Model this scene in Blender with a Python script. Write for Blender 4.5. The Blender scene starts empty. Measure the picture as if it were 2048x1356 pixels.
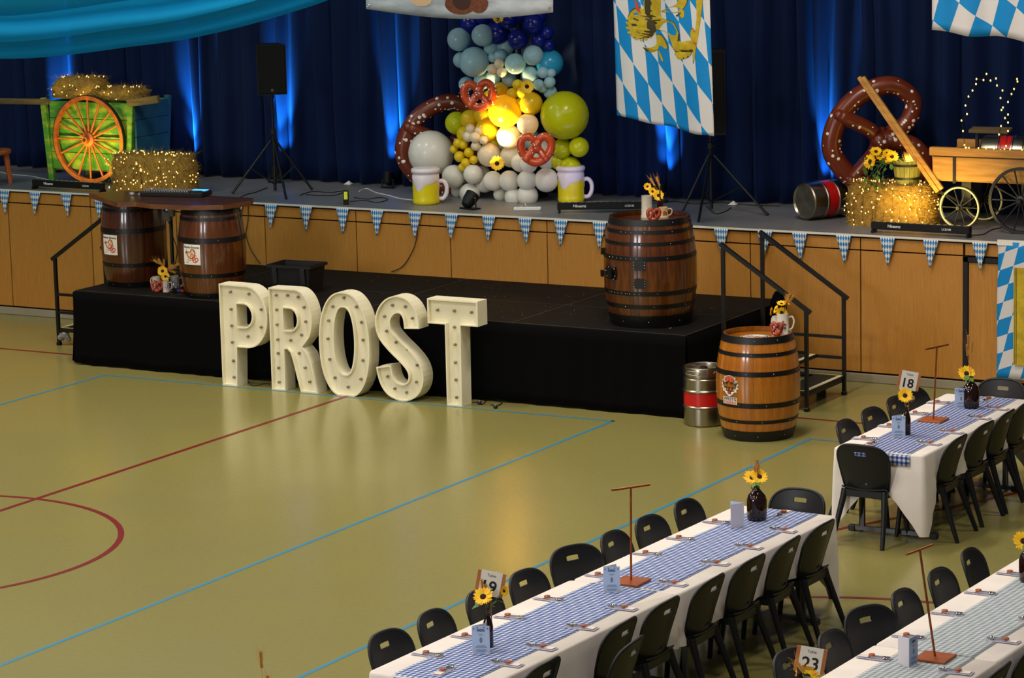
import bpy, bmesh, math, random
from mathutils import Vector, Matrix, Euler
from mathutils.geometry import tessellate_polygon

SC = bpy.context.scene
COL = SC.collection
PI = math.pi

# ------------------------------------------------------------------ camera
FPX = 5940.758
CAM_LOC = Vector((14.924, -27.387, 5.7733))
CAM_ROT = Euler((math.radians(79.9428), math.radians(1.35619), math.radians(29.77242)), 'XYZ')
cam_data = bpy.data.cameras.new('camera')
cam_data.sensor_fit = 'HORIZONTAL'
cam_data.sensor_width = 36.0
cam_data.lens = 36.0 * FPX / 2048.0
cam_data.clip_end = 200
cam = bpy.data.objects.new('camera', cam_data)
cam.location = CAM_LOC
cam.rotation_euler = CAM_ROT
COL.objects.link(cam)
SC.camera = cam
CAM_M = CAM_ROT.to_matrix()


def at(px, py, x=None, y=None, z=None):
    """point of the hall seen at a photo pixel, on the plane x=, y= or z="""
    d = CAM_M @ Vector(((px - 1024) / FPX, -(py - 678) / FPX, -1.0))
    if z is not None:
        t = (z - CAM_LOC.z) / d.z
    elif y is not None:
        t = (y - CAM_LOC.y) / d.y
    else:
        t = (x - CAM_LOC.x) / d.x
    return CAM_LOC + d * t


# ------------------------------------------------------------------ world, exposure, hall lights
SC.view_settings.view_transform = 'Standard'
SC.view_settings.look = 'None'
SC.view_settings.gamma = 1.0
SC.view_settings.use_curve_mapping = False
SC.view_settings.exposure = -0.2
world = bpy.data.worlds.new('hall_ambience')
SC.world = world
world.use_nodes = True
world.node_tree.nodes['Background'].inputs[0].default_value = (0.86, 0.90, 1.0, 1)
world.node_tree.nodes['Background'].inputs[1].default_value = 0.085


def area(name, loc, target, sx, sy, power, col, spread=180):
    l = bpy.data.lights.new(name, 'AREA')
    l.shape = 'RECTANGLE'
    l.size, l.size_y = sx, sy
    l.energy = power
    l.color = col
    l.spread = math.radians(spread)
    o = bpy.data.objects.new(name, l)
    o.location = loc
    o.rotation_euler = (Vector(target) - Vector(loc)).to_track_quat('-Z', 'Y').to_euler()
    COL.objects.link(o)
    return o


WARM = (1.0, 0.90, 0.74)
for i, (lx, lp_) in enumerate(((-8.5, .9), (-2.5, 1.0), (3.5, 1.15), (9.5, .6))):
    for j, ly in enumerate((-4.5, -10.5, -16.5, -22.5)):
        area('ceiling_light', (lx, ly, 8.2), (lx, ly, 0), 0.5, 2.4, (310, 225, 215, 160)[j] * lp_, WARM)
# tall daylight strip windows high in the rear wall, behind the camera
area('rear_window_light', (-2.0, -33.0, 6.2), (1.0, -4.0, 0.6), 5.0, 3.2, 1350, (0.95, 0.96, 1.0))

# ------------------------------------------------------------------ mesh helpers
def srgb(r, g, b):
    f = lambda c: (c / 255 / 12.92) if c <= 10 else ((c / 255 + 0.055) / 1.055) ** 2.4
    return (f(r), f(g), f(b), 1.0)


class MB:
    """collects vertices and faces and links them as one mesh object"""
    def __init__(s):
        s.v, s.f, s.m, s.uv = [], [], [], {}

    def add(s, vs, fs, mi=0):
        o = len(s.v)
        s.v += [tuple(p) for p in vs]
        for f in fs:
            s.f.append(tuple(i + o for i in f))
            s.m.append(mi)
        return o

    def box(s, c, d, mi=0, rot=None, bev=0.0):
        x, y, z = d[0] / 2, d[1] / 2, d[2] / 2
        if bev > 0:
            b = min(bev, x * .9, y * .9, z * .9)
            ring = [(-x + b, -y), (x - b, -y), (x, -y + b), (x, y - b), (x - b, y), (-x + b, y), (-x, y - b), (-x, -y + b)]
            sx, sy = (x - b) / x, (y - b) / y
            vs = [(p[0] * sx, p[1] * sy, -z) for p in ring] + [(p[0], p[1], -z + b) for p in ring] + \
                 [(p[0], p[1], z - b) for p in ring] + [(p[0] * sx, p[1] * sy, z) for p in ring]
            fs = [tuple(range(7, -1, -1)), tuple(range(24, 32))]
            for k in range(3):
                for i in range(8):
                    j = (i + 1) % 8
                    fs.append((k * 8 + i, k * 8 + j, k * 8 + 8 + j, k * 8 + 8 + i))
        else:
            vs = [(-x, -y, -z), (x, -y, -z), (x, y, -z), (-x, y, -z), (-x, -y, z), (x, -y, z), (x, y, z), (-x, y, z)]
            fs = [(3, 2, 1, 0), (4, 5, 6, 7), (0, 1, 5, 4), (1, 2, 6, 5), (2, 3, 7, 6), (3, 0, 4, 7)]
        vs = [Vector(p) for p in vs]
        if rot is not None:
            vs = [rot @ p for p in vs]
        s.add([p + Vector(c) for p in vs], fs, mi)
        return s

    def bar(s, a, b, w, h=None, mi=0, up=(0, 0, 1), bev=0.0):
        """square bar from a to b"""
        a, b = Vector(a), Vector(b)
        d = b - a
        L = d.length
        zax = d.normalized()
        u = Vector(up)
        if abs(zax.dot(u)) > .99:
            u = Vector((0, 1, 0))
        xax = u.cross(zax).normalized()
        yax = zax.cross(xax)
        M = Matrix((xax, yax, zax)).transposed()
        return s.box((a + b) / 2, (w, h or w, L), mi, M, bev)

    def tube(s, path, r, n=8, closed=False, mi=0, caps=True, flat=1.0, up=None):
        P = [Vector(p) for p in path]
        N = len(P)
        rs = r if isinstance(r, (list, tuple)) else [r] * N
        T = []
        for i in range(N):
            if closed:
                t = P[(i + 1) % N] - P[i - 1]
            else:
                t = P[min(i + 1, N - 1)] - P[max(i - 1, 0)]
            T.append(t.normalized() if t.length > 1e-9 else Vector((0, 0, 1)))
        nrm = Vector(up) if up else (Vector((0, 0, 1)) if abs(T[0].z) < .9 else Vector((0, 1, 0)))
        vs = []
        for i in range(N):
            nrm = (nrm - T[i] * nrm.dot(T[i]))
            if nrm.length < 1e-6:
                nrm = T[i].orthogonal()
            nrm.normalize()
            bn = T[i].cross(nrm)
            for k in range(n):
                a = 2 * PI * k / n
                vs.append(P[i] + nrm * (math.cos(a) * rs[i] * flat) + bn * (math.sin(a) * rs[i]))
        fs = []
        for i in range(N if closed else N - 1):
            j = (i + 1) % N
            for k in range(n):
                l = (k + 1) % n
                fs.append((i * n + k, i * n + l, j * n + l, j * n + k))
        if caps and not closed:
            fs.append(tuple(range(n - 1, -1, -1)))
            fs.append(tuple((N - 1) * n + k for k in range(n)))
        s.add(vs, fs, mi)
        return s

    def lathe(s, prof, n=24, c=(0, 0, 0), mi=0, axis=None, capb=False, capt=False, a0=0.0, a1=2 * PI):
        full = abs(a1 - a0 - 2 * PI) < 1e-6
        cols = n if full else n + 1
        M = Matrix.Identity(3) if axis is None else Vector((0, 0, 1)).rotation_difference(Vector(axis)).to_matrix()
        c = Vector(c)
        vs = []
        for (r, z) in prof:
            for k in range(cols):
                a = a0 + (a1 - a0) * k / n
                vs.append(c + M @ Vector((r * math.cos(a), r * math.sin(a), z)))
        fs = []
        for i in range(len(prof) - 1):
            for k in range(n):
                l = (k + 1) % cols
                fs.append((i * cols + k, i * cols + l, (i + 1) * cols + l, (i + 1) * cols + k))
        if capb:
            fs.append(tuple(range(cols - 1, -1, -1)))
        if capt:
            fs.append(tuple((len(prof) - 1) * cols + k for k in range(cols)))
        s.add(vs, fs, mi)
        return s

    def ball(s, c, r, nu=10, nv=7, mi=0, sq=(1, 1, 1), M=None):
        vs, fs = [], []
        c = Vector(c)
        vs.append((0, 0, r * sq[2]))
        for i in range(1, nv):
            t = PI * i / nv
            for k in range(nu):
                a = 2 * PI * k / nu
                vs.append((r * sq[0] * math.sin(t) * math.cos(a), r * sq[1] * math.sin(t) * math.sin(a), r * sq[2] * math.cos(t)))
        vs.append((0, 0, -r * sq[2]))
        for k in range(nu):
            fs.append((0, 1 + k, 1 + (k + 1) % nu))
            for i in range(nv - 2):
                a, b = 1 + i * nu + k, 1 + i * nu + (k + 1) % nu
                fs.append((a, a + nu, b + nu, b))
            e = 1 + (nv - 2) * nu
            fs.append((e + k, len(vs) - 1, e + (k + 1) % nu))
        vs = [Vector(p) for p in vs]
        if M is not None:
            vs = [M @ p for p in vs]
        s.add([p + c for p in vs], fs, mi)
        return s

    def prism(s, outer, holes, d0, d1, mp, mi=0, side_mi=None):
        """polygon (2-D) with holes, extruded between depth d0 and d1; mp(u, v, d) -> point"""
        loops = [list(outer)] + [list(h) for h in holes]
        tri = tessellate_polygon([[Vector((p[0], p[1], 0)) for p in l] for l in loops])
        flat = [p for l in loops for p in l]
        n = len(flat)
        vs = [mp(p[0], p[1], d0) for p in flat] + [mp(p[0], p[1], d1) for p in flat]
        fs = []
        for t in tri:
            fs.append(tuple(t))
            fs.append(tuple(i + n for i in reversed(t)))
        s.add(vs, fs, mi)
        o = len(s.v) - 2 * n
        st = 0
        for l in loops:
            m = len(l)
            for i in range(m):
                j = (i + 1) % m
                s.f.append((o + st + i, o + st + j, o + n + st + j, o + n + st + i))
                s.m.append(mi if side_mi is None else side_mi)
            st += m
        return s

    def build(s, name, mat, parent=None, smooth=False, recalc=True, weld=False, auto=None):
        me = bpy.data.meshes.new(name)
        me.from_pydata(s.v, [], s.f)
        mats = mat if isinstance(mat, (list, tuple)) else [mat]
        for m in mats:
            me.materials.append(m)
        if len(mats) > 1:
            me.polygons.foreach_set('material_index', s.m)
        if s.uv:
            uvl = me.uv_layers.new(name='UVMap')
            for lp in me.loops:
                uvl.data[lp.index].uv = s.uv.get(lp.vertex_index, (0, 0))
        if recalc or weld:
            bm = bmesh.new()
            bm.from_mesh(me)
            if weld:
                bmesh.ops.remove_doubles(bm, verts=bm.verts, dist=1e-5)
            if recalc:
                bmesh.ops.recalc_face_normals(bm, faces=bm.faces)
            bm.to_mesh(me)
            bm.free()
        if smooth:
            me.polygons.foreach_set('use_smooth', [True] * len(me.polygons))
            if auto:
                me.set_sharp_from_angle(angle=math.radians(auto))
        me.update()
        o = bpy.data.objects.new(name, me)
        COL.objects.link(o)
        if parent is not None:
            o.parent = parent
        return o


def sheet(name, fn, nu, nv, mat, parent=None, uv=None, thick=0.0, smooth=True):
    """curved sheet: fn(u, v) -> point, uv(u, v) -> metres of cloth"""
    b = MB()
    vs = [fn(i / nu, j / nv) for j in range(nv + 1) for i in range(nu + 1)]
    fs = [(j * (nu + 1) + i, j * (nu + 1) + i + 1, (j + 1) * (nu + 1) + i + 1, (j + 1) * (nu + 1) + i) for j in range(nv) for i in range(nu)]
    b.add(vs, fs)
    if uv:
        for j in range(nv + 1):
            for i in range(nu + 1):
                b.uv[j * (nu + 1) + i] = uv(i / nu, j / nv)
    o = b.build(name, mat, parent, smooth, recalc=False)
    if thick:
        m = o.modifiers.new('thickness', 'SOLIDIFY')
        m.thickness = thick
        m.offset = 0
    return o


def tag(o, label=None, cat=None, group=None, kind=None):
    if label:
        o['label'] = label
    if cat:
        o['category'] = cat
    if group:
        o['group'] = group
    if kind:
        o['kind'] = kind
    return o


def thing(name, label, cat, loc=(0, 0, 0), rz=0.0, group=None):
    o = bpy.data.objects.new(name, None)
    o.empty_display_size = 0.05
    o.location = loc
    o.rotation_euler = (0, 0, rz)
    COL.objects.link(o)
    return tag(o, label, cat, group)


def copy_tree(o, parent=None):
    c = o.copy()
    COL.objects.link(c)
    c.parent = parent
    for ch in KIDS[o]:
        copy_sub(ch, c)
    return c


def copy_sub(o, parent):
    c = o.copy()
    COL.objects.link(c)
    c.parent = parent
    for ch in KIDS.get(o, ()):
        copy_sub(ch, c)


KIDS = {}


def freeze(root):
    """remember the children of a finished prototype so copies are quick"""
    allo = list(COL.objects)
    def rec(o):
        KIDS[o] = [c for c in allo if c.parent == o]
        for c in KIDS[o]:
            rec(c)
    rec(root)
    return root


def spline(pts, n=8, closed=False):
    """Catmull-Rom through the points"""
    P = [Vector(p) for p in pts]
    N = len(P)
    out = []
    for i in range(N if closed else N - 1):
        if closed:
            a, b, c, d = P[i - 1], P[i], P[(i + 1) % N], P[(i + 2) % N]
        else:
            a, b, c, d = P[max(i - 1, 0)], P[i], P[i + 1], P[min(i + 2, N - 1)]
        for k in range(n):
            t = k / n
            out.append(0.5 * ((2 * b) + (c - a) * t + (2 * a - 5 * b + 4 * c - d) * t * t + (3 * b - a - 3 * c + d) * t ** 3))
    if not closed:
        out.append(P[-1])
    return out


# ------------------------------------------------------------------ material helpers
class E_:
    """node-socket arithmetic"""
    def __init__(s, nt, k):
        s.nt, s.k = nt, k

    def _m(s, op, *o):
        n = s.nt.nodes.new('ShaderNodeMath')
        n.operation = op
        for i, q in enumerate((s,) + o):
            if isinstance(q, E_):
                s.nt.links.new(q.k, n.inputs[i])
            else:
                n.inputs[i].default_value = q
        return E_(s.nt, n.outputs[0])

    def __add__(s, o): return s._m('ADD', o)
    def __sub__(s, o): return s._m('SUBTRACT', o)
    def __mul__(s, o): return s._m('MULTIPLY', o)
    def __truediv__(s, o): return s._m('DIVIDE', o)
    def floor(s): return s._m('FLOOR')
    def fract(s): return s._m('FRACT')
    def mod(s, o): return s._m('FLOORED_MODULO', o)
    def gt(s, o): return s._m('GREATER_THAN', o)
    def lt(s, o): return s._m('LESS_THAN', o)
    def abs(s): return s._m('ABSOLUTE')
    def sin(s): return s._m('SINE')


MATS = {}


def new_mat(name):
    m = bpy.data.materials.new(name)
    m.use_nodes = True
    nt = m.node_tree
    b = nt.nodes['Principled BSDF']
    MATS[name] = m
    return m, nt, b


def mixc(nt, fac, a, b):
    n = nt.nodes.new('ShaderNodeMix')
    n.data_type = 'RGBA'
    for s, v in ((n.inputs[0], fac), (n.inputs[6], a), (n.inputs[7], b)):
        if isinstance(v, E_):
            nt.links.new(v.k, s)
        elif hasattr(v, 'is_output'):
            nt.links.new(v, s)
        else:
            s.default_value = v
    return n.outputs[2]


def coords(nt, kind='Object'):
    n = nt.nodes.new('ShaderNodeTexCoord')
    return n.outputs[kind]


def sep(nt, sock):
    n = nt.nodes.new('ShaderNodeSeparateXYZ')
    nt.links.new(sock, n.inputs[0])
    return [E_(nt, o) for o in n.outputs]


def noise(nt, vec, scale, stretch=(1, 1, 1), detail=3, rough=0.55):
    mp = nt.nodes.new('ShaderNodeMapping')
    mp.inputs['Scale'].default_value = stretch
    nt.links.new(vec, mp.inputs['Vector'])
    n = nt.nodes.new('ShaderNodeTexNoise')
    n.inputs['Scale'].default_value = scale
    n.inputs['Detail'].default_value = detail
    n.inputs['Roughness'].default_value = rough
    nt.links.new(mp.outputs[0], n.inputs['Vector'])
    return E_(nt, n.outputs['Fac'])


def remap(nt, f, a, b, c=0.0, d=1.0):
    n = nt.nodes.new('ShaderNodeMapRange')
    nt.links.new(f.k, n.inputs[0])
    for i, v in enumerate((a, b, c, d)):
        n.inputs[i + 1].default_value = v
    return E_(nt, n.outputs[0])


def bump(nt, bs, f, strength=0.3, dist=0.01):
    n = nt.nodes.new('ShaderNodeBump')
    n.inputs['Strength'].default_value = strength
    n.inputs['Distance'].default_value = dist
    nt.links.new(f.k, n.inputs['Height'])
    nt.links.new(n.outputs[0], bs.inputs['Normal'])


def pbr(name, col, rough=0.5, metal=0.0, col2=None, nscale=6, stretch=(1, 1, 1), nlo=.35, nhi=.65, bmp=0.0, bscale=None,
        spec=0.5, coat=0.0, sheen=0.0, rnd=0.0, emit=None, estr=0.0, sss=0.0, trans=0.0, alpha=1.0, detail=3):
    if name in MATS:
        return MATS[name]
    m, nt, b = new_mat(name)
    b.inputs['Roughness'].default_value = rough
    b.inputs['Metallic'].default_value = metal
    b.inputs['Specular IOR Level'].default_value = spec
    b.inputs['Coat Weight'].default_value = coat
    b.inputs['Coat Roughness'].default_value = 0.12
    b.inputs['Sheen Weight'].default_value = sheen
    b.inputs['Base Color'].default_value = col
    cs = None
    if col2 is not None or bmp:
        f = noise(nt, coords(nt), nscale, stretch, detail)
        if col2 is not None:
            cs = mixc(nt, remap(nt, f, nlo, nhi), col, col2)
        if bmp:
            g = f if bscale is None else noise(nt, coords(nt), bscale, stretch)
            bump(nt, b, g, bmp)
    if rnd:
        oi = nt.nodes.new('ShaderNodeObjectInfo')
        hs = nt.nodes.new('ShaderNodeHueSaturation')
        v = remap(nt, E_(nt, oi.outputs['Random']), 0, 1, 1 - rnd, 1 + rnd)
        nt.links.new(v.k, hs.inputs['Value'])
        if cs is None:
            hs.inputs['Color'].default_value = col
        else:
            nt.links.new(cs, hs.inputs['Color'])
        cs = hs.outputs[0]
    if cs is not None:
        nt.links.new(cs, b.inputs['Base Color'])
    if emit is not None:
        b.inputs['Emission Color'].default_value = emit
        b.inputs['Emission Strength'].default_value = estr
    if sss:
        b.inputs['Subsurface Weight'].default_value = sss
        b.inputs['Subsurface Radius'].default_value = (.06, .06, .06)
        b.inputs['Subsurface Scale'].default_value = 1.0
    if trans:
        b.inputs['Transmission Weight'].default_value = trans
    if alpha < 1:
        b.inputs['Alpha'].default_value = alpha
    return m


def lozenge(name, ca, cb, su, sv, ku, kv, rough=.8, trans=False):
    """two-colour rhombus cloth: lines u + ku v and v + kv u, in metres of cloth (UV)"""
    m, nt, b = new_mat(name)
    u, v, _ = sep(nt, coords(nt, 'UV'))
    s = ((u + v * ku) / su).floor()
    t = ((v + u * kv) / sv).floor()
    c = mixc(nt, (s + t).mod(2.0), ca, cb)
    nt.links.new(c, b.inputs['Base Color'])
    b.inputs['Roughness'].default_value = rough
    b.inputs['Specular IOR Level'].default_value = .2
    f = noise(nt, coords(nt, 'UV'), 14, (1, 1, 1), 3)
    bump(nt, b, f, .25, .01)
    return m


def gingham(name, dark, mid, light, cell=.019):
    m, nt, b = new_mat(name)
    u, v, _ = sep(nt, coords(nt, 'UV'))
    s = (u / (2 * cell)).fract().gt(.5)
    t = (v / (2 * cell)).fract().gt(.5)
    n = s + t
    c1 = mixc(nt, n.gt(.5), light, mid)
    c = mixc(nt, n.gt(1.5), c1, dark)
    nt.links.new(c, b.inputs['Base Color'])
    b.inputs['Roughness'].default_value = .85
    b.inputs['Specular IOR Level'].default_value = .15
    return m


# ------------------------------------------------------------------ lettering
TXT = {}


def text_shape(body, bold=False):
    """flat letters as (verts, faces), cap height about 0.7, baseline at v = 0, starting at u = 0"""
    k = (body, bold)
    if k in TXT:
        return TXT[k]
    cu = bpy.data.curves.new('t', 'FONT')
    cu.body = body
    cu.size = 1.0
    cu.resolution_u = 3
    cu.offset = 0.018 if bold else 0.0
    ob = bpy.data.objects.new('t', cu)
    COL.objects.link(ob)
    bpy.context.view_layer.update()
    me = bpy.data.meshes.new_from_object(ob.evaluated_get(bpy.context.evaluated_depsgraph_get()))
    vs = [(v.co.x, v.co.y) for v in me.vertices]
    fs = [tuple(p.vertices) for p in me.polygons]
    bpy.data.objects.remove(ob)
    bpy.data.curves.remove(cu)
    bpy.data.meshes.remove(me)
    x0 = min(p[0] for p in vs)
    x1 = max(p[0] for p in vs)
    vs = [(p[0] - x0, p[1]) for p in vs]
    TXT[k] = (vs, fs, x1 - x0)
    return TXT[k]


def text_on(mb, body, mp, u, v, width=None, height=None, mi=0, bold=False, d=0.0015, center=True, squeeze=1.0):
    """letters laid on a surface mp(u, v, d); height is the cap height"""
    vs, fs, w = text_shape(body, bold)
    s = (height / 0.72) if height else width / w
    sx = s * squeeze if width is None or height is None else width / w
    off = -w * sx / 2 if center else 0
    mb.add([mp(u + off + p[0] * sx, v + p[1] * s, d) for p in vs], fs, mi)
    return mb

# ================================================================== SETTING
H = 1.512            # stage floor
RZ = 0.80            # riser deck
rnd = random.Random(7)

# --- floor -----------------------------------------------------------------
m_floor, nt, b = new_mat('vinyl_floor')
f1 = noise(nt, coords(nt), 0.45, (1, 1, 1), 2)
f2 = noise(nt, coords(nt), 26, (1, 1, 1), 4)
c = mixc(nt, remap(nt, f1, .3, .7), srgb(145, 138, 80), srgb(136, 130, 79))
c = mixc(nt, remap(nt, f2, .35, .75, 0, .22), c, srgb(112, 104, 62))
nt.links.new(c, b.inputs['Base Color'])
b.inputs['Roughness'].default_value = .34
b.inputs['Specular IOR Level'].default_value = .5
rr = remap(nt, f1, .3, .7, .19, .26)
nt.links.new(rr.k, b.inputs['Roughness'])
bump(nt, b, noise(nt, coords(nt), 2.2, (1, 1, 1), 2), .02, .05)
fl = MB()
fl.add([(-22, -36, 0), (26, -36, 0), (26, 0.0, 0), (-22, 0.0, 0)], [(0, 1, 2, 3)])
fl.add([(-22, -36, -.1), (26, -36, -.1), (26, 0.0, -.1), (-22, 0.0, -.1)], [(3, 2, 1, 0)])
floor = tag(fl.build('floor', m_floor, recalc=False), kind='structure')

m_lblue = pbr('court_blue_paint', srgb(58, 128, 160), .4)
m_lred = pbr('court_red_paint', srgb(116, 18, 18), .4)


def strip(pts, w, mat, closed=False, z=0.0015):
    mb = MB()
    P = [Vector((p[0], p[1], 0)) for p in pts]
    L, R = [], []
    n = len(P)
    for i in range(n):
        if closed:
            t = P[(i + 1) % n] - P[i - 1]
        else:
            t = P[min(i + 1, n - 1)] - P[max(i - 1, 0)]
        t.normalize()
        s = Vector((-t.y, t.x, 0)) * (w / 2)
        L.append(P[i] + s)
        R.append(P[i] - s)
    vs = [(p.x, p.y, z) for p in L] + [(p.x, p.y, z) for p in R]
    fs = [(i, (i + 1) % n, n + (i + 1) % n, n + i) for i in range(n if closed else n - 1)]
    mb.add(vs, fs)
    o = mb.build('court_line', mat, floor, recalc=False)
    for p in o.data.polygons:
        if p.normal.z < 0:
            o.data.flip_normals()
            break
    return o


YB = -2.74
BW = .04
strip([(-4.33, YB), (1.80, YB)], BW, m_lblue)
strip([(1.78, YB + BW / 2), (1.78, -22)], BW, m_lblue)
strip([(-4.31, YB + BW / 2), (-4.31, -16)], BW, m_lblue, z=.0017)
strip([(3.844, YB), (3.844, -22)], BW, m_lblue)
strip([(3.824, YB - .0), (9.8, YB)], BW, m_lblue, z=.0017)
strip([(-12, -1.90), (-1.0, -1.90), (9.5, -1.90)], .05, m_lred, z=.0013)
strip([(-1.275, -2.6), (-1.275, -18)], .05, m_lred, z=.0019)
strip([(-1.25 + 1.8 * math.cos(a * 2 * PI / 96), -9.47 + 1.8 * math.sin(a * 2 * PI / 96)) for a in range(96)], .05, m_lred, True, .0021)
strip([(4.9, -7.02), (5.47, -5.87), (6.02, -4.76), (6.35, -4.01), (6.95, -2.75)], .05, m_lred, z=.0019)
strip(spline([(4.4, -9.0, 0), (5.2, -8.38, 0), (6.07, -7.89, 0), (6.45, -7.73, 0), (6.91, -7.63, 0), (7.6, -7.6, 0), (8.6, -7.85, 0)], 6), .05, m_lred, z=.0021)

# --- stage front -------------------------------------------------------------
m_wood, nt, b = new_mat('beech_veneer')
g = noise(nt, coords(nt), 9, (9, 9, .35), 4)
g2 = noise(nt, coords(nt), 60, (3, 3, .25), 3)
c = mixc(nt, remap(nt, g, .3, .7), srgb(186, 130, 56), srgb(170, 115, 48))
c = mixc(nt, remap(nt, g2, .45, .75, 0, .35), c, srgb(142, 90, 36))
oi = nt.nodes.new('ShaderNodeObjectInfo')
hs = nt.nodes.new('ShaderNodeHueSaturation')
nt.links.new(remap(nt, E_(nt, oi.outputs['Random']), 0, 1, .95, 1.05).k, hs.inputs['Value'])
nt.links.new(c, hs.inputs['Color'])
nt.links.new(hs.outputs[0], b.inputs['Base Color'])
b.inputs['Roughness'].default_value = .45
b.inputs['Specular IOR Level'].default_value = .35
m_gap = pbr('dark_joint', srgb(38, 22, 12), .9, spec=.1)
m_base = pbr('grey_vinyl_skirting', srgb(150, 140, 118), .5, col2=srgb(140, 132, 112), nscale=3)
m_blackmetal = pbr('black_metal', srgb(8, 8, 9), .45, metal=0.0, spec=.4)

wb = MB()
wb.box((2.0, 0.09, (H - .03) / 2 + .0), (28, .14, H - .04))
wall = tag(wb.build('wall_stage_front', m_gap), kind='structure')
seams = [-11.4, -10.2, -9.0, -7.77, -6.54, -5.31, -4.08, -2.855, -1.64, -.435, .76, 1.955, 3.18, 4.28]
GAP = .012
for i in range(len(seams) - 1):
    x0, x1 = seams[i] + GAP / 2, seams[i + 1] - GAP / 2
    for (z0, z1) in ((.105, 1.343), (1.357, 1.475)):
        p = MB()
        p.box(((x0 + x1) / 2, 0.012, (z0 + z1) / 2), (x1 - x0, .024, z1 - z0), bev=.002)
        p.build('panel', m_wood, wall)
for (x0, x1, z0, z1) in ((4.292, 6.5, 1.357, 1.475), (6.5, 8.2, 1.357, 1.475), (5.55, 6.75, .105, 1.343), (6.77, 8.0, .105, 1.343), (8.02, 9.3, .105, 1.343)):
    p = MB()
    p.box(((x0 + x1) / 2, 0.012, (z0 + z1) / 2), (x1 - x0 - .012, .024, z1 - z0), bev=.002)
    p.build('panel', m_wood, wall)
bb = MB()
bb.box((2, -.004, .045), (28, .03, .085), bev=.004)
tag(bb.build('baseboard_stage', m_base), kind='structure')
# low door under the stage at the right
d = MB()
d.box((4.305, .0, .715), (.05, .03, 1.26))
d.box((4.92, .0, 1.318), (1.28, .03, .05))
d.box((5.53, .0, .715), (.05, .03, 1.26))
door = tag(d.build('door_1', m_blackmetal), kind='structure')
dl = MB()
dl.box((4.92, .014, .70), (1.17, .02, 1.17), bev=.002)
dl.build('door_leaf', m_wood, door)

# --- stage floor, nosing, curtain -------------------------------------------------
m_deck, nt, b = new_mat('grey_stage_linoleum')
f1 = noise(nt, coords(nt), 1.3, (1, 1, 1), 3)
f2 = noise(nt, coords(nt), 40, (1, 1, 1), 3)
c = mixc(nt, remap(nt, f1, .3, .7), srgb(118, 118, 122), srgb(100, 101, 106))
c = mixc(nt, remap(nt, f2, .6, .72, 0, .35), c, srgb(160, 150, 132))
nt.links.new(c, b.inputs['Base Color'])
b.inputs['Roughness'].default_value = .42
sf = MB()
sf.box((2, 3.0, H - .02), (28, 6.0, .04))
stage_floor = tag(sf.build('floor_stage', m_deck), kind='structure')
m_nose = pbr('pale_metal_nosing', srgb(214, 204, 186), .35, metal=.3)
nz = MB()
nz.box((2, -.010, H - .012), (28, .02, .024), bev=.003)
tag(nz.build('trim_1', m_nose), kind='structure')
nz = MB()
nz.box((2, -.002, H - .031), (28, .012, .012))
tag(nz.build('trim_2', m_gap), kind='structure')

m_velvet, nt, b = new_mat('navy_velvet')
f = noise(nt, coords(nt), 3.0, (1, 1, .2), 3)
c = mixc(nt, remap(nt, f, .3, .7), srgb(4, 23, 62), srgb(3, 17, 50))
nt.links.new(c, b.inputs['Base Color'])
b.inputs['Roughness'].default_value = .85
b.inputs['Specular IOR Level'].default_value = .15
b.inputs['Sheen Weight'].default_value = .06
b.inputs['Sheen Tint'].default_value = (.15, .35, 1, 1)
cr = random.Random(3)
folds = []
x = -13.0
while x < 13:
    w = cr.uniform(.17, .36)
    folds.append((x, w, cr.uniform(.07, .15), cr.uniform(-.05, .05)))
    x += w
NSEG = 12
cv, cf = [], []
ZC = [H + .015, H + .25, H + .9, H + 1.7, H + 2.6, H + 3.6]
for iz, z in enumerate(ZC):
    hfac = (z - H) / 3.6
    for (x0, w, a, lean) in folds:
        for k in range(NSEG):
            t = k / NSEG
            s = math.sin(t * 2 * PI - PI / 2) * .5 + .5
            s = s ** .75
            cv.append((x0 + w * t + lean * (1 - hfac) * .9 + .03 * math.sin(x0 * 7 + z * 1.3), 1.88 - a * s * (1.15 - .3 * hfac) + .012 * math.sin(3 * x0 + 2.1 * z), z))
NC = len(folds) * NSEG
for iz in range(len(ZC) - 1):
    for i in range(NC - 1):
        cf.append((iz * NC + i, iz * NC + i + 1, (iz + 1) * NC + i + 1, (iz + 1) * NC + i))
cb = MB()
cb.add(cv, cf)
cur = cb.build('stage_curtain', m_velvet, None, True, recalc=False)
mo = cur.modifiers.new('thickness', 'SOLIDIFY')
mo.thickness = .006
tag(cur, 'pleated navy velvet curtain hanging across the back of the stage', 'curtain')
# masonry behind the curtain
bw = MB()
bw.box((2, 5.9, 4.0), (28, .2, 5.0))
tag(bw.build('wall_back', pbr('dark_masonry', srgb(20, 20, 24), .9)), kind='structure')

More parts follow.
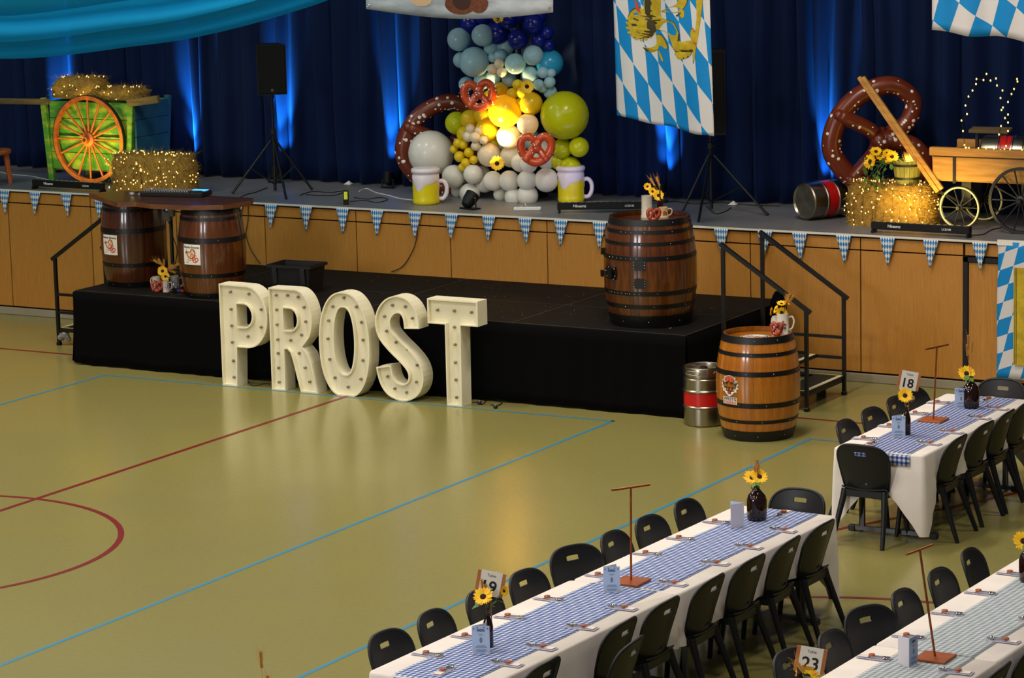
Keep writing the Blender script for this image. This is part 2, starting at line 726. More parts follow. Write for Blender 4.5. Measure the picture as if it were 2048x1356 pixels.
# --- riser ----------------------------------------------------------------------
m_rdeck = pbr('black_riser_deck', srgb(12, 12, 12), .75, col2=srgb(18, 17, 16), nscale=7, spec=.12)
m_skirt = pbr('black_skirt_cloth', srgb(6, 6, 8), .9, spec=.06)
m_edge = pbr('worn_deck_edge', srgb(48, 41, 34), .6)
RX0, RX1, RY0 = -5.02, 2.36, -2.30
riser = thing('stage_riser', 'low black stage riser with a cloth skirt in front of the stage', 'riser', (0, 0, 0))
xs = [RX0, -3.79, -2.56, -1.33, -.10, 1.13, RX1]
xs = [RX0, -3.80, -2.57, -1.36, .32, 1.34, RX1]
xs = [RX0, -3.79, -1.42, .42, RX1]
ys = [RY0, -1.15, -.02]
for i in range(len(xs) - 1):
    for j in range(2):
        p = MB()
        p.box(((xs[i] + xs[i + 1]) / 2, (ys[j] + ys[j + 1]) / 2, RZ - .03), (xs[i + 1] - xs[i] - .012, ys[j + 1] - ys[j] - .012, .06), bev=.003)
        p.build('deck_panel', m_rdeck, riser)
# aluminium-edged joints, seen as thin brown lines
p = MB()
for x in xs[1:-1]:
    p.box((x, (RY0 - .02) / 2, RZ - .004), (.010, -RY0 - .04, .006))
p.box(((RX0 + RX1) / 2, -1.15, RZ - .004), (RX1 - RX0 - .02, .010, .006))
p.box(((RX0 + RX1) / 2, RY0 + .012, RZ - .0025), (RX1 - RX0 - .02, .012, .006))
p.box((RX1 - .012, RY0 / 2, RZ - .0025), (.012, -RY0 - .04, .006))
p.build('joint_trim', m_edge, riser)
for x in (RX0 + .15, -2.6, -.5, RX1 - .15):
    for y in (RY0 + .25, -.25):
        p = MB()
        p.bar((x, y, 0), (x, y, RZ - .06), .05)
        p.build('leg', m_blackmetal, riser)


def skirt(name, a, b_, n, amp, seed, zt=RZ - .015, zb=.012, parent=riser, out=None):
    r = random.Random(seed)
    a, b_ = Vector(a), Vector(b_)
    t = (b_ - a).normalized()
    nn = Vector((t.y, -t.x, 0))
    ph = [r.uniform(0, 6.28) for _ in range(6)]
    L = (b_ - a).length

    def fn(u, v):
        w = L * u
        fold = math.sin(w * 23 + ph[0] + 1.5 * math.sin(w * 4 + ph[1])) * .6 + math.sin(w * 9 + ph[2]) * .4
        o = amp * (.15 + .85 * v) * fold + .012 + .05 * v * v
        z = zt + (zb - zt) * v + (.012 * math.sin(w * 2.3 + ph[3]) + .008 * math.sin(w * 7 + ph[4])) * v
        p = a + t * w + nn * o
        return (p.x, p.y, max(z, .004))
    return sheet(name, fn, n, 8, m_skirt, parent, thick=.003)


skirt('skirt', (RX0, RY0, 0), (RX1, RY0, 0), 420, .016, 1)
skirt('skirt', (RX1, RY0, 0), (RX1, -.05, 0), 160, .018, 2)
skirt('skirt', (RX0, -.05, 0), (RX0, RY0, 0), 160, .016, 3)
# loose end of black cloth bunched at the right back corner of the riser
cl = MB()
pr_ = []
for k in range(9):
    t = k / 8
    pr_.append((.05 + .10 * t + .02 * math.sin(t * 9), RZ + .12 - t * .62))
cl.lathe(pr_, 18, (RX1 + .10, -.42, 0))
cl.lathe([(.001, RZ + .155), (.03, RZ + .15), (.05, RZ + .12)], 18, (RX1 + .10, -.42, 0))
lo = cl.build('loose_cloth', m_skirt, riser, True)

# --- stairs -------------------------------------------------------------------------
m_tread = pbr('black_tread', srgb(17, 17, 17), .7)
m_nosing = pbr('cream_tread_nosing', srgb(206, 196, 160), .6)
m_yellow = pbr('yellow_safety_edge', srgb(190, 170, 30), .5)
m_plastic_bag = pbr('grey_plastic_film', srgb(120, 118, 112), .25)


def stairs(side, x_lo, x_hi, y0, y1, label):
    t = thing('stair_unit', label, 'stairs', (0, 0, 0))
    sgn = 1 if side > 0 else -1
    W = .034
    for yy in (y0, y1):
        p = MB()
        p.bar((x_lo, yy, .0), (x_lo, yy, 1.0), W)
        p.build('post', m_blackmetal, t)
        p = MB()
        p.bar((x_hi, yy, .0), (x_hi, yy, 1.575), W)
        p.build('post', m_blackmetal, t)
        p = MB()
        dx, dz = x_lo - x_hi, 1.0 - 1.575
        p.bar((x_hi - dx * .03, yy, 1.575 - dz * .03), (x_lo + dx * .05, yy, 1.0 + dz * .05), W * 1.12, W * 1.12)
        p.build('handrail', m_blackmetal, t)
        f_ = MB()
        f_.box((x_lo, yy, .02), (.05, .05, .04), bev=.006)
        f_.build('foot', m_blackmetal, t)
    n = 3
    for k, z in enumerate((.18, .375, .575)):
        xa = x_lo + (x_hi - x_lo) * k / n
        xb = x_lo + (x_hi - x_lo) * (k + 1) / n
        p = MB()
        p.box(((xa + xb) / 2, (y0 + y1) / 2, z), (abs(xb - xa), y1 - y0 - .03, .035), bev=.003)
        tr = p.build('tread', m_tread, t)
        e = MB()
        e.box((xa + .025 * -sgn, (y0 + y1) / 2, z + .0195), (.045, y1 - y0 - .05, .004))
        e.build('tread_nosing', m_nosing, tr)
        for yy in (y0 + .022, y1 - .022):
            e = MB()
            e.box(((xa + xb) / 2, yy, z + .0195), (abs(xb - xa) - .01, .012, .004))
            e.build('safety_edge', m_yellow, tr)
    for yy in (y0, y1):
        for z in (.17, .375, .58):
            p = MB()
            p.bar((x_lo, yy, z), (x_hi, yy, z), .028)
            p.build('side_rail', m_blackmetal, t)
    p = MB()
    for z in (.15, .345):
        p.bar((x_lo + (x_hi - x_lo) * .02, y0, z), (x_lo + (x_hi - x_lo) * .02, y1, z), .03) if z < .2 else None
    p.build('cross_rail', m_blackmetal, t)
    for yy in (y0 + .12, y1 - .12):
        p = MB()
        p.box((x_lo + (x_hi - x_lo) * .22, yy, .08), (.09, .05, .16), bev=.006)
        p.build('foot_block', m_blackmetal, t)
    return t


stairs(1, 3.30, 2.42, -1.60, -.70, 'black steel steps with handrails leading up the right end of the riser')
sl = stairs(-1, -5.92, -5.06, -1.47, -.57, 'black steel steps with a handrail at the left end of the riser')
bag = MB()
for k in range(7):
    r = random.Random(k)
    bag.ball((-5.86 + r.uniform(-.05, .06), -1.47 + r.uniform(-.03, .03), .085 + r.uniform(-.02, .05)), r.uniform(.03, .05), 7, 5)
bag.build('plastic_wrap', m_plastic_bag, sl)

# ================================================================== PROST LETTERS
m_letter = pbr('cream_painted_board', srgb(238, 232, 206), .45, col2=srgb(230, 223, 192), nscale=4, spec=.4)
m_bulb = pbr('clear_bulb_glass', srgb(128, 112, 88), .08, spec=.9)
m_socket = pbr('brass_socket', srgb(120, 104, 70), .5)
LY, LD = -2.70, .185


def inset(poly, d):
    n = len(poly)
    area2 = sum(poly[i][0] * poly[(i + 1) % n][1] - poly[(i + 1) % n][0] * poly[i][1] for i in range(n))
    sg = 1 if area2 > 0 else -1
    out = []
    for i in range(n):
        a, b_, c_ = Vector(poly[i - 1]), Vector(poly[i]), Vector(poly[(i + 1) % n])
        e1, e2 = (b_ - a), (c_ - b_)
        if e1.length < 1e-6 or e2.length < 1e-6:
            out.append(tuple(b_))
            continue
        e1.normalize()
        e2.normalize()
        n1, n2 = Vector((-e1.y, e1.x)) * sg, Vector((-e2.y, e2.x)) * sg
        m = n1 + n2
        k = max(m.dot(m) / 2, .5)
        out.append(tuple(b_ + m * (d / k)))
    return out


def marquee(name, label, x0, outer, holes, bulbs):
    t = thing(name, label, 'letter', (x0, LY, 0), 0, 'light-up letters on the floor')
    body = MB()
    rim, rec = .014, .045
    loops = [list(outer)] + [list(h) for h in holes]
    ins = [inset(loops[0], rim)] + [inset(h, -rim) for h in loops[1:]]
    mp = lambda u, v, d: (u, d, v)
    for l, q in zip(loops, ins):
        n = len(l)
        o = body.add([mp(p[0], p[1], 0) for p in l] + [mp(p[0], p[1], 0) for p in q] + [mp(p[0], p[1], rec) for p in q] + [mp(p[0], p[1], LD) for p in l], [])
        for i in range(n):
            j = (i + 1) % n
            for a, b_ in ((0, 1), (1, 2), (3, 0)):
                body.f.append((o + a * n + i, o + a * n + j, o + b_ * n + j, o + b_ * n + i))
                body.m.append(0)
    flat = [p for l in loops for p in l]
    tri = tessellate_polygon([[Vector((p[0], p[1], 0)) for p in l] for l in loops])
    body.add([mp(p[0], p[1], LD) for p in flat], [tuple(k) for k in tri])
    body.build('letter_casing', m_letter, t)
    face = MB()
    flat = [p for l in ins for p in l]
    tri = tessellate_polygon([[Vector((p[0], p[1], 0)) for p in l] for l in ins])
    face.add([mp(p[0], p[1], rec) for p in flat], [tuple(k) for k in tri])
    fo = face.build('letter_face', m_letter, t, recalc=False)
    if fo.data.polygons and sum(p.normal.y for p in fo.data.polygons) > 0:
        fo.data.flip_normals()
    for (px, py) in bulbs:
        w = at(px, py, y=LY + rec - .012)
        o = BULB.copy() if BULB.parent else BULB
        if o is not BULB:
            COL.objects.link(o)
        o.parent = t
        o.location = (w.x - x0, rec, w.z)
        if o is not BULB:
            s = SOCK.copy()
            COL.objects.link(s)
            s.parent = o
    return t


bu = MB()
bu.ball((0, -.020, 0), .0155, 10, 8)
BULB = bu.build('bulb', m_bulb, None, True)
so = MB()
so.lathe([(.0105, 0), (.0105, .014)], 10, (0, -.001, 0), axis=(0, -1, 0), capt=True)
SOCK = so.build('socket', m_socket, BULB)

Z1 = lambda l: [(420 + a / 4.843, 540 + b_ / 4.843) for a, b_ in l]
Z2 = lambda l: [(700 + a / 4.841, 560 + b_ / 4.841) for a, b_ in l]


def arc(cx, cy, rx, ry, a0, a1, n):
    return [(cx + rx * math.cos(math.radians(a0 + (a1 - a0) * i / n)), cy + ry * math.sin(math.radians(a0 + (a1 - a0) * i / n))) for i in range(n + 1)]


HL = 1.062
# P
P_out = [(0, 0), (.185, 0), (.20, .41)] + arc(.33, .735, .26, .325, -88, 88, 18) + [(0, HL)]
P_hole = [(.212, .625), (.212, .865)] + arc(.30, .745, .10, .12, 85, -85, 10)
marquee('marquee_letter', 'cream light-up letter P, leftmost in the word', -2.812, P_out, [P_hole],
        Z1([(198, 210), (378, 232), (205, 378), (497, 382), (212, 538), (497, 553), (218, 698), (370, 642), (228, 878), (235, 1037)]))
R_out = [(0, 0), (.168, 0), (.170, .43), (.205, .435), (.245, .40), (.275, .31), (.315, .15), (.355, 0), (.562, 0), (.53, .16), (.495, .31), (.455, .40), (.390, .468)] + \
        [(.445, .53)] + arc(.315, .755, .205, .305, -38, 90, 14) + [(0, HL - .004)]
R_hole = [(.172, .628), (.172, .855)] + arc(.25, .742, .09, .113, 85, -85, 10)
marquee('marquee_letter', 'cream light-up letter R between the P and the O', -2.195, R_out, [R_hole],
        Z1([(643, 243), (753, 245), (855, 260), (648, 383), (912, 360), (650, 527), (928, 498), (657, 672), (783, 680), (888, 627), (662, 805), (865, 805), (667, 947), (922, 945), (672, 1085), (967, 1080)]))
O_out = [(p[0], max(p[1], 0)) for p in [(.302 + .302 * math.copysign(abs(math.cos(a)) ** .86, math.cos(a)), .52 + .545 * math.copysign(abs(math.sin(a)) ** .92, math.sin(a))) for a in [2 * PI * k / 44 for k in range(44)]]]
seen, oo = set(), []
for p in O_out:
    if p[1] <= 0:
        if not oo or oo[-1][1] > 0 or True:
            oo.append(p)
    else:
        oo.append(p)
O_out = oo
O_hole = [(.302 + .122 * math.copysign(abs(math.cos(a)) ** .8, math.cos(a)), .565 + .345 * math.sin(a)) for a in [2 * PI * k / 36 for k in range(36)]]
marquee('marquee_letter', 'cream light-up letter O in the middle of the word', -1.596, O_out, [O_hole],
        Z1([(1297, 268), (1190, 352), (1150, 488), (1143, 663), (1160, 863), (1212, 1042), (1340, 1132)]) + Z2([(62, 258), (112, 408), (127, 580), (127, 777), (107, 958)]))
# S from its centre line
sc_ = spline([(-.487, .742, 0), (-.500, .86, 0), (-.555, .948, 0), (-.645, .979, 0), (-.745, .945, 0), (-.812, .86, 0), (-.828, .765, 0), (-.800, .665, 0), (-.70, .560, 0), (-.58, .462, 0),
              (-.487, .365, 0), (-.452, .265, 0), (-.478, .16, 0), (-.555, .098, 0), (-.645, .088, 0), (-.745, .125, 0), (-.805, .215, 0), (-.833, .34, 0)], 3)
lft, rgt = [], []
for i, p in enumerate(sc_):
    t = (sc_[min(i + 1, len(sc_) - 1)] - sc_[max(i - 1, 0)]).normalized()
    nn = Vector((-t.y, t.x, 0)) * .0875
    lft.append(((p + nn).x + .915, max((p + nn).y, 0)))
    rgt.append(((p - nn).x + .915, max((p - nn).y, 0)))
S_out = lft + rgt[::-1]
marquee('marquee_letter', 'cream light-up letter S with curved strokes, beside the T', -.915, S_out, [],
        Z2([(412, 243), (537, 257), (335, 350), (605, 368), (355, 492), (447, 602), (562, 670), (652, 823), (643, 985), (365, 932), (435, 1050), (550, 1087)]))
T_out = [(.198, 0), (.372, 0), (.378, .812), (.578, .812), (.578, HL), (0, HL), (0, .812), (.198, .812)]
marquee('marquee_letter', 'cream light-up letter T, rightmost in the word', -.297, T_out, [],
        Z2([(847, 288), (1010, 298), (1178, 312), (1012, 455), (1018, 623), (1022, 797), (1027, 965), (1033, 1135)]))

# ================================================================== BARRELS, KEGS
def oak(name, a, b_, rough=.28):
    m, nt, bs = new_mat(name)
    g = noise(nt, coords(nt), 5, (6, 6, .8), 4)
    g2 = noise(nt, coords(nt), 2.2, (1, 1, 1), 3)
    c = mixc(nt, remap(nt, g, .3, .7), a, b_)
    dk = tuple(x * .33 for x in b_[:3]) + (1,)
    c = mixc(nt, remap(nt, g2, .5, .75, 0, .8), c, dk)
    oi = nt.nodes.new('ShaderNodeObjectInfo')
    hs = nt.nodes.new('ShaderNodeHueSaturation')
    nt.links.new(remap(nt, E_(nt, oi.outputs['Random']), 0, 1, .8, 1.2).k, hs.inputs['Value'])
    nt.links.new(c, hs.inputs['Color'])
    nt.links.new(hs.outputs[0], bs.inputs['Base Color'])
    bs.inputs['Roughness'].default_value = rough
    bs.inputs['Coat Weight'].default_value = .55
    bs.inputs['Coat Roughness'].default_value = .08
    bump(nt, bs, g, .08, .01)
    return m


m_oak_light = oak('varnished_oak', srgb(178, 110, 26), srgb(154, 86, 18))
m_oak_mid = oak('varnished_brown_oak', srgb(100, 50, 12), srgb(66, 31, 7))
m_oak_dark = oak('varnished_dark_oak', srgb(84, 40, 12), srgb(56, 25, 7))
m_hoop = pbr('black_hoop_iron', srgb(8, 8, 9), .4, spec=.4)
m_rivet = pbr('steel_rivet', srgb(190, 190, 195), .3, metal=.9)
m_white_print = pbr('white_sticker', srgb(226, 222, 214), .5)
m_ink = pbr('black_ink', srgb(22, 20, 20), .6)
m_brown_ink = pbr('brown_print', srgb(176, 92, 48), .6)
m_red_ink = pbr('red_print', srgb(196, 60, 30), .6)
m_green_ink = pbr('green_print', srgb(70, 110, 60), .6)
m_tan_ink = pbr('tan_print', srgb(222, 180, 140), .6)
m_blue_ink = pbr('blue_print', srgb(50, 70, 150), .6)


class Barrel:
    def __init__(s, label, x, y, z, h, rb, rh, hoops, mat, n=28, tilt=0.0, rot=0.0):
        s.h, s.rb, s.rh = h, rb, rh
        s.t = thing('barrel', label, 'barrel', (x, y, z), 0)
        s.o = Vector((x, y, z))
        st = MB()
        da = PI / n * .985
        K = 10
        vs = []
        for k in range(K + 1):
            zz = .008 + (h - .008) * k / K
            r = s.r(zz)
            for a in (-da, -da * .4, da * .4, da):
                rr = r - (.0025 if abs(a) > da * .9 else 0)
                vs.append((rr * math.cos(a), rr * math.sin(a), zz))
        for k in range(K + 1):
            zz = .008 + (h - .008) * k / K
            r = s.r(zz) - .024
            for a in (-da, da):
                vs.append((r * math.cos(a), r * math.sin(a), zz))
        o2 = (K + 1) * 4
        fs = []
        for k in range(K):
            for c in range(3):
                fs.append((k * 4 + c, k * 4 + c + 1, k * 4 + 5 + c, k * 4 + 4 + c))
            fs.append((o2 + k * 2 + 1, o2 + k * 2, o2 + k * 2 + 2, o2 + k * 2 + 3))
            fs.append((k * 4, k * 4 + 4, o2 + k * 2 + 2, o2 + k * 2))
            fs.append((k * 4 + 3, o2 + k * 2 + 1, o2 + k * 2 + 3, k * 4 + 7))
        fs.append((K * 4, K * 4 + 1, K * 4 + 2, K * 4 + 3, o2 + K * 2 + 1, o2 + K * 2))
        fs.append((3, 2, 1, 0, o2, o2 + 1))
        st.add(vs, fs)
        s0 = st.build('stave', mat, s.t, True, auto=40)
        for i in range(1, n):
            c = s0.copy()
            COL.objects.link(c)
            c.parent = s.t
            c.rotation_euler = (0, 0, 2 * PI * i / n + rot)
        hd = MB()
        hd.lathe([(.001, h - .045), (rh - .022, h - .045), (rh - .022, h - .065), (.001, h - .065)], 36)
        hd.build('barrel_head', mat, s.t)
        hd = MB()
        hd.lathe([(.001, .04), (rh - .022, .04)], 24)
        hd.build('barrel_base', mat, s.t)
        rv = MB()
        for (z0, z1) in hoops:
            hp = MB()
            zs = [z0, (z0 + z1) / 2, z1]
            pr = [(s.r(z0) - .004, z0)] + [(s.r(q) + .0035, q) for q in zs] + [(s.r(z1) - .004, z1)]
            hp.lathe(pr, 48)
            hp.build('hoop', m_hoop, s.t, True, auto=40)
            zc = (z0 + z1) / 2
            for a in (-104, -66, -20, 30, 90, 150):
                a_ = math.radians(a + 37 * z0)
                r = s.r(zc) + .004
                rv.ball((r * math.cos(a_), r * math.sin(a_), zc), .005, 6, 4)
        tag(rv.build('rivets', m_rivet, s.t), kind='stuff')

    def r(s, z):
        q = 2 * z / s.h - 1
        return s.rh + (s.rb - s.rh) * (1 - abs(q) ** 2.1)

    def skin(s, th, zc):
        """surface chart: u along the girth, v upwards, d outwards (metres), centred at angle th, height zc"""
        def mp(u, v, d):
            z = zc + v
            r = s.r(z) + .0035 + d
            a = math.radians(th) + u / s.rb
            return (r * math.cos(a), r * math.sin(a), z)
        return mp


def quad_on(mb, mp, u0, v0, u1, v1, d, mi=0, n=6):
    vs, fs = [], []
    for j in range(n + 1):
        for i in range(n + 1):
            vs.append(mp(u0 + (u1 - u0) * i / n, v0 + (v1 - v0) * j / n, d))
    for j in range(n):
        for i in range(n):
            a = j * (n + 1) + i
            fs.append((a, a + 1, a + n + 2, a + n + 1))
    mb.add(vs, fs, mi)


def poly_on(mb, mp, pts, d, mi=0):
    tri = tessellate_polygon([[Vector((p[0], p[1], 0)) for p in pts]])
    mb.add([mp(p[0], p[1], d) for p in pts], [tuple(t) for t in tri], mi)


def ring_on(mb, mp, path, w, d, mi=0, closed=False):
    P = [Vector((p[0], p[1])) for p in path]
    n = len(P)
    vs = []
    for i in range(n):
        t = (P[(i + 1) % n] - P[i - 1]) if closed else (P[min(i + 1, n - 1)] - P[max(i - 1, 0)])
        t.normalize()
        s = Vector((-t.y, t.x)) * w / 2
        vs += [mp(*(P[i] + s), d), mp(*(P[i] - s), d)]
    fs = []
    for i in range(n if closed else n - 1):
        j = (i + 1) % n
        fs.append((2 * i, 2 * i + 1, 2 * j + 1, 2 * j))
    mb.add(vs, fs, mi)


PRETZEL = [(-.60, -.62), (-.22, -.12), (.06, .06), (-.06, .26), (-.22, .58), (-.58, .74), (-.93, .40), (-.86, -.18), (-.52, -.64), (0, -.86),
           (.52, -.64), (.86, -.18), (.93, .40), (.58, .74), (.22, .58), (.06, .26), (-.06, .06), (.22, -.12), (.60, -.62)]

HO_L = [(0, .058), (.225, .268), (.595, .648), (.825, .86), (.885, .952)]
b1 = Barrel('dark varnished barrel under the left end of the slab table', -4.68, -1.64, RZ, .95, .357, .300, HO_L, m_oak_dark)
b2 = Barrel('dark varnished barrel under the right end of the slab table', -3.42, -1.94, RZ, .95, .360, .300, HO_L, m_oak_mid, rot=.05)
b3 = Barrel('large dark barrel with black hinges standing on the riser', 1.69, -1.73, RZ, 1.06, .458, .392,
            [(0, .125), (.195, .238), (.325, .368), (.668, .712), (.815, .848), (.925, .962), (1.0, 1.062)], m_oak_mid, 30)
b4 = Barrel('golden oak barrel with a tiger sticker standing on the hall floor', 3.33, -2.76, 0, .975, .392, .322,
            [(0, .10), (.175, .208), (.325, .372), (.62, .665), (.80, .835), (.915, .977)], m_oak_light, 28)


def bonanza(bar, th, z):
    mp = bar.skin(th, z)
    s = MB()
    quad_on(s, mp, -.108, -.108, .108, .108, .0015)
    st = s.build('sticker', m_white_print, bar.t, True)
    st['label'] = 'white square sticker with a pretzel print'
    p = MB()
    text_on(p, 'Bavarian Bonanza', mp, 0, .068, width=.195, height=.026, d=.003, bold=True)
    # pretzels, sprig and flourishes of the printed picture
    for (cx, cy, sc, rot, mi) in ((.0, .005, .055, .5, 1), (.045, -.05, .036, -.4, 2), (-.005, .0, .035, .2, 4)):
        pts = [(cx + sc * (a * math.cos(rot) - b_ * math.sin(rot)), cy + sc * (a * math.sin(rot) + b_ * math.cos(rot))) for a, b_ in [q[:2] for q in spline([(q[0], q[1], 0) for q in PRETZEL], 3)]]
        ring_on(p, mp, pts, sc * .26, .003 + .0004 * mi, mi)
    for k in range(5):
        a = 1.9 + k * .3
        poly_on(p, mp, [(-.05, .015), (-.05 + .035 * math.cos(a), .015 + .03 * math.sin(a)), (-.05 + .03 * math.cos(a + .3), .015 + .028 * math.sin(a + .3))], .0032, 3)
    for (cx, cy) in ((.03, .035), (.05, .02), (.045, .045), (.06, -.01), (-.065, .05)):
        poly_on(p, mp, [(cx - .006, cy), (cx, cy - .006), (cx + .006, cy), (cx, cy + .006)], .0032, 0 if cx > 0 else 5)
    ring_on(p, mp, [(-.075, -.085), (-.06, -.078), (-.05, -.084), (-.04, -.078)], .005, .003, 0)
    ring_on(p, mp, [(-.06, -.05), (-.03, -.06), (.0, -.058)], .006, .003, 2)
    q = p.build('sticker_print', [m_ink, m_brown_ink, m_red_ink, m_green_ink, m_tan_ink, m_blue_ink], st, recalc=False)


bonanza(b1, -100, .47)
bonanza(b2, -92, .475)

# tiger sticker on the floor barrel
mp = b4.skin(-107, .50)
s = MB()
head = []
for k in range(34):
    a = 2 * PI * k / 34 + PI / 2
    r = .098 if k % 2 == 0 else .080
    if k < 4 or k > 30:
        r = .088
    if 14 <= k <= 20:
        r = .10 - abs(k - 17) * .006
    head.append((r * 1.10 * math.cos(a), .032 + r * 1.05 * math.sin(a)))
poly_on(s, mp, head, .0015, 0)
quad_on(s, mp, -.085, -.148, .085, -.078, .0016, 0)
tg = s.build('sticker', m_white_print, b4.t, True, recalc=False)
tg['label'] = 'tiger head sticker with club lettering'
p = MB()
for sg in (-1, 1):
    for (pts, mi) in (
            ([(.078, .08), (.086, .045), (.07, .0), (.05, -.035), (.066, .005), (.072, .045)], 0),
            ([(.060, .06), (.066, .05), (.060, .02), (.052, .0), (.055, .03)], 0),
            ([(.012, .062), (.045, .055), (.040, .040), (.018, .046)], 0),
            ([(.028, .012), (.046, .02), (.042, .002), (.03, -.018), (.034, .0)], 0),
            ([(.004, .118), (.055, .098), (.05, .07), (.022, .062), (.004, .074)], 1),
            ([(.03, .092), (.052, .082), (.03, .08)], 0)):
        poly_on(p, mp, [(sg * a, b_) for a, b_ in (pts if sg > 0 else pts[::-1])], .003 + .0005 * mi, mi)
poly_on(p, mp, [(-.006, .06), (.006, .06), (.008, .018), (-.008, .018)], .0032, 1)
poly_on(p, mp, [(-.016, .012), (.016, .012), (.008, -.0), (-.008, 0)], .0036, 0)
poly_on(p, mp, [(-.026, -.006), (.026, -.006), (.018, -.05), (-.018, -.05)], .0034, 0)
poly_on(p, mp, [(-.015, -.024), (.015, -.024), (.012, -.048), (-.012, -.048)], .0040, 2)
poly_on(p, mp, [(-.02, -.004), (-.010, -.004), (-.015, -.02)], .0040, 3)
poly_on(p, mp, [(.02, -.004), (.010, -.004), (.015, -.02)], .0040, 3)
text_on(p, 'WESTS', mp, 0, -.110, width=.155, height=.028, d=.003, bold=True, mi=0)
text_on(p, 'TIGERS', mp, 0, -.145, width=.155, height=.028, d=.003, bold=True, mi=1)
p.build('sticker_print', [m_ink, pbr('orange_print', srgb(214, 84, 40), .6), m_red_ink, m_white_print], tg, recalc=False)
# round sticker lying on the head of the floor barrel
s = MB()
mpt = lambda u, v, d: (u - .02, v - .02, .975 - .045 + d)
poly_on(s, mpt, [(.135 * math.cos(k * PI / 16), .135 * math.sin(k * PI / 16)) for k in range(32)], .002, 0)
for k in range(7):
    a = -.1 + .035 * k
    poly_on(s, mpt, [(a, -.03), (a + .02, -.035), (a + .03, .04), (a + .012, .05)], .003, 1 if k % 2 else 2)
ring_on(s, mpt, [(.12 * math.cos(k * PI / 16), .12 * math.sin(k * PI / 16)) for k in range(32)], .012, .003, 1, True)
hs_ = s.build('sticker', [m_white_print, m_ink, pbr('orange_print', srgb(214, 84, 40), .6)], b4.t, recalc=False)

# hinges, hasp and latch of the big riser barrel
for (z0, z1) in ((.590, .672), (.412, .49)):
    mp = b3.skin(-76, (z0 + z1) / 2)
    s = MB()
    hz = (z1 - z0) / 2
    s.prism([(-.062, -hz), (.062, -hz), (.062, hz), (-.062, hz)], [], 0, .006, mp)
    s.prism([(-.045, -hz - .01), (.045, -hz - .01), (.045, hz + .01), (-.045, hz + .01)], [], .006, .012, mp)
    hg = s.build('hinge', m_hoop, b3.t)
    r = MB()
    for u in (-.052, .052):
        for v in (-hz + .012, 0, hz - .012):
            r.ball(mp(u, v, .009), .006, 6, 4)
    tag(r.build('rivets', m_rivet, hg), kind='stuff')
mp = b3.skin(-118, .53)
s = MB()
s.prism([(-.10, -.05), (.07, -.06), (.085, .0), (.07, .07), (.02, .05), (-.03, .085), (-.10, .04)], [], 0, .012, mp)
s.prism([(-.02, -.05), (.04, -.05), (.04, .05), (-.02, .05)], [], .012, .035, mp)
la = s.build('latch', m_hoop, b3.t)
r = MB()
for (u, v) in ((-.08, .02), (-.03, .06), (.06, .05), (.07, -.02), (.0, -.04), (-.06, -.03), (.05, -.05)):
    r.ball(mp(u, v, .014), .006, 6, 4)
tag(r.build('rivets', m_rivet, la), kind='stuff')
for zc in (.72, .50):
    mp = b3.skin(-146, zc)
    s = MB()
    s.prism([(-.03, -.03), (.03, -.03), (.03, .03), (-.03, .03)], [], 0, .03, mp)
    s.build('door_hinge', m_hoop, b3.t)
r = MB()
for zc, ths in ((.69, range(-122, -74, 7)), (.346, range(-125, -72, 6)), (.943, range(-104, -80, 8))):
    for th in ths:
        r.ball(b3.skin(th, zc)(0, 0, .002), .0055, 6, 4)
tag(r.build('hoop_studs', m_rivet, b3.t), kind='stuff')

m_steel = pbr('brushed_keg_steel', srgb(176, 168, 152), .30, metal=1.0, col2=srgb(142, 134, 118), nscale=9, stretch=(1, 1, .15))
m_redband = pbr('red_keg_band', srgb(190, 20, 16), .35)
m_blackrub = pbr('black_plastic', srgb(14, 14, 15), .5)


def keg(label, loc, rot, h=.565, r=.192):
    t = thing('beer_keg', label, 'keg', loc)
    t.rotation_euler = rot
    b = MB()
    prof = [(.001, .02), (r * .86, .02), (r * .93, .0), (r * .99, .012), (r, .03), (r, h * .30), (r + .009, h * .315), (r + .009, h * .335), (r, h * .35), (r, h * .57), (r + .009, h * .585), (r + .009, h * .605),
            (r, h * .62), (r, h * .80), (r - .012, h * .82), (r - .012, h * .83), (r, h * .85), (r, h * .985), (r - .004, h), (r - .014, h), (r - .018, h * .985), (r - .018, h * .925), (r * .6, h * .945), (.001, h * .95)]
    b.lathe(prof, 40)
    b.build('keg_body', m_steel, t, True, auto=30)
    b = MB()
    b.lathe([(r + .0015, h * .352), (r + .0015, h * .568)], 40)
    bd = b.build('band', m_redband, t, True)
    bd['label'] = 'glossy red band'
    for a in (-100, 80, 170, -10):
        s = MB()
        A = math.radians(a)
        mp = lambda u, v, d: ((r + d) * math.cos(A + u / r), (r + d) * math.sin(A + u / r), h * .915 + v)
        lp = [(.055 * math.cos(k * PI / 8) + (.028 if math.cos(k * PI / 8) > 0 else -.028), .018 * math.sin(k * PI / 8)) for k in range(16)]
        s.tube([mp(u, v, .001) for u, v in lp], .0045, 6, True)
        s.build('handle_rim', m_steel, t, True)
        s = MB()
        poly_on(s, mp, lp, .0012)
        s.build('handle_opening', pbr('keg_shadow_steel', srgb(120, 114, 100), .4, metal=1.0), t, recalc=False)
    v = MB()
    v.lathe([(.04, h * .945), (.04, h * .965), (.03, h * .975), (.03, h * .985), (.001, h * .985)], 16)
    v.build('valve', m_blackrub, t)
    return t


keg('upright steel keg with a red band on the floor beside the golden barrel', (2.64, -2.50, 0), (0, 0, 0))
kax = Vector((.45, .89, 0)).normalized()
q = Vector((0, 0, -1)).rotation_difference(kax)
k0 = at(1608, 441, z=H)
keg('steel keg with a red band lying on its side left of the lit hay bale', (k0.x, k0.y, H + .202), Vector((0, 0, 1)).rotation_difference(kax).to_euler())

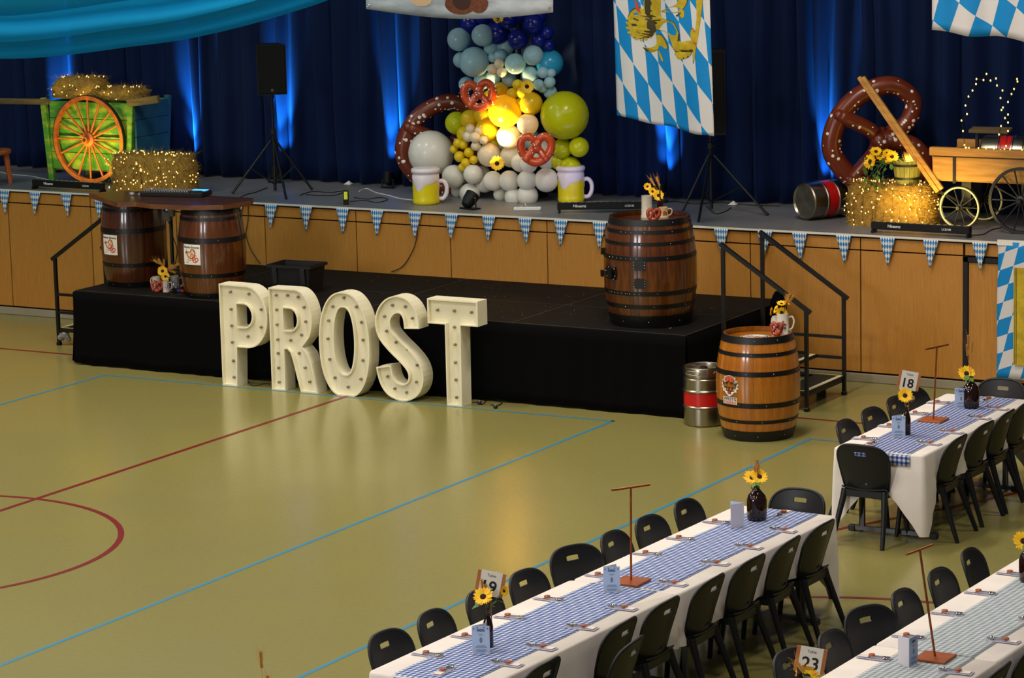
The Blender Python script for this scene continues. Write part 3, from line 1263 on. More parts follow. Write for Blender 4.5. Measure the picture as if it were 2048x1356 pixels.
# ================================================================== STAGE PROPS
m_blackbox = pbr('black_speaker_shell', srgb(10, 10, 11), .55, spec=.3)
m_grille = pbr('black_grille', srgb(6, 6, 7), .7, spec=.2)
m_lens = pbr('cyan_lamp_lens', srgb(150, 220, 255), .2, emit=(.35, .75, 1, 1), estr=2.0)
m_white_pl = pbr('white_plastic', srgb(222, 220, 216), .4)
m_wire_b = pbr('black_cable', srgb(12, 12, 13), .6)
m_wire_w = pbr('white_cable', srgb(210, 210, 206), .5)


def spot(name, loc, target, power, col, angle, blend=.5, radius=.03):
    l = bpy.data.lights.new(name, 'SPOT')
    l.energy = power
    l.color = col
    l.spot_size = math.radians(angle)
    l.spot_blend = blend
    l.shadow_soft_size = radius
    o = bpy.data.objects.new(name, l)
    o.location = loc
    o.rotation_euler = (Vector(target) - Vector(loc)).to_track_quat('-Z', 'Y').to_euler()
    COL.objects.link(o)
    return o


# --- blue up-lights along the curtain -----------------------------------------
BLUE = (.04, .55, 1.0)
ups = [(-8.30, 'half hidden behind the green cart'), (-6.30, 'right of the green cart'), (-5.00, 'behind the left speaker tripod'), (-3.42, 'beside the left giant pretzel'),
       (.12, 'below the lion flag'), (2.05, 'behind the right giant pretzel'), (4.55, 'behind the wooden wagon')]
for i, (ux, where) in enumerate(ups):
    t = thing('uplight', 'small black floor uplight ' + where, 'lamp', (ux, 1.575, H), 0, 'uplights along the curtain')
    ax = Vector((0, .12, 1)).normalized()
    b = MB()
    b.lathe([(.001, 0), (.055, 0), (.06, .02), (.06, .13), (.052, .135)], 16, (0, 0, .06), axis=ax)
    b.build('lamp_can', m_blackbox, t, True, auto=40)
    b = MB()
    b.lathe([(.001, .128), (.05, .128)], 16, (0, 0, .06), axis=ax)
    b.build('lens', m_lens, t)
    b = MB()
    b.tube([(-.075, 0, .004), (-.075, 0, .11), ], .008, 6)
    b.tube([(.075, 0, .004), (.075, 0, .11)], .008, 6)
    b.box((0, 0, .006), (.17, .07, .012))
    b.tube([(-.075, 0, .1), (-.055, 0, .1)], .008, 6)
    b.tube([(.075, 0, .1), (.055, 0, .1)], .008, 6)
    b.build('yoke', m_blackmetal, t)
    spot('uplight_beam', (ux, 1.595, H + .21), (ux, 1.80, H + .95), 1300, BLUE, 29, .8)
    spot('uplight_beam_low', (ux, 1.595, H + .21), (ux, 1.80, H + .50), 170, BLUE, 44, .9)

# --- LED bars at the stage edge ---------------------------------------------------
m_print = pbr('white_lettering', srgb(220, 220, 220), .6)


def led_bar(label, a, b_, col, power, tgt):
    a, b_ = Vector(a), Vector(b_)
    L = (b_ - a).length
    ang = math.atan2(b_.y - a.y, b_.x - a.x)
    t = thing('led_light_bar', label, 'light bar', ((a.x + b_.x) / 2, (a.y + b_.y) / 2, H), ang)
    b = MB()
    b.box((0, 0, .075), (L, .07, .075), bev=.006)
    b.build('housing', m_blackbox, t)
    for s in (-1, 1):
        p = MB()
        p.box((s * (L / 2 - .02), 0, .018), (.022, .11, .036), bev=.003)
        p.box((s * (L / 2 - .02), 0, .05), (.012, .05, .06))
        p.build('bracket', m_blackmetal, t)
    p = MB()
    mp = lambda u, v, d: (u, -.035 - d, v)
    text_on(p, 'Nbeamz', mp, -L * .26, .064, height=.03, bold=True)
    text_on(p, 'LCB140', mp, L * .27, .064, height=.022, bold=True)
    p.build('lettering', m_print, t, recalc=False)
    g = MB()
    for k in range(14):
        g.lathe([(.001, 0), (.022, 0)], 8, (-L / 2 + .06 + (L - .12) * k / 13, .015, .1135))
    tag(g.build('led_lenses', pbr('led_lens', srgb(200, 190, 150), .2), t), kind='stuff')
    if power:
        c = (a + b_) / 2
        area('led_bar_beam', (c.x, c.y + .03, H + .135), tgt, L * .9, .05, power, col, 110)
    return t


l0, l1 = at(16, 378, z=H), at(167, 391, z=H)
led_bar('long black light bar on the stage edge before the green cart', (-7.46, .12, 0), (-6.40, .09, 0), (1, .80, .12), 11, (-6.95, .95, H + .75))
led_bar('long black light bar right of the beer mug at the balloons', (-.50, .36, 0), (.42, .78, 0), (.55, .5, 1), 1.2, (-.5, 1.4, H + .5))
led_bar('long black light bar on the stage edge before the wagon', (3.24, .16, 0), (4.30, .14, 0), (1, .74, .16), 7, (3.75, .95, H + .6))

# --- speakers on tripods ----------------------------------------------------------------
def tripod_speaker(foot, feet, ztop, zbot, dims, ang, lab_s, lab_t):
    t = thing('speaker_stand', lab_t, 'stand', (foot[0], foot[1], H))
    p = MB()
    p.tube([(0, 0, .02), (0, 0, .62)], .019, 10)
    p.build('lower_pole', m_blackmetal, t, True, auto=40)
    p = MB()
    p.tube([(0, 0, .5), (0, 0, zbot + .03)], .015, 10)
    p.build('upper_pole', m_blackmetal, t, True, auto=40)
    p = MB()
    p.lathe([(.02, .66), (.033, .67), (.033, .73), (.02, .74)], 10)
    p.build('collar', m_blackrub, t)
    p = MB()
    p.tube([(.02, -.01, .70), (.06, -.03, .70)], .011, 8)
    p.build('knob', m_blackrub, t)
    for (fx, fy) in feet:
        d = Vector((fx - foot[0], fy - foot[1], 0))
        e = d * 1.0
        p = MB()
        p.tube([(d.x * .06, d.y * .06, .60), (e.x, e.y, .014)], .014, 8)
        lg = p.build('leg', m_blackmetal, t, True, auto=40)
        p = MB()
        p.tube([(e.x * .94, e.y * .94, .046), (e.x * 1.02, e.y * 1.02, .014)], .0155, 8)
        p.build('rubber_foot', m_blackrub, lg)
        p = MB()
        p.tube([(d.x * .03, d.y * .03, .10), (d.x * .55, d.y * .55, .29)], .009, 6)
        p.build('brace', m_blackmetal, t)
    s = thing('loudspeaker', lab_s, 'speaker', (foot[0], foot[1], H + zbot), ang)
    w, dp, h = dims
    b = MB()
    out = [(-w / 2, -dp / 2), (w / 2, -dp / 2), (w * .30, dp / 2), (-w * .30, dp / 2)]
    mp = lambda u, v, d: (u, v + (d * .03), d)
    b.prism(out, [], .03, h, mp)
    b.build('cabinet', m_blackbox, s)
    g = MB()
    g.box((0, -dp / 2 - .006, h / 2 + .02), (w * .92, .012, h * .92), bev=.005)
    g.build('grille', m_grille, s)
    g = MB()
    g.lathe([(.028, 0), (.028, .06)], 10, (0, 0, -.02), capb=True)
    g.build('pole_socket', m_blackrub, s)
    g = MB()
    g.box((0, -dp / 2 - .013, .085), (.03, .004, .03))
    g.build('badge', pbr('grey_badge', srgb(70, 70, 72), .4), s)
    g = MB()
    g.bar((w * .4, .0, h * .42), (w * .4, .0, h * .66), .02, .05)
    g.build('handle', m_blackmetal, s)


tripod_speaker((-4.49, .83), [(-4.86, .50), (-3.98, .30), (-4.16, 1.10)], 1.72, 1.11, (.34, .32, .60), math.radians(38), 'black loudspeaker on a tripod, left of the balloon garland', 'black tripod stand carrying the speaker left of the balloons')
tripod_speaker((.98, 1.10), [(.78, .80), (1.26, .22), (1.72, .92)], 1.74, .80, (.36, .34, .93), math.radians(20), 'tall black loudspeaker half hidden behind the lion flag', 'black tripod stand carrying the speaker behind the lion flag')

# --- balloons ---------------------------------------------------------------------------------
def balloon_mat(name, c, sss=.25):
    m = pbr(name, c, .22, spec=.5)
    bs = m.node_tree.nodes['Principled BSDF']
    nt = m.node_tree
    # thin rubber: a little light passes through
    tr = nt.nodes.new('ShaderNodeBsdfTranslucent')
    tr.inputs[0].default_value = c
    mx = nt.nodes.new('ShaderNodeMixShader')
    mx.inputs[0].default_value = .28
    nt.links.new(bs.outputs[0], mx.inputs[1])
    nt.links.new(tr.outputs[0], mx.inputs[2])
    nt.links.new(mx.outputs[0], nt.nodes['Material Output'].inputs[0])
    return m


BM = {'db': balloon_mat('royal_blue_rubber', srgb(14, 34, 140)), 'pb': balloon_mat('pale_blue_rubber', srgb(172, 212, 226)), 'cy': balloon_mat('sky_blue_rubber', srgb(50, 170, 220)),
      'ye': balloon_mat('yellow_rubber', srgb(240, 208, 30)), 'wh': balloon_mat('white_rubber', srgb(242, 239, 230)), 'cr': balloon_mat('cream_rubber', srgb(240, 228, 200)),
      'li': balloon_mat('lime_yellow_rubber', srgb(210, 214, 20))}
BN = {'db': 'royal blue balloon', 'pb': 'pale blue balloon', 'cy': 'bright sky blue balloon', 'ye': 'yellow balloon', 'wh': 'white balloon', 'cr': 'cream balloon', 'li': 'lime yellow balloon'}
BL = [
    (520, 150, 70, 'db', .10), (700, 215, 75, 'db', .05), (765, 130, 62, 'db', .0), (925, 155, 66, 'db', -.05), (825, 255, 66, 'db', -.1), (960, 262, 46, 'db', 0), (1013, 212, 46, 'db', .05),
    (1025, 292, 40, 'db', .05), (850, 85, 62, 'db', .08), (600, 105, 62, 'db', .1), (955, 100, 58, 'db', .1), (690, 95, 60, 'db', .12), (770, 60, 60, 'db', .1), (890, 40, 60, 'db', .1),
    (445, 255, 76, 'pb', 0), (598, 228, 72, 'pb', -.08), (458, 388, 52, 'pb', .1), (543, 400, 98, 'pb', -.08), (492, 545, 50, 'pb', .1), (655, 315, 50, 'pb', .05), (665, 372, 32, 'pb', -.02),
    (715, 360, 44, 'pb', 0), (745, 305, 58, 'pb', .12), (705, 412, 34, 'cr', -.14), (663, 447, 36, 'cr', -.12), (722, 466, 34, 'cr', -.13), (808, 412, 68, 'pb', -.1), (925, 357, 66, 'pb', -.06),
    (1030, 408, 90, 'cy', .12), (905, 485, 58, 'pb', .02), (988, 468, 38, 'pb', -.05), (1042, 472, 30, 'pb', -.02), (962, 548, 38, 'pb', -.04), (1032, 530, 38, 'pb', -.03), (988, 565, 36, 'pb', 0),
    (770, 512, 50, 'pb', .08), (668, 500, 48, 'pb', .05), (1035, 595, 45, 'pb', .08), (880, 560, 50, 'pb', .12), (600, 520, 60, 'pb', .15), (900, 895, 70, 'pb', .22), (740, 935, 50, 'pb', .15),
    (715, 580, 50, 'ye', .05), (825, 548, 36, 'ye', -.06), (790, 606, 38, 'ye', -.1), (850, 600, 36, 'ye', -.1), (740, 718, 108, 'ye', -.14), (910, 668, 76, 'ye', -.04), (838, 662, 30, 'ye', -.1),
    (905, 715, 40, 'ye', -.06), (600, 745, 62, 'ye', .02), (650, 640, 60, 'ye', .15), (1128, 745, 158, 'li', 0), (430, 795, 75, 'li', .08), (515, 770, 62, 'ye', .02), (625, 842, 76, 'ye', -.02), (482, 865, 52, 'ye', .0),
    (660, 922, 42, 'li', .05), (440, 925, 32, 'ye', -.08), (413, 965, 28, 'ye', -.06), (475, 935, 30, 'ye', -.1), (450, 1012, 36, 'ye', -.1), (510, 985, 33, 'ye', -.12), (540, 1032, 28, 'ye', -.12), (490, 1052, 32, 'ye', -.12),
    (468, 1080, 28, 'ye', -.1), (520, 832, 33, 'cr', -.12), (575, 846, 30, 'cr', -.13), (505, 882, 36, 'cr', -.13), (550, 888, 36, 'cr', -.17), (605, 905, 30, 'cr', -.14), (555, 942, 32, 'cr', -.14),
    (890, 802, 70, 'cr', -.08), (765, 880, 78, 'cr', -.06), (640, 1000, 78, 'cr', -.04), (782, 1010, 72, 'cr', .02), (842, 1050, 62, 'wh', -.04), (265, 990, 148, 'wh', .05),
    (410, 1140, 76, 'wh', -.04), (537, 1125, 64, 'wh', -.1), (515, 1250, 68, 'wh', -.04), (612, 1185, 60, 'wh', .06), (665, 1168, 64, 'wh', -.1), (770, 1168, 68, 'wh', -.08), (885, 1165, 66, 'wh', -.12),
    (895, 1060, 58, 'wh', -.12), (1010, 1163, 79, 'wh', -.02), (800, 1275, 62, 'wh', -.06), (888, 1262, 70, 'wh', -.08), (715, 1255, 48, 'wh', 0), (440, 1235, 46, 'wh', .08), (1010, 1040, 56, 'wh', .04),
    (1000, 955, 62, 'wh', .1), (600, 1120, 50, 'wh', .1), (1110, 960, 66, 'li', .06), (1220, 950, 66, 'li', .06), (1165, 1080, 70, 'li', .1), (1085, 1045, 52, 'li', .08), (960, 1000, 60, 'wh', .15), (820, 950, 60, 'cr', .12)]
garl = thing('balloon_garland', 'tall garland of blue, yellow and white balloons on the stage', 'balloons', (-1.55, 1.15, H))
GY = 1.12
bshape = {}
for (X, Y, R_, k, dy) in BL:
    w = at(780 + X / 3.229, Y / 3.229, y=GY + dy)
    r = R_ / 3.229 / FPX * (w - CAM_LOC).length
    rz = random.Random(X * 7 + Y)
    if k not in bshape:
        bm_ = MB()
        prof = [(.001, -1.07)]
        for i in range(1, 15):
            tt = -PI / 2 + PI * i / 15
            prof.append((math.cos(tt) * (1.0 if tt > 0 else 1 - .10 * math.sin(tt) ** 2), math.sin(tt) * (1.0 if tt > 0 else 1.07)))
        prof.append((.001, 1.0))
        bm_.lathe(prof, 22)
        bm_.lathe([(.001, -1.12), (.05, -1.12), (.02, -1.05)], 8)
        o = bm_.build('balloon', BM[k], garl, True)
        bshape[k] = o
    else:
        o = bshape[k].copy()
        COL.objects.link(o)
    o.scale = (r, r, r)
    o.location = w - garl.location
    # knots point into the cluster, away from the hall
    dr = Vector((rz.uniform(-.5, .5), -1.0, rz.uniform(-.2, .6))).normalized()
    o.rotation_euler = Vector((0, 0, 1)).rotation_difference(dr).to_euler()
    o['label'] = BN[k]
fr = MB()
fr.tube([(0, .24, .05), (.0, .26, 1.2), (.05, .28, 2.3)], .02, 8)
fr.box((0, .24, .02), (.5, .4, .04))
fr.build('support_frame', m_blackmetal, garl)

# --- sunflowers (heads only and on stems) ---------------------------------------------------
m_petal = pbr('yellow_petal', srgb(255, 212, 16), .55, col2=srgb(252, 184, 8), nscale=30)
m_disc = pbr('brown_seed_disc', srgb(52, 22, 10), .9, bmp=.6, bscale=220)
m_stem = pbr('green_stem', srgb(70, 104, 40), .6)
m_leaf = pbr('green_leaf', srgb(60, 98, 34), .5, col2=srgb(92, 130, 48), nscale=14)
m_straw = pbr('dry_straw', srgb(204, 150, 66), .8, col2=srgb(170, 116, 46), nscale=18)


def flower_head(parent, c, n, r, seed=0, mat=None, np_=16):
    rr = random.Random(seed)
    c, n = Vector(c), Vector(n).normalized()
    q = Vector((0, 0, 1)).rotation_difference(n).to_matrix()
    pm = MB()
    for lay, k0 in ((0, 0), (1, .5)):
        for k in range(np_):
            a = 2 * PI * (k + k0) / np_ + rr.uniform(-.08, .08)
            L = r * rr.uniform(.88, 1.06) * (1 - .08 * lay)
            w = r * .17
            up = r * rr.uniform(.0, .16) + lay * r * .05
            ca, sa = math.cos(a), math.sin(a)
            pts = [(r * .28, -w * .5, 0), (r * .28, w * .5, 0), (L * .68, w, up * .6), (L, 0, up), (L * .68, -w, up * .6)]
            pm.add([c + q @ Vector((x * ca - y * sa, x * sa + y * ca, z)) for x, y, z in pts], [(0, 1, 2, 3, 4)])
    pe = pm.build('petals', mat or m_petal, parent, recalc=False)
    dm = MB()
    dm.lathe([(.001, r * .10), (r * .17, r * .09), (r * .28, r * .03), (r * .29, -r * .05), (.001, -r * .09)], 14, c, axis=n)
    dm.build('seed_disc', m_disc, parent, True)


def leaf_blade(mb, a, b_, w, droop=0.0):
    a, b_ = Vector(a), Vector(b_)
    d = b_ - a
    s = d.cross(Vector((0, 0, 1)))
    s = s.normalized() if s.length > 1e-5 else Vector((1, 0, 0))
    pts = []
    for t, ww in ((0, .05), (.3, .8), (.6, 1), (.85, .5), (1, .02)):
        p = a + d * t - Vector((0, 0, droop * t * t))
        pts += [p - s * w * ww, p + s * w * ww]
    mb.add(pts, [(2 * i, 2 * i + 1, 2 * i + 3, 2 * i + 2) for i in range(4)])


def sunflower(label, base, head, n, r, seed=0, leaves=2, group=None):
    base, head = Vector(base), Vector(head)
    t = thing('sunflower', label, 'flower', base, 0, group)
    h = head - base
    n = Vector(n).normalized()
    s = MB()
    mid = h * .55 + Vector((0, 0, .01)) - n * .01
    s.tube(spline([(0, 0, 0), mid, h - n * r * .15], 5), r * .07, 6)
    s.build('stem', m_stem, t, True)
    flower_head(t, h, n, r, seed)
    if leaves:
        lf = MB()
        rr = random.Random(seed + 5)
        for k in range(leaves):
            a = rr.uniform(0, 6.28)
            st = h * rr.uniform(.55, .85)
            leaf_blade(lf, st, st + Vector((math.cos(a), math.sin(a), -.25)) * r * 1.25, r * .33, r * .2)
        tag(lf.build('leaves', m_leaf, t, recalc=False), kind='stuff')
    return t


def wheat(label, base, tips, group=None, seed=0):
    base = Vector(base)
    t = thing('wheat_sprig', label, 'dried wheat', base, 0, group)
    for k, tip in enumerate(tips):
        rr = random.Random(seed + k)
        h = Vector(tip) - base
        s = MB()
        mid = h * .5 + Vector((rr.uniform(-.01, .01), rr.uniform(-.01, .01), .01))
        path = spline([(0, 0, 0), mid, h], 6)
        s.tube(path, .0016, 5)
        d = (path[-1] - path[-3]).normalized()
        o = d.orthogonal()
        e0 = h - d * .085
        for i in range(9):
            for sg in (-1, 1):
                p = e0 + d * (.085 * i / 8)
                s.ball(p + o * sg * .004, .0052, 5, 4, sq=(1, 1, 1.6))
            a_ = e0 + d * (.085 * i / 8)
            s.bar(a_, a_ + d * .06 + o * (.018 if i % 2 else -.018), .0009)
        tag(s.build('wheat_stalk', m_straw, t), kind='stuff')
    return t


CAMDIR = Vector((.5, -.86, .18))
for (px, py, rp, seed, wh_) in ((996, 35, 12, 1, 'at the top under the banner'), (1054, 173, 15, 2, 'beside the yellow balloons'), (994, 327, 16, 3, 'low among the white balloons')):
    w = at(px, py, y=GY - .30)
    if seed == 1:
        w = at(px, py, y=GY - .22)
    r = rp / FPX * (w - CAM_LOC).length
    sunflower('sunflower stuck into the balloon garland ' + wh_, w + Vector((-.02, .16, -.04)), w, CAMDIR, r, seed, 2)

# --- pretzel balloons ---------------------------------------------------------------------------------
m_pretz_in = pbr('brown_inflatable_vinyl', srgb(112, 44, 18), .30, col2=srgb(98, 36, 14), nscale=2, spec=.5)
m_pretz_foil = pbr('orange_brown_foil', srgb(206, 78, 30), .25, col2=srgb(186, 62, 22), nscale=6, spec=.7)
m_salt = pbr('white_salt_print', srgb(236, 228, 222), .5)


def pretzel(name, label, cat, c, size, rtube, ex, ey, mat, seed, dots=60, dot_r=.014, flat=1.0, n=10, salt=True):
    """pretzel in the plane spanned by ex, ey (unit vectors), facing ex x ey"""
    t = thing(name, label, cat, c)
    ex, ey = Vector(ex).normalized(), Vector(ey).normalized()
    ez = ex.cross(ey).normalized()
    pts = spline([(p[0], p[1], 0) for p in PRETZEL], 6)
    N = len(pts)
    path, rad = [], []
    for i, p in enumerate(pts):
        k = i / (N - 1) * (len(PRETZEL) - 1)
        # the two arms twist over one another and their ends lie on top of the loop
        lift = 0
        if k < 1.2:
            lift = .75 * (1.2 - k) / 1.2
        elif k > 16.8:
            lift = .75 * (k - 16.8) / 1.2
        if 1.5 < k < 2.6:
            lift += .45
        if 15.4 < k < 16.5:
            lift -= .45
        if 2.6 <= k < 3.6:
            lift -= .45
        if 14.4 < k <= 15.4:
            lift += .45
        path.append((ex * p.x + ey * p.y) * size + ez * lift * rtube)
        e = min(k, 18 - k)
        rad.append(rtube * (.72 if e < .15 else .86 if e < 1.5 else 1.0 + .12 * math.exp(-((k - 9) / 3.0) ** 2)))
    b = MB()
    b.tube(path, rad, n, flat=flat, up=ez)
    b.ball(path[0], rad[0], 8, 6)
    b.ball(path[-1], rad[-1], 8, 6)
    b.build('pretzel_body', mat, t, True)
    rr = random.Random(seed)
    if dots:
        d = MB()
        for _ in range(dots):
            i = rr.randrange(2, N - 2)
            T = (path[i + 1] - path[i - 1]).normalized()
            side = ez.cross(T).normalized()
            a = rr.uniform(-1.25, 1.25)
            nn = ez * math.cos(a) * flat + side * math.sin(a)
            p = path[i] + nn * rad[i]
            nv = (ez * math.cos(a) + side * math.sin(a) * flat).normalized()
            rad_d = dot_r * rr.choice((.5, .6, .7, 1.0, 1.15))
            d.ball(p, rad_d, 8, 4, sq=(1, 1, .25), M=Vector((0, 0, 1)).rotation_difference(nv).to_matrix())
        tag(d.build('salt_spots', m_salt, t), kind='stuff')
    return t


RIGHT = Vector((.868, .497, 0))
UP = Vector((0, 0, 1))
# giant inflatables, lying on their sides against the curtain
c = at(1757, 280, y=1.18)
pretzel('inflatable_pretzel', 'giant brown inflatable pretzel leaning behind the hay bale and wagon', 'pretzel', c, .575, .094, RIGHT * .18 + UP * -.98, RIGHT * .98 + UP * .18, m_pretz_in, 4, 130, .018)
c = at(886, 296, y=1.42)
pretzel('inflatable_pretzel', 'giant brown inflatable pretzel half hidden behind the balloon garland', 'pretzel', c, .53, .09, RIGHT * .18 + UP * -.98, RIGHT * .98 + UP * .18, m_pretz_in, 5, 130, .018)
for (px, py, sz, tl, wh_, sd) in ((957, 189, 32, .06, 'above the big yellow balloon', 1), (1072, 297, 34, -.02, 'above the white balloons', 2)):
    w = at(px, py, y=GY - .36)
    s = sz / FPX * (w - CAM_LOC).length
    ex = RIGHT * math.cos(tl) + UP * math.sin(tl)
    ey = UP * math.cos(tl) - RIGHT * math.sin(tl)
    pretzel('foil_pretzel_balloon', 'small orange-brown foil pretzel balloon hung on the garland ' + wh_, 'balloon', w, s * .95, s * .30, ex, ey, m_pretz_foil, sd, 90, .010, .8)

# --- inflatable beer mugs ---------------------------------------------------------------------------------
m_beer = pbr('yellow_vinyl', srgb(222, 204, 20), .3, spec=.5)
m_foam = pbr('white_vinyl', srgb(224, 214, 222), .3, spec=.5)


def beer_mug(label, px, py):
    f = at(px, py, z=H)
    r = .150
    cx, cy = f.x - .5 * r, f.y + .87 * r
    t = thing('inflatable_beer_mug', label, 'beer mug', (cx, cy, H), math.radians(30))
    n = 40
    b = MB()
    prof = [(.001, .006), (r * .9, .0), (r * .99, .02), (r * .99, .05), (r * .955, .065), (r * .97, .10), (r * .97, .26)]
    vs, fs = [], []
    for (rr_, z) in prof:
        for k in range(n):
            a = 2 * PI * k / n
            lob = 1 + (.022 * abs(math.sin(a * 5)) if z > .06 else 0)
            vs.append((rr_ * lob * math.cos(a), rr_ * lob * math.sin(a), z))
    for i in range(len(prof) - 1):
        for k in range(n):
            l = (k + 1) % n
            fs.append((i * n + k, i * n + l, (i + 1) * n + l, (i + 1) * n + k))
    b.add(vs, fs)
    b.build('mug_body', m_beer, t, True)
    fo = MB()
    vs, fs = [], []
    rows = 9
    for i in range(rows):
        for k in range(n):
            a = 2 * PI * k / n
            drip = .215 - .05 * math.sin(a * 3 + 1.2) - .028 * math.sin(a * 5 + .4)
            ztab = [drip, drip + .012, .28, .325, .345, .352, .375, .395, .405]
            rtab = [.985, 1.02, 1.01, 1.0, .93, 1.05, 1.09, 1.05, .93]
            vs.append((r * rtab[i] * math.cos(a), r * rtab[i] * math.sin(a), ztab[i]))
    vs.append((0, 0, .40))
    for i in range(rows - 1):
        for k in range(n):
            l = (k + 1) % n
            fs.append((i * n + k, i * n + l, (i + 1) * n + l, (i + 1) * n + k))
    for k in range(n):
        fs.append(((rows - 1) * n + k, (rows - 1) * n + (k + 1) % n, len(vs) - 1))
    fo.add(vs, fs)
    fo.build('foam_top', m_foam, t, True)
    h = MB()
    h.tube(spline([(r * .93, 0, .245), (r * 1.28, 0, .25), (r * 1.52, 0, .20), (r * 1.52, 0, .12), (r * 1.3, 0, .06), (r * .95, 0, .055)], 6), .024, 10)
    h.build('handle', m_foam, t, True)


beer_mug('yellow inflatable beer mug left of the balloon garland', 852, 411)
beer_mug('yellow inflatable beer mug right of the balloon garland', 1143, 407)

# --- floodlight on the balloons, power boards ------------------------------------------------------------
f = at(940, 418, z=H)
t = thing('floodlight', 'small black floodlight on the stage floor before the balloons', 'lamp', (f.x, f.y, H), math.radians(-20))
ax = Vector((-.05, .72, .70)).normalized()
b = MB()
b.lathe([(.001, -.09), (.055, -.085), (.075, -.02), (.082, .07), (.074, .075)], 18, (0, 0, .105), axis=ax)
b.build('lamp_can', m_blackbox, t, True, auto=40)
b = MB()
b.lathe([(.001, .066), (.072, .066)], 18, (0, 0, .105), axis=ax)
b.build('lens', pbr('warm_lamp_lens', srgb(255, 214, 130), .2, emit=(1, .75, .35, 1), estr=3), t)
b = MB()
b.tube([(-.1, 0, .01), (-.1, 0, .12), (-.08, 0, .13)], .009, 6)
b.tube([(.1, 0, .01), (.1, 0, .12), (.08, 0, .13)], .009, 6)
b.box((0, 0, .008), (.22, .12, .016))
b.build('yoke', m_blackmetal, t)
spot('floodlight_beam', (f.x, f.y + .04, H + .22), at(1010, 225, y=GY - .1), 820, (1, .68, .26), 38, .8, .04)

t0 = at(692, 410, z=H)
t = thing('power_brick', 'upright black power box with a yellow label at the stage edge', 'power box', (t0.x, t0.y, H), math.radians(30))
b = MB()
b.box((0, .03, .08), (.06, .05, .16), bev=.006)
b.build('case', m_blackbox, t)
b = MB()
b.box((.0, .0035, .105), (.04, .004, .085))
b.build('yellow_label', pbr('yellow_label_paper', srgb(225, 230, 40), .6), t)
t0 = at(1055, 421, z=H)
t = thing('power_board', 'white power board lying on the stage before the balloons', 'power board', (t0.x, t0.y, H), math.radians(24))
b = MB()
b.box((0, 0, .02), (.30, .06, .04), bev=.008)
b.build('case', m_white_pl, t)
b = MB()
for k in range(4):
    b.box((-.1 + .065 * k, 0, .042), (.03, .03, .006))
tag(b.build('sockets', pbr('grey_sockets', srgb(150, 148, 145), .5), t), kind='stuff')


def cable(name, label, pts, r, mat, cat='cable'):
    b = MB()
    b.tube(spline(pts, 6), r, 6)
    o = b.build(name, mat, None, True)
    return tag(o, label, cat)


def S(px, py, dz=.006):
    p = at(px, py, z=H)
    return (p.x, p.y, H + dz)


cable('power_cable', 'white cable looping over the stage left of the beer mug', [S(718, 384), S(733, 378), S(752, 386), S(778, 392), S(800, 398), S(825, 401)], .006, m_wire_w)
cable('power_cable', 'black cable looped on the stage between tripod and power box', [S(600, 391), S(625, 384), S(660, 386), S(688, 383), S(672, 391), S(640, 392), S(612, 390)], .005, m_wire_b)
cable('power_cable', 'black cable winding from the power box towards the balloons', [S(700, 404), S(730, 402), S(755, 406), S(775, 400), S(760, 396), S(735, 399), S(708, 396)], .005, m_wire_b)
cable('power_cable', 'black cable running along the stage below the lion flag', [S(1285, 404), S(1315, 408), S(1350, 404), S(1390, 409), S(1440, 406), S(1500, 411), S(1560, 413)], .005, m_wire_b)
cable('power_cable', 'black cable on the stage beside the right tripod', [S(1412, 412), S(1430, 428), S(1450, 424), S(1462, 416)], .005, m_wire_b)
cable('power_cable', 'white cable along the stage before the left light bar', [S(0, 345), S(25, 350), S(60, 353), S(95, 360), S(115, 364)], .005, m_wire_w)
cable('power_cable', 'black cable from the left tripod to the stage edge', [S(535, 376), S(510, 386), S(492, 390), S(480, 396)], .005, m_wire_b)
cable('power_cable', 'white cable curling over the small power board', [S(1030, 411), S(1037, 404), S(1048, 405), S(1052, 413)], .005, m_wire_w)
cable('power_cable', 'black cable on the stage right of the rightmost light bar', [S(1936, 471), S(1965, 470), S(1985, 460), S(2015, 455)], .005, m_wire_b)
for (px, y0, lab, pp) in ((820, -.0, 'black cable hanging down the stage front above the riser', [(833, 437), (834, 470), (826, 500), (806, 532), (782, 544)]),
                          (497, 0, 'black cable hanging down the stage front right of the slab table', [(496, 405), (496, 440), (492, 470), (502, 500), (520, 527)])):
    pts = [tuple(at(a, b_, y=-.022)) for a, b_ in pp]
    cable('power_cable', lab, pts, .005, m_wire_b)
for (px, py, lab) in ((1464, 411, 'crumpled white paper scrap on the stage beside the right tripod'), (694, 370, 'small white plug lying on the stage behind the power box')):
    w = at(px, py, z=H)
    b = MB()
    rr = random.Random(px)
    b.add([(w.x - .05, w.y, H + .004), (w.x + .05, w.y - .01, H + .006), (w.x + .04, w.y + .07, H + .008), (w.x - .01, w.y + .06, H + .045)], [(0, 1, 3), (1, 2, 3), (0, 3, 2), (0, 2, 1)])
    tag(b.build('paper_scrap', m_white_pl), lab, 'paper')

# --- hay and fairy lights ---------------------------------------------------------------------------------
m_hay, nt, bs = new_mat('hay')
g = noise(nt, coords(nt), 22, (1, 1, 1), 5)
c_ = mixc(nt, remap(nt, g, .3, .7), srgb(140, 102, 40), srgb(190, 148, 70))
nt.links.new(c_, bs.inputs['Base Color'])
bs.inputs['Roughness'].default_value = .9
bs.inputs['Specular IOR Level'].default_value = .15
bump(nt, bs, noise(nt, coords(nt), 60, (1, 1, 1), 4), .8, .03)
m_straws = pbr('loose_hay_strands', srgb(210, 168, 84), .85, col2=srgb(150, 112, 48), nscale=30, spec=.15)
m_fairy = pbr('fairy_bulb', srgb(255, 210, 110), .3, emit=(1.0, .70, .22, 1), estr=1.7)


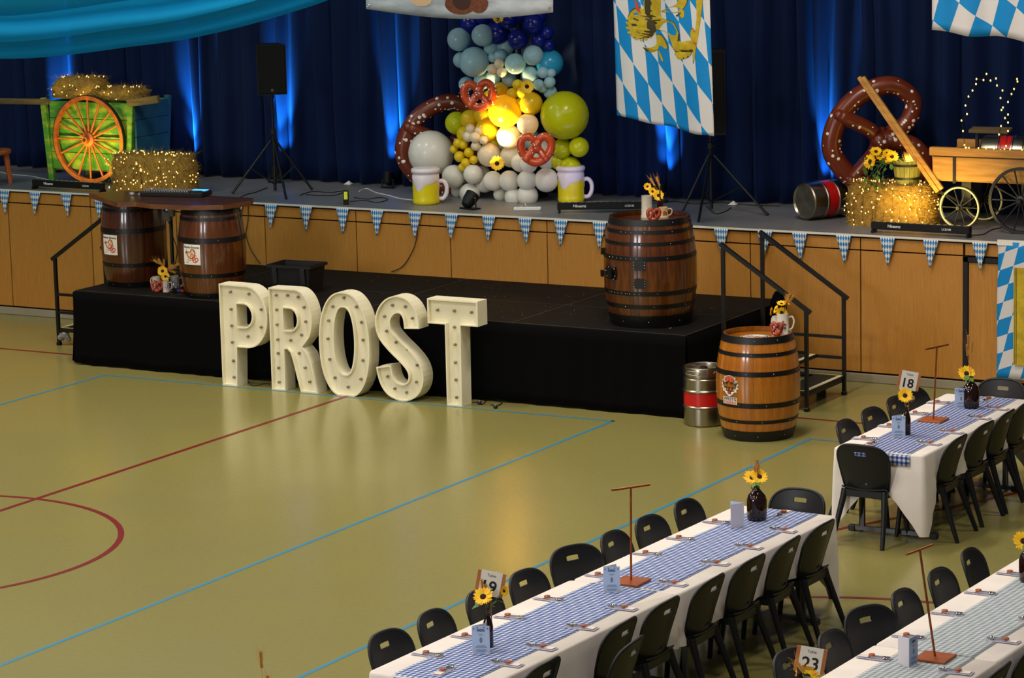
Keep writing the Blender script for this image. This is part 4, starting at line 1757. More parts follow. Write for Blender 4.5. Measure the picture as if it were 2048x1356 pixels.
def bale(label, x0, x1, y0, y1, z0, z1, seed, strands=1400, parent=None, name='hay_bale', roundness=.10):
    rr = random.Random(seed)
    cx, cy, cz = (x0 + x1) / 2, (y0 + y1) / 2, z0
    t = thing(name, label, 'hay bale', (cx, cy, cz)) if parent is None else parent
    hx, hy, hz = (x1 - x0) / 2, (y1 - y0) / 2, (z1 - z0)
    b = MB()
    nu, nv = 28, 12
    vs, fs = [], []

    def surf(a, v):
        # super-ellipse plan, rounded shoulders
        e = 5.0
        ca, sa = math.cos(a), math.sin(a)
        k = (abs(ca) ** e + abs(sa) ** e) ** (-1 / e)
        s = 1 - roundness * (max(0, (v - .55) / .45)) ** 2.2
        return Vector((hx * k * ca * s, hy * k * sa * s, hz * v))
    for j in range(nv + 1):
        v = j / nv
        for i in range(nu):
            p = surf(2 * PI * i / nu, v)
            p += Vector((rr.uniform(-1, 1), rr.uniform(-1, 1), rr.uniform(-.6, .6) if 0 < j < nv else 0)) * .012
            p.z = max(p.z, 0)
            vs.append(p)
    for j in range(nv):
        for i in range(nu):
            l = (i + 1) % nu
            fs.append((j * nu + i, j * nu + l, (j + 1) * nu + l, (j + 1) * nu + i))
    vs.append(Vector((0, 0, hz * 1.02)))
    for i in range(nu):
        fs.append((nv * nu + i, nv * nu + (i + 1) % nu, len(vs) - 1))
    b.add(vs, fs)
    base = Vector((0, 0, 0)) if parent is None else Vector((cx, cy, cz)) - parent.location
    o = b.build('hay_body', m_hay, t, True)
    o.location = base
    s = MB()
    for _ in range(strands):
        if rr.random() < .35:
            p = Vector((rr.uniform(-1, 1) * hx * .95, rr.uniform(-1, 1) * hy * .95, hz * rr.uniform(.98, 1.03)))
            nn = Vector((0, 0, 1))
        else:
            a = rr.uniform(0, 2 * PI)
            p = surf(a, rr.uniform(.02, 1.0))
            nn = Vector((p.x / hx ** 2, p.y / hy ** 2, 0)).normalized()
        d = Vector((rr.gauss(0, 1), rr.gauss(0, 1), rr.gauss(0, .8)))
        d = (d - nn * d.dot(nn) * .6).normalized()
        d += nn * rr.uniform(.0, .35)
        L = rr.uniform(.05, .15)
        w = d.cross(nn).normalized() * rr.uniform(.0016, .0036)
        q0 = p - d * L * .3 + nn * .004
        q1 = p + d * L * .7 + nn * .006
        if (base.z + q0.z) < .002:
            q0.z = .003 - base.z * 0
        if q1.z < .003:
            q1.z = .003
        s.add([q0 - w, q0 + w, q1 + w * .4], [(0, 1, 2)])
    so_ = s.build('loose_straw', m_straws, t, recalc=False)
    so_.location = base
    tag(so_, kind='stuff')
    return t, surf, (hx, hy, hz)


def fairy(label, pts, wire_r=.0014, bulb_r=.0065, every=1, wire=True):
    t = thing('fairy_light_string', label, 'fairy lights', pts[0])
    o = Vector(pts[0])
    if wire:
        w = MB()
        w.tube([Vector(p) - o for p in pts], wire_r, 4, caps=False)
        w.build('wire', m_wire_b, t)
    b = MB()
    for p in pts[::every]:
        b.ball(Vector(p) - o, bulb_r, 6, 4, sq=(1, 1, 1.35))
    tag(b.build('bulbs', m_fairy, t, recalc=False), kind='stuff')
    return t


def bale_lights(label, c, hx, hy, hz, n, seed, spread=1.0):
    rr = random.Random(seed)
    pts = []
    x = -1.0
    for k in range(n):
        u = -1 + 2 * (k + .5) / n + rr.uniform(-.06, .06)
        face = rr.random()
        if face < .38:
            p = Vector((u * hx * .97, rr.uniform(-.9, .6) * hy, hz * 1.0 + .018))
        elif face < .93:
            p = Vector((u * hx * .99, -hy - .022, hz * rr.uniform(.02, .96)))
        else:
            p = Vector(((hx + .02), rr.uniform(-.9, .5) * hy, hz * rr.uniform(.1, .9)))
        pts.append(Vector(c) + p)
    fairy(label, pts, bulb_r=.0072)


# bale behind the slab table
bx0, bx1 = -6.40, -5.34
_, _, hd_ = bale('hay bale wrapped in warm fairy lights behind the slab table', bx0, bx1, .16, .60, H, H + .44, 11, 2200)
bale_lights('warm fairy lights strewn over the hay bale behind the slab table', ((bx0 + bx1) / 2, .38, H), *hd_, 130, 5)
bx0, bx1 = 2.76, 3.66
_, _, hd_ = bale('hay bale with fairy lights carrying the sunflower bucket', bx0, bx1, .54, .98, H, H + .43, 12, 2200)
bale_lights('warm fairy lights strewn over the hay bale under the sunflower bucket', ((bx0 + bx1) / 2, .76, H), *hd_, 125, 6)

# --- green cart --------------------------------------------------------------------------------------------
m_green = pbr('flaked_green_paint', srgb(58, 120, 34), .7, col2=srgb(150, 160, 52), nscale=5, nlo=.45, nhi=.72, stretch=(1, 1, 2.2), bmp=.2)
m_teal = pbr('faded_blue_paint', srgb(28, 92, 116), .7, col2=srgb(22, 70, 96), nscale=4)
m_wheelwood = pbr('orange_wheel_paint', srgb(176, 92, 34), .6, col2=srgb(140, 66, 24), nscale=12)
m_oldwood = pbr('weathered_wood', srgb(112, 92, 52), .8, col2=srgb(84, 68, 40), nscale=8, stretch=(.4, 4, 4))
m_iron = pbr('dark_iron', srgb(28, 22, 18), .5)


def wheel(parent, c, R_, spokes, mats, rimw=.05, rimd=.05, hubr=.07, axis=(0, -1, 0), tyre=None, spr=.014):
    m_rim, m_sp, m_hub = mats
    c = Vector(c)
    ax = Vector(axis).normalized()
    M = Vector((0, 0, 1)).rotation_difference(ax).to_matrix()
    b = MB()
    ri = R_ - rimw
    b.lathe([(ri, -rimd / 2), (R_ - .008, -rimd / 2), (R_ - .008, rimd / 2), (ri, rimd / 2), (ri, -rimd / 2)], 48, c, axis=ax)
    w = b.build('wheel_rim', m_rim, parent, True, auto=30)
    b = MB()
    b.lathe([(R_ - .008, -rimd * .52), (R_, -rimd * .52), (R_, rimd * .52), (R_ - .008, rimd * .52), (R_ - .008, -rimd * .52)], 48, c, axis=ax)
    b.build('tyre', tyre or m_iron, parent, True, auto=30)
    s0 = None
    for k in range(spokes):
        a = 2 * PI * k / spokes
        if s0 is None:
            b = MB()
            b.tube([(hubr * .8, 0, 0), (ri * .5, 0, 0), (ri + .01, 0, 0)], [spr * 1.15, spr * .85, spr], 8)
            s0 = b.build('spoke', m_sp, parent, True, auto=50)
            o = s0
        else:
            o = s0.copy()
            COL.objects.link(o)
        o.location = c
        o.rotation_euler = (M @ Matrix.Rotation(a, 3, 'Z')).to_euler()
    b = MB()
    b.lathe([(.001, rimd * 1.9), (hubr * .45, rimd * 1.9), (hubr * .55, rimd * .9), (hubr, rimd * .6), (hubr, -rimd * .6), (hubr * .6, -rimd)], 18, c, axis=ax)
    b.build('hub', m_hub, parent, True, auto=40)
    b = MB()
    b.lathe([(.001, rimd * 2.15), (hubr * .22, rimd * 2.15), (hubr * .24, rimd * 1.8)], 10, c, axis=ax)
    b.build('axle_cap', m_iron, parent)


cart = thing('farm_cart', 'old green farm cart with orange spoked wheels, loaded with hay', 'cart', (-7.08, 1.15, H))
O_ = cart.location
WZ = .535
wheel(cart, (0, -.42, WZ), .53, 16, (m_wheelwood, m_wheelwood, m_wheelwood), .055, .05, .085)
wheel(cart, (0, .42, WZ), .53, 16, (m_wheelwood, m_wheelwood, m_wheelwood), .055, .05, .085, axis=(0, 1, 0))
b = MB()
b.tube([(0, -.4, WZ), (0, .4, WZ)], .03, 8)
b.build('axle', m_iron, cart)
zb, zt = .16, .98
for k in range(4):
    z0, z1 = zb + (zt - zb) * k / 4, zb + (zt - zb) * (k + 1) / 4 - .006
    for yy in (-.34, .34):
        b = MB()
        b.box((-.02, yy, (z0 + z1) / 2), (1.22 - .0 * k, .03, z1 - z0), bev=.004)
        b.build('side_board', m_green, cart)
    for (xx, mm) in ((-.62, m_green), (.62, m_teal)):
        b = MB()
        b.box((xx, 0, (z0 + z1) / 2), (.03, .65, z1 - z0), bev=.004)
        b.build('end_board', mm, cart)
b = MB()
b.box((0, 0, zb + .0), (1.2, .66, .03))
b.build('cart_floor', m_oldwood, cart)
for (xx, yy) in ((-.66, -.36), (-.66, .36), (.56, -.36), (.56, .36)):
    b = MB()
    lean = -.05 if xx < 0 else .05
    b.bar((xx - lean * .6, yy, .0 if xx < 0 else .1), (xx + lean, yy, zt + .03), .075, .06, bev=.006)
    b.build('corner_post', m_teal if xx > 0 and yy > 0 else m_green, cart)
for yy in (-.37,):
    b = MB()
    b.bar((-1.75, yy, zt - .035), (-.62, yy, zt - .015), .05, .07, bev=.006)
    b.build('shaft', m_oldwood, cart)
    b = MB()
    b.bar((.56, yy, zt + .0), (1.02, yy, zt + .06), .05, .09, bev=.006)
    b.build('tail_bar', m_oldwood, cart)
hayc, _, hd1 = bale('shaggy heap of hay on the left end of the green cart', -7.76, -7.10, .86, 1.30, H + 1.0, H + 1.24, 21, 900, None, 'hay_heap', .35)
bale_lights('fairy lights on the hay at the left end of the cart', (-7.43, 1.08, H + 1.0), hd1[0], hd1[1] * .95, hd1[2] * .97, 26, 8)
_, _, hd2 = bale('low heap of hay on the right end of the green cart', -7.08, -6.52, .86, 1.30, H + 1.0, H + 1.13, 22, 700, None, 'hay_heap', .35)
bale_lights('fairy lights on the hay at the right end of the cart', (-6.80, 1.08, H + 1.0), hd2[0], hd2[1] * .95, hd2[2], 16, 9)
# worn wooden stool cut by the left edge of the picture
st = thing('wooden_stool', 'worn brown wooden stool at the left edge of the stage', 'stool', (-8.22, .35, H))
b = MB()
b.lathe([(.001, .36), (.19, .36), (.20, .38), (.20, .40), (.19, .415), (.001, .415)], 24)
b.build('seat', m_wheelwood, st)
for k in range(4):
    a = PI / 4 + k * PI / 2
    b = MB()
    b.tube([(.17 * math.cos(a), .17 * math.sin(a), 0), (.13 * math.cos(a), .13 * math.sin(a), .37)], [.03, .04], 8)
    b.build('leg', m_wheelwood, st)

# --- wagon at the right --------------------------------------------------------------------------------------
m_pine = pbr('golden_pine_board', srgb(196, 142, 62), .5, col2=srgb(170, 114, 44), nscale=6, stretch=(.35, 4, 4), bmp=.08)
m_rubber_y = pbr('white_wheel_paint', srgb(206, 200, 160), .45)
m_iron2 = pbr('black_wagon_iron', srgb(18, 16, 15), .45)
wg = thing('wooden_wagon', 'small golden wooden wagon with spoked wheels and a long draw pole', 'wagon', (4.37, 1.02, H))
W0 = wg.location
zb, zt = .50, .755
for yy in (-.36, .36):
    b = MB()
    b.box((.35, yy, (zb + zt) / 2 - .01), (2.05, .028, zt - zb - .02), bev=.004)
    b.build('side_board', m_pine, wg)
    b = MB()
    b.box((.35, yy - .02 * (1 if yy < 0 else -1), zt + .035), (2.10, .06, .085), bev=.006)
    b.build('top_rail', m_pine, wg)
    b = MB()
    b.box((.35, yy - .018 * (1 if yy < 0 else -1), zt - .008), (2.06, .012, .018))
    b.build('iron_strap', m_iron2, wg)
    b = MB()
    for xx in (-.44, .75):
        b.box((xx, yy - .02 * (1 if yy < 0 else -1), (zb + zt) / 2 + .02), (.03, .012, zt - zb + .10))
    tag(b.build('iron_brackets', m_iron2, wg), kind='stuff')
for xx in (-.675, 1.37):
    b = MB()
    b.box((xx, 0, (zb + zt) / 2), (.03, .70, zt - zb), bev=.004)
    b.build('end_board', m_pine, wg)
b = MB()
b.box((.35, 0, zb - .0), (2.05, .70, .03))
b.build('wagon_floor', m_pine, wg)
for sy in (-1, 1):
    wheel(wg, (-.40, sy * .33, .218), .218, 10, (m_rubber_y, m_iron2, m_iron2), .022, .035, .038, axis=(0, sy, 0), spr=.008)
    wheel(wg, (.30, sy * .47, .335), .335, 14, (m_iron2, m_iron2, m_iron2), .03, .035, .05, axis=(0, sy, 0), spr=.009)
for (xx, z, w) in ((-.40, .218, .33), (.30, .335, .47)):
    b = MB()
    b.tube([(xx, -w, z), (xx, w, z)], .018, 8)
    b.build('axle', m_iron2, wg)
    b = MB()
    b.box((xx, 0, (z + zb) / 2), (.10, .30, zb - z))
    b.build('bolster', m_iron2, wg)
# draw pole: two ash bars leaning up to the left
pa = at(1880, 384, y=.66) - W0
pb_ = at(1722, 154, y=.60) - W0
for k, off in enumerate((Vector((-.022, 0, 0)), Vector((.026, -.01, .03)))):
    b = MB()
    b.bar(pa + off, pb_ + off + Vector((.0, 0, -.03 * k)), .036, .045, bev=.004)
    b.build('draw_pole', m_pine, wg)
b = MB()
b.bar(pa, Vector((-.40, -.20, .23)), .03, .03)
b.build('pole_hinge', m_iron2, wg)
b = MB()
b.box((-.30, .26, zt + .19), (.42, .16, .03), rot=Euler((.15, 0, .06)).to_matrix(), bev=.004)
b.build('seat_board', m_oldwood, wg)
for xx in (-.45, -.15):
    b = MB()
    b.bar((xx, .28, zt - .24), (xx, .28, zt + .175), .03)
    b.build('seat_post', m_iron2, wg)
keg('steel keg with a red band lying in the wooden wagon', (4.06, 1.12, H + zb + .212), Vector((0, 0, 1)).rotation_difference(Vector((.95, .12, 0)).normalized()).to_euler(), .54, .195)

# fairy lights strung over wires above the wagon
fy = .62
pts = [at(a, b_, y=fy) for a, b_ in ((1933, 296), (1929, 290), (1926, 262), (1923, 241), (1934, 228), (1931, 211), (1937, 193), (1945, 181), (1952, 168), (1953, 158), (1967, 160), (1973, 148), (1981, 161), (1992, 157), (1994, 171), (2005, 181), (2001, 196), (2003, 220), (2002, 252), (1998, 269), (2001, 300))]
fairy('arch of fairy lights standing on the front of the wagon', pts, .003, .009)
pts = [at(a, b_, y=fy + .1) for a, b_ in ((2012, 292), (2016, 262), (2016, 245), (2010, 236), (2016, 229), (2006, 215), (2016, 204), (2023, 188), (2028, 178), (2034, 158), (2035, 163))]
fairy('single slanting strand of fairy lights at the right of the wagon', pts, .003, .009)
pts = [at(a, b_, y=.575) for a, b_ in ((1931, 293), (1938, 297), (1957, 294), (1972, 293), (1988, 289), (2009, 286), (2020, 292), (2044, 292))]
pts = [Vector((p.x, .575, H + zt + .088)) for p in pts]
fairy('fairy lights lying along the top rail of the wagon', pts, .002, .008)

# sunflower bucket on the bale
m_bucket = pbr('pale_green_wood', srgb(150, 142, 70), .6, col2=srgb(120, 112, 50), nscale=9, stretch=(3, 3, .5), bmp=.1)
BX, BY, BZ = 3.40, .70, H + .437
bk = thing('wooden_bucket', 'round wooden bucket planter standing on the lit hay bale', 'bucket', (BX, BY, BZ))
nst = 18
for k in range(nst):
    b = MB()
    a0, a1 = 2 * PI * k / nst + .012, 2 * PI * (k + 1) / nst - .012
    vs = []
    for (r_, z) in ((.118, 0), (.158, .245)):
        for a in (a0, a1):
            vs += [(r_ * math.cos(a), r_ * math.sin(a), z), ((r_ - .014) * math.cos(a), (r_ - .014) * math.sin(a), z)]
    b.add(vs, [(0, 2, 6, 4), (1, 5, 7, 3), (4, 6, 7, 5), (0, 4, 5, 1), (2, 3, 7, 6), (0, 1, 3, 2)])
    b.build('stave', m_bucket, bk)
for z in (.05, .185):
    b = MB()
    r0, r1 = .118 + .04 * z / .245, .118 + .04 * (z + .022) / .245
    b.lathe([(r0 + .001, z), (r0 + .004, z), (r1 + .004, z + .022), (r1 + .001, z + .022)], 32)
    b.build('hoop', m_iron2, bk)
b = MB()
b.lathe([(.001, .02), (.11, .02)], 20)
b.lathe([(.001, .2), (.13, .2)], 20)
b.build('soil', m_oldwood, bk)
rr = random.Random(4)
b = MB()
for k in range(170):
    a, r_ = rr.uniform(0, 6.28), rr.uniform(0, .085)
    p0 = Vector((.03 + r_ * .5 * math.cos(a), r_ * .5 * math.sin(a), .2))
    p1 = Vector((.03 + r_ * 1.2 * math.cos(a), r_ * 1.2 * math.sin(a), .2 + rr.uniform(.09, .16)))
    w = Vector((.003, 0, 0))
    b.add([p0 - w, p0 + w, p1], [(0, 1, 2)])
ts = b.build('straw_tuft', m_straws, bk, recalc=False)
tag(ts, kind='stuff')
heads = [((1740, 323), .085, (-.3, -.9, .25)), ((1752, 303), .07, (.3, -.6, .8)), ((1763, 314), .065, (.2, -.6, .9)), ((1772, 317), .062, (.3, -.9, .3)), ((1784, 313), .072, (.5, -.86, .25)), ((1775, 306), .06, (.4, -.5, .8))]
lab = ['largest sunflower of the bucket, facing left', 'sunflower seen from the side at the top of the bucket bunch', 'small upturned sunflower in the middle of the bucket bunch', 'front sunflower low in the bucket bunch', 'sunflower nearest the lit straw in the bucket', 'upturned sunflower behind the lit straw in the bucket']
for k, ((px, py), r_, n_) in enumerate(heads):
    hw = at(px, py, y=.62)
    sunflower(lab[k], (BX - .06 + .012 * k, BY - .03, BZ + .2), hw, n_, r_, 30 + k, 0)
foli = thing('trailing_foliage', 'leafy green stems hanging over the left side of the bucket', 'foliage', (BX - .14, BY - .02, BZ + .18))
rr = random.Random(9)
b = MB()
for k in range(70):
    px, py = rr.uniform(1724, 1790), rr.uniform(318, 378)
    if px > 1770 and py > 332:
        continue
    p = at(px, py, y=rr.uniform(.50, .60)) - foli.location
    a = rr.uniform(0, 6.28)
    leaf_blade(b, p, p + Vector((math.cos(a) * .05, -.01, math.sin(a) * .05)), .022, .01)
tag(b.build('leaves', m_leaf, foli, recalc=False), kind='stuff')
b = MB()
for k in range(5):
    e = at(rr.uniform(1728, 1765), rr.uniform(345, 375), y=.57) - foli.location
    b.tube(spline([(0, 0, 0), (e.x * .5, -.06, .03), e], 4), .003, 5)
tag(b.build('stems', m_stem, foli), kind='stuff')

# --- bunting --------------------------------------------------------------------------------------------------
BAV_B, BAV_W = srgb(24, 112, 178), srgb(214, 210, 204)
m_bunt = lozenge('blue_white_lozenge_fine', BAV_B, BAV_W, .030, .030, .46, 0, .6)
nt = m_bunt.node_tree
# rhombi standing upright: lines u + k v and u - k v
for n_ in list(nt.nodes):
    if n_.type not in ('BSDF_PRINCIPLED', 'OUTPUT_MATERIAL'):
        nt.nodes.remove(n_)
bs = nt.nodes['Principled BSDF']
u, v, _ = sep(nt, coords(nt, 'UV'))
s_ = ((u / .0275) + (v / .062)).floor()
t_ = ((u / .0275) - (v / .062)).floor()
nt.links.new(mixc(nt, (s_ + t_).mod(2.0), BAV_W, BAV_B), bs.inputs['Base Color'])
bunt = thing('bunting', 'string of blue and white lozenge pennants along the stage edge', 'bunting', (0, -.03, H - .012))
bx = [8, 70, 132, 198, 266, 336, 405, 474, 542, 612, 685, 754, 830, 903, 978, 1050, 1122, 1199, 1274, 1352, 1442, 1530, 1599, 1687, 1775, 1862, 1960]
for i, px in enumerate(bx):
    ly = 374.8 + px * .0535 + 6 * math.sin(PI * px / 2048)
    w = at(px, ly, y=-.03)
    rr = random.Random(i)
    sw = rr.uniform(-.02, .02)
    b = MB()
    n = 6
    for j in range(n + 1):
        t = j / n
        for k in range(5):
            uu = (k / 4 - .5) * .172 * (1 - t)
            y_ = -.004 - .012 * math.sin(t * 2.2) + .006 * math.sin(k + i) * t
            b.v.append((uu + sw * t, y_, -.285 * t))
            b.uv[len(b.v) - 1] = (uu, -.285 * t)
    for j in range(n):
        for k in range(4):
            a = j * 5 + k
            b.f.append((a, a + 5, a + 6, a + 1))
            b.m.append(0)
    o = b.build('pennant', m_bunt, bunt, True, recalc=False)
    o.location = (w.x, 0, 0)
    md = o.modifiers.new('thickness', 'SOLIDIFY')
    md.thickness = .002
b = MB()
b.box((-1.5, .001, .002), (13.0, .004, .016))
b.build('tape', pbr('white_tape', srgb(214, 208, 196), .6), bunt)

# --- flags, banner, sheer drape ---------------------------------------------------------------------------------
FL_B, FL_W = srgb(20, 128, 196), srgb(206, 202, 204)
m_flag = lozenge('blue_white_lozenge_flag', FL_W, FL_B, .170, .37, -.085, -.95, .6)
P_BL, P_BR = at(1234, 231, y=-.22), at(1428, 274, y=-.52)
P_TL, P_TR = at(1227, -10, y=-.22), at(1419, -10, y=-.52)
ex_ = (P_TL - P_BL)
P_TL2, P_TR2 = P_BL + (P_TL - P_BL) * 1.25, P_BR + (P_TR - P_BR) * 1.12
FW = (P_BR - P_BL).length


def flag_pt(u, v):
    """u 0..1 left to right, v 0..1 bottom to top"""
    a = P_BL.lerp(P_BR, u)
    b_ = P_TL2.lerp(P_TR2, u)
    p = a.lerp(b_, v)
    nrm_ = Vector((.30, -.95, 0))
    p = p + nrm_ * (.022 * math.sin(u * 9 + v * 2) + .014 * math.sin(u * 17 - v * 3))
    p.z += .008 * math.sin(u * 14) * (1 - v)
    return p


FH = (P_TL2 - P_BL).length
flag = thing('lozenge_flag', 'large blue and white lozenge flag with a golden lion, hanging above the stage', 'flag', P_BL)
o = sheet('flag_cloth', lambda u, v: flag_pt(u, v) - P_BL, 40, 40, m_flag, flag, uv=lambda u, v: (u * FW, (1 - v) * FH), thick=.003)
# the lion, traced as flat print in zoomed photo pixels (x right, y down)
def fz(X, Y):
    """print coordinates -> (u, v) on the flag"""
    px, py = 1180 + X / 3.229, Y / 3.229
    l = 1227 + (1234 - 1227) * (py / 231)
    r = 1419 + 9 * py / 274
    u = (px - l) / (r - l)
    bot = 231 + 43 * u
    top = -10 + (0) * u
    q = (bot - py) / (bot - top)
    return u, q / (1.25 + (1.12 - 1.25) * u)


def lion_mp(u, v, d):
    return flag_pt(u, v) + Vector((.30, -.95, 0)) * (.004 + d) - P_BL


lion = MB()


def lp(pts, d, mi):
    P = [fz(*p) for p in pts]
    # densify so the print follows the waves of the cloth
    D = []
    for i in range(len(P)):
        a, b_ = P[i], P[(i + 1) % len(P)]
        k = max(1, int(math.hypot(a[0] - b_[0], a[1] - b_[1]) / .03))
        for j in range(k):
            D.append((a[0] + (b_[0] - a[0]) * j / k, a[1] + (b_[1] - a[1]) * j / k))
    poly_on(lion, lion_mp, D, d, mi)


def shape(pts, edge=True):
    P = [tuple(p[:2]) for p in spline([(p[0], p[1], 0) for p in pts], 3, True)]
    cx = sum(p[0] for p in P) / len(P)
    cy = sum(p[1] for p in P) / len(P)
    lp(P, .0, 1)
    lp([(cx + (p[0] - cx) * .94, cy + (p[1] - cy) * .94) for p in P], .0025, 0)


shape([(360, -40), (450, -40), (455, 60), (470, 115), (545, 140), (580, 210), (590, 270), (660, 262), (685, 295), (670, 330), (560, 335), (530, 270), (500, 210), (430, 190), (390, 160), (350, 60)])
shape([(255, 85), (290, 50), (330, 48), (350, 75), (420, 120), (432, 180), (400, 235), (340, 245), (290, 245), (262, 205), (245, 150)])
shape([(300, 60), (318, 62), (345, 95), (362, 60), (372, 0), (352, -10), (345, 55), (330, 50)])
shape([(470, 75), (530, 80), (590, 70), (632, 10), (620, -30), (585, -30), (560, 25), (480, 60)])
shape([(580, 65), (610, 60), (612, 105), (590, 110)])
shape([(555, 335), (600, 330), (660, 330), (640, 365), (580, 380), (560, 360)])
shape([(688, -30), (728, -30), (715, 130), (690, 300), (672, 410), (668, 300), (690, 120)])
shape([(432, 222), (470, 228), (505, 290), (500, 318), (455, 290), (440, 320), (395, 335), (358, 320), (345, 300), (385, 305), (430, 285)])
shape([(440, 320), (460, 345), (478, 390), (470, 398), (452, 360)])
shape([(650, 200), (665, 180), (685, 210), (680, 290), (655, 250)])
for k in range(11):
    a = 2.2 + k * .34
    shape([(335 + 78 * math.cos(a), 160 - 88 * math.sin(a)), (335 + 106 * math.cos(a + .08), 160 - 104 * math.sin(a + .08)), (335 + 80 * math.cos(a + .3), 160 - 86 * math.sin(a + .3))])
for (a, b_, c_) in (((290, 0), (300, 60), (325, 80)), ((655, 175), (668, 185), (675, 205)), ((668, 265), (690, 275), (685, 295))):
    lp([a, (a[0] + 12, a[1]), (c_[0] + 6, c_[1]), c_, b_], .004, 2)
for (pts) in ([(270, 150), (300, 150), (310, 165), (275, 165)], [(285, 110), (330, 130), (325, 137), (280, 118)], [(330, 150), (345, 110), (350, 112), (338, 155)], [(300, 195), (325, 205), (345, 195), (325, 215)],
              [(575, 215), (584, 212), (580, 265), (570, 262)], [(598, 345), (602, 340), (612, 375), (606, 376)], [(625, 340), (630, 340), (640, 365), (634, 368)], [(560, 95), (590, 75), (592, 82), (566, 104)]):
    lp(pts, .0045, 1)
lion.build('lion_print', [pbr('golden_print', srgb(196, 168, 18), .6, col2=srgb(170, 142, 12), nscale=12), pbr('dark_gold_print', srgb(58, 48, 14), .6), m_red_ink], flag, recalc=False)

# second flag hanging at the upper right
A_, B_ = at(1864, 62, y=-.6), at(2042, 80, y=-.6)
B_ = A_ + (B_ - A_) * 1.3
m_flag2 = lozenge('blue_white_lozenge_flag_small', FL_B, FL_W, .19, .36, .30, -.62, .6)


def f2(u, v):
    p = A_.lerp(B_, u) + Vector((0, 0, 1.1 * v))
    p += Vector((.0, -1, 0)) * (.03 * math.sin(u * 10 + v) + .015 * math.sin(u * 23))
    p.z += .016 * math.sin(u * 12 + .6) * (1 - v)
    p.x += .015 * v
    return p


fl2 = thing('lozenge_flag', 'blue and white lozenge flag hanging at the upper right corner', 'flag', A_)
sheet('flag_cloth', lambda u, v: f2(u, v) - A_, 36, 14, m_flag2, fl2, uv=lambda u, v: (u * 1.15 + .03, (1 - v) * 1.1 + .10), thick=.003)
# flag taped to the stage front at the right
m_flag3 = lozenge('blue_white_lozenge_flag_wide', FL_W, FL_B, .128, .165, .27, .38, .6)
fl3 = thing('lozenge_flag', 'blue and white lozenge flag hung on the stage front by the door', 'flag', (4.655, -.05, H))


def f3(u, v):
    return Vector((u * 1.0 + .004 * math.sin(v * 9), -.006 - .012 * (1 - v) + .010 * math.sin(u * 12 + v * 2), .008 - (1 - v) * 1.36))


sheet('flag_cloth', f3, 24, 20, m_flag3, fl3, uv=lambda u, v: (u * 1.0 + .02, (1 - v) * 1.36 + .03), thick=.003)
b = MB()
b.box((.5, -.010, .002), (1.0, .008, .055))
b.build('hem_tape', m_white_print, fl3)
b = MB()
b.box((.36, -.036, -.72), (.36, .004, .97))
b.build('crest_panel', pbr('golden_print', srgb(196, 168, 18), .6), fl3)
b = MB()
for xx in (.195, .21):
    b.box((xx, -.039, -.72), (.004, .004, .95))
tag(b.build('crest_lines', pbr('dark_gold_print', srgb(58, 48, 14), .6), fl3), kind='stuff')

# banner across the top
m_banner = pbr('white_vinyl_banner', srgb(196, 196, 202), .5, col2=srgb(150, 152, 164), nscale=2.2, stretch=(1, 1, 3), nlo=.42, nhi=.7)
bl_, br_ = at(732, 18, y=-.1), at(1105, 25, y=-.1)


def fb(u, v):
    p = bl_.lerp(br_, u)
    p.z += -.085 * math.sin(PI * u) * (1 - v) + v * .9
    p.y += .02 * math.sin(u * 7 + v * 3)
    return p


bn = thing('vinyl_banner', 'white vinyl banner with a pretzel picture hanging at the top centre', 'banner', bl_)
sheet('banner_sheet', lambda u, v: fb(u, v) - bl_, 30, 10, m_banner, bn, uv=lambda u, v: (u, v), thick=.003)
pm = MB()
bmp = lambda u, v, d: fb(u, v) - bl_ + Vector((0, -.004 - d, 0))
pts = [(.52 + .085 * math.cos(k * PI / 12), .155 + .11 * math.sin(k * PI / 12)) for k in range(24)]
poly_on(pm, bmp, pts, .001, 0)
pts = [(.62 + .05 * math.cos(k * PI / 12), .16 + .10 * math.sin(k * PI / 12)) for k in range(24)]
poly_on(pm, bmp, pts, .002, 0)
pts = [(.53 + .05 * math.cos(k * PI / 12), .19 + .09 * math.sin(k * PI / 12)) for k in range(24)]
poly_on(pm, bmp, pts, .003, 1)
pts = [(.25, .14), (.28, .11), (.33, .12), (.36, .16), (.36, .2), (.25, .2)]
poly_on(pm, bmp, pts, .001, 2)
pm.build('banner_print', [pbr('baked_brown_print', srgb(122, 62, 24), .6, col2=srgb(92, 42, 16), nscale=40), pbr('dark_brown_print', srgb(60, 28, 12), .6), m_tan_ink], bn, recalc=False)
ey_ = MB()
for (u_, v_) in ((.015, .045), (.985, .05)):
    p = bmp(u_, v_, .003)
    ey_.tube([p + Vector((.012 * math.cos(k * PI / 5), 0, .012 * math.sin(k * PI / 5))) for k in range(10)], .004, 6, True)
tag(ey_.build('eyelets', m_rivet, bn), kind='stuff')

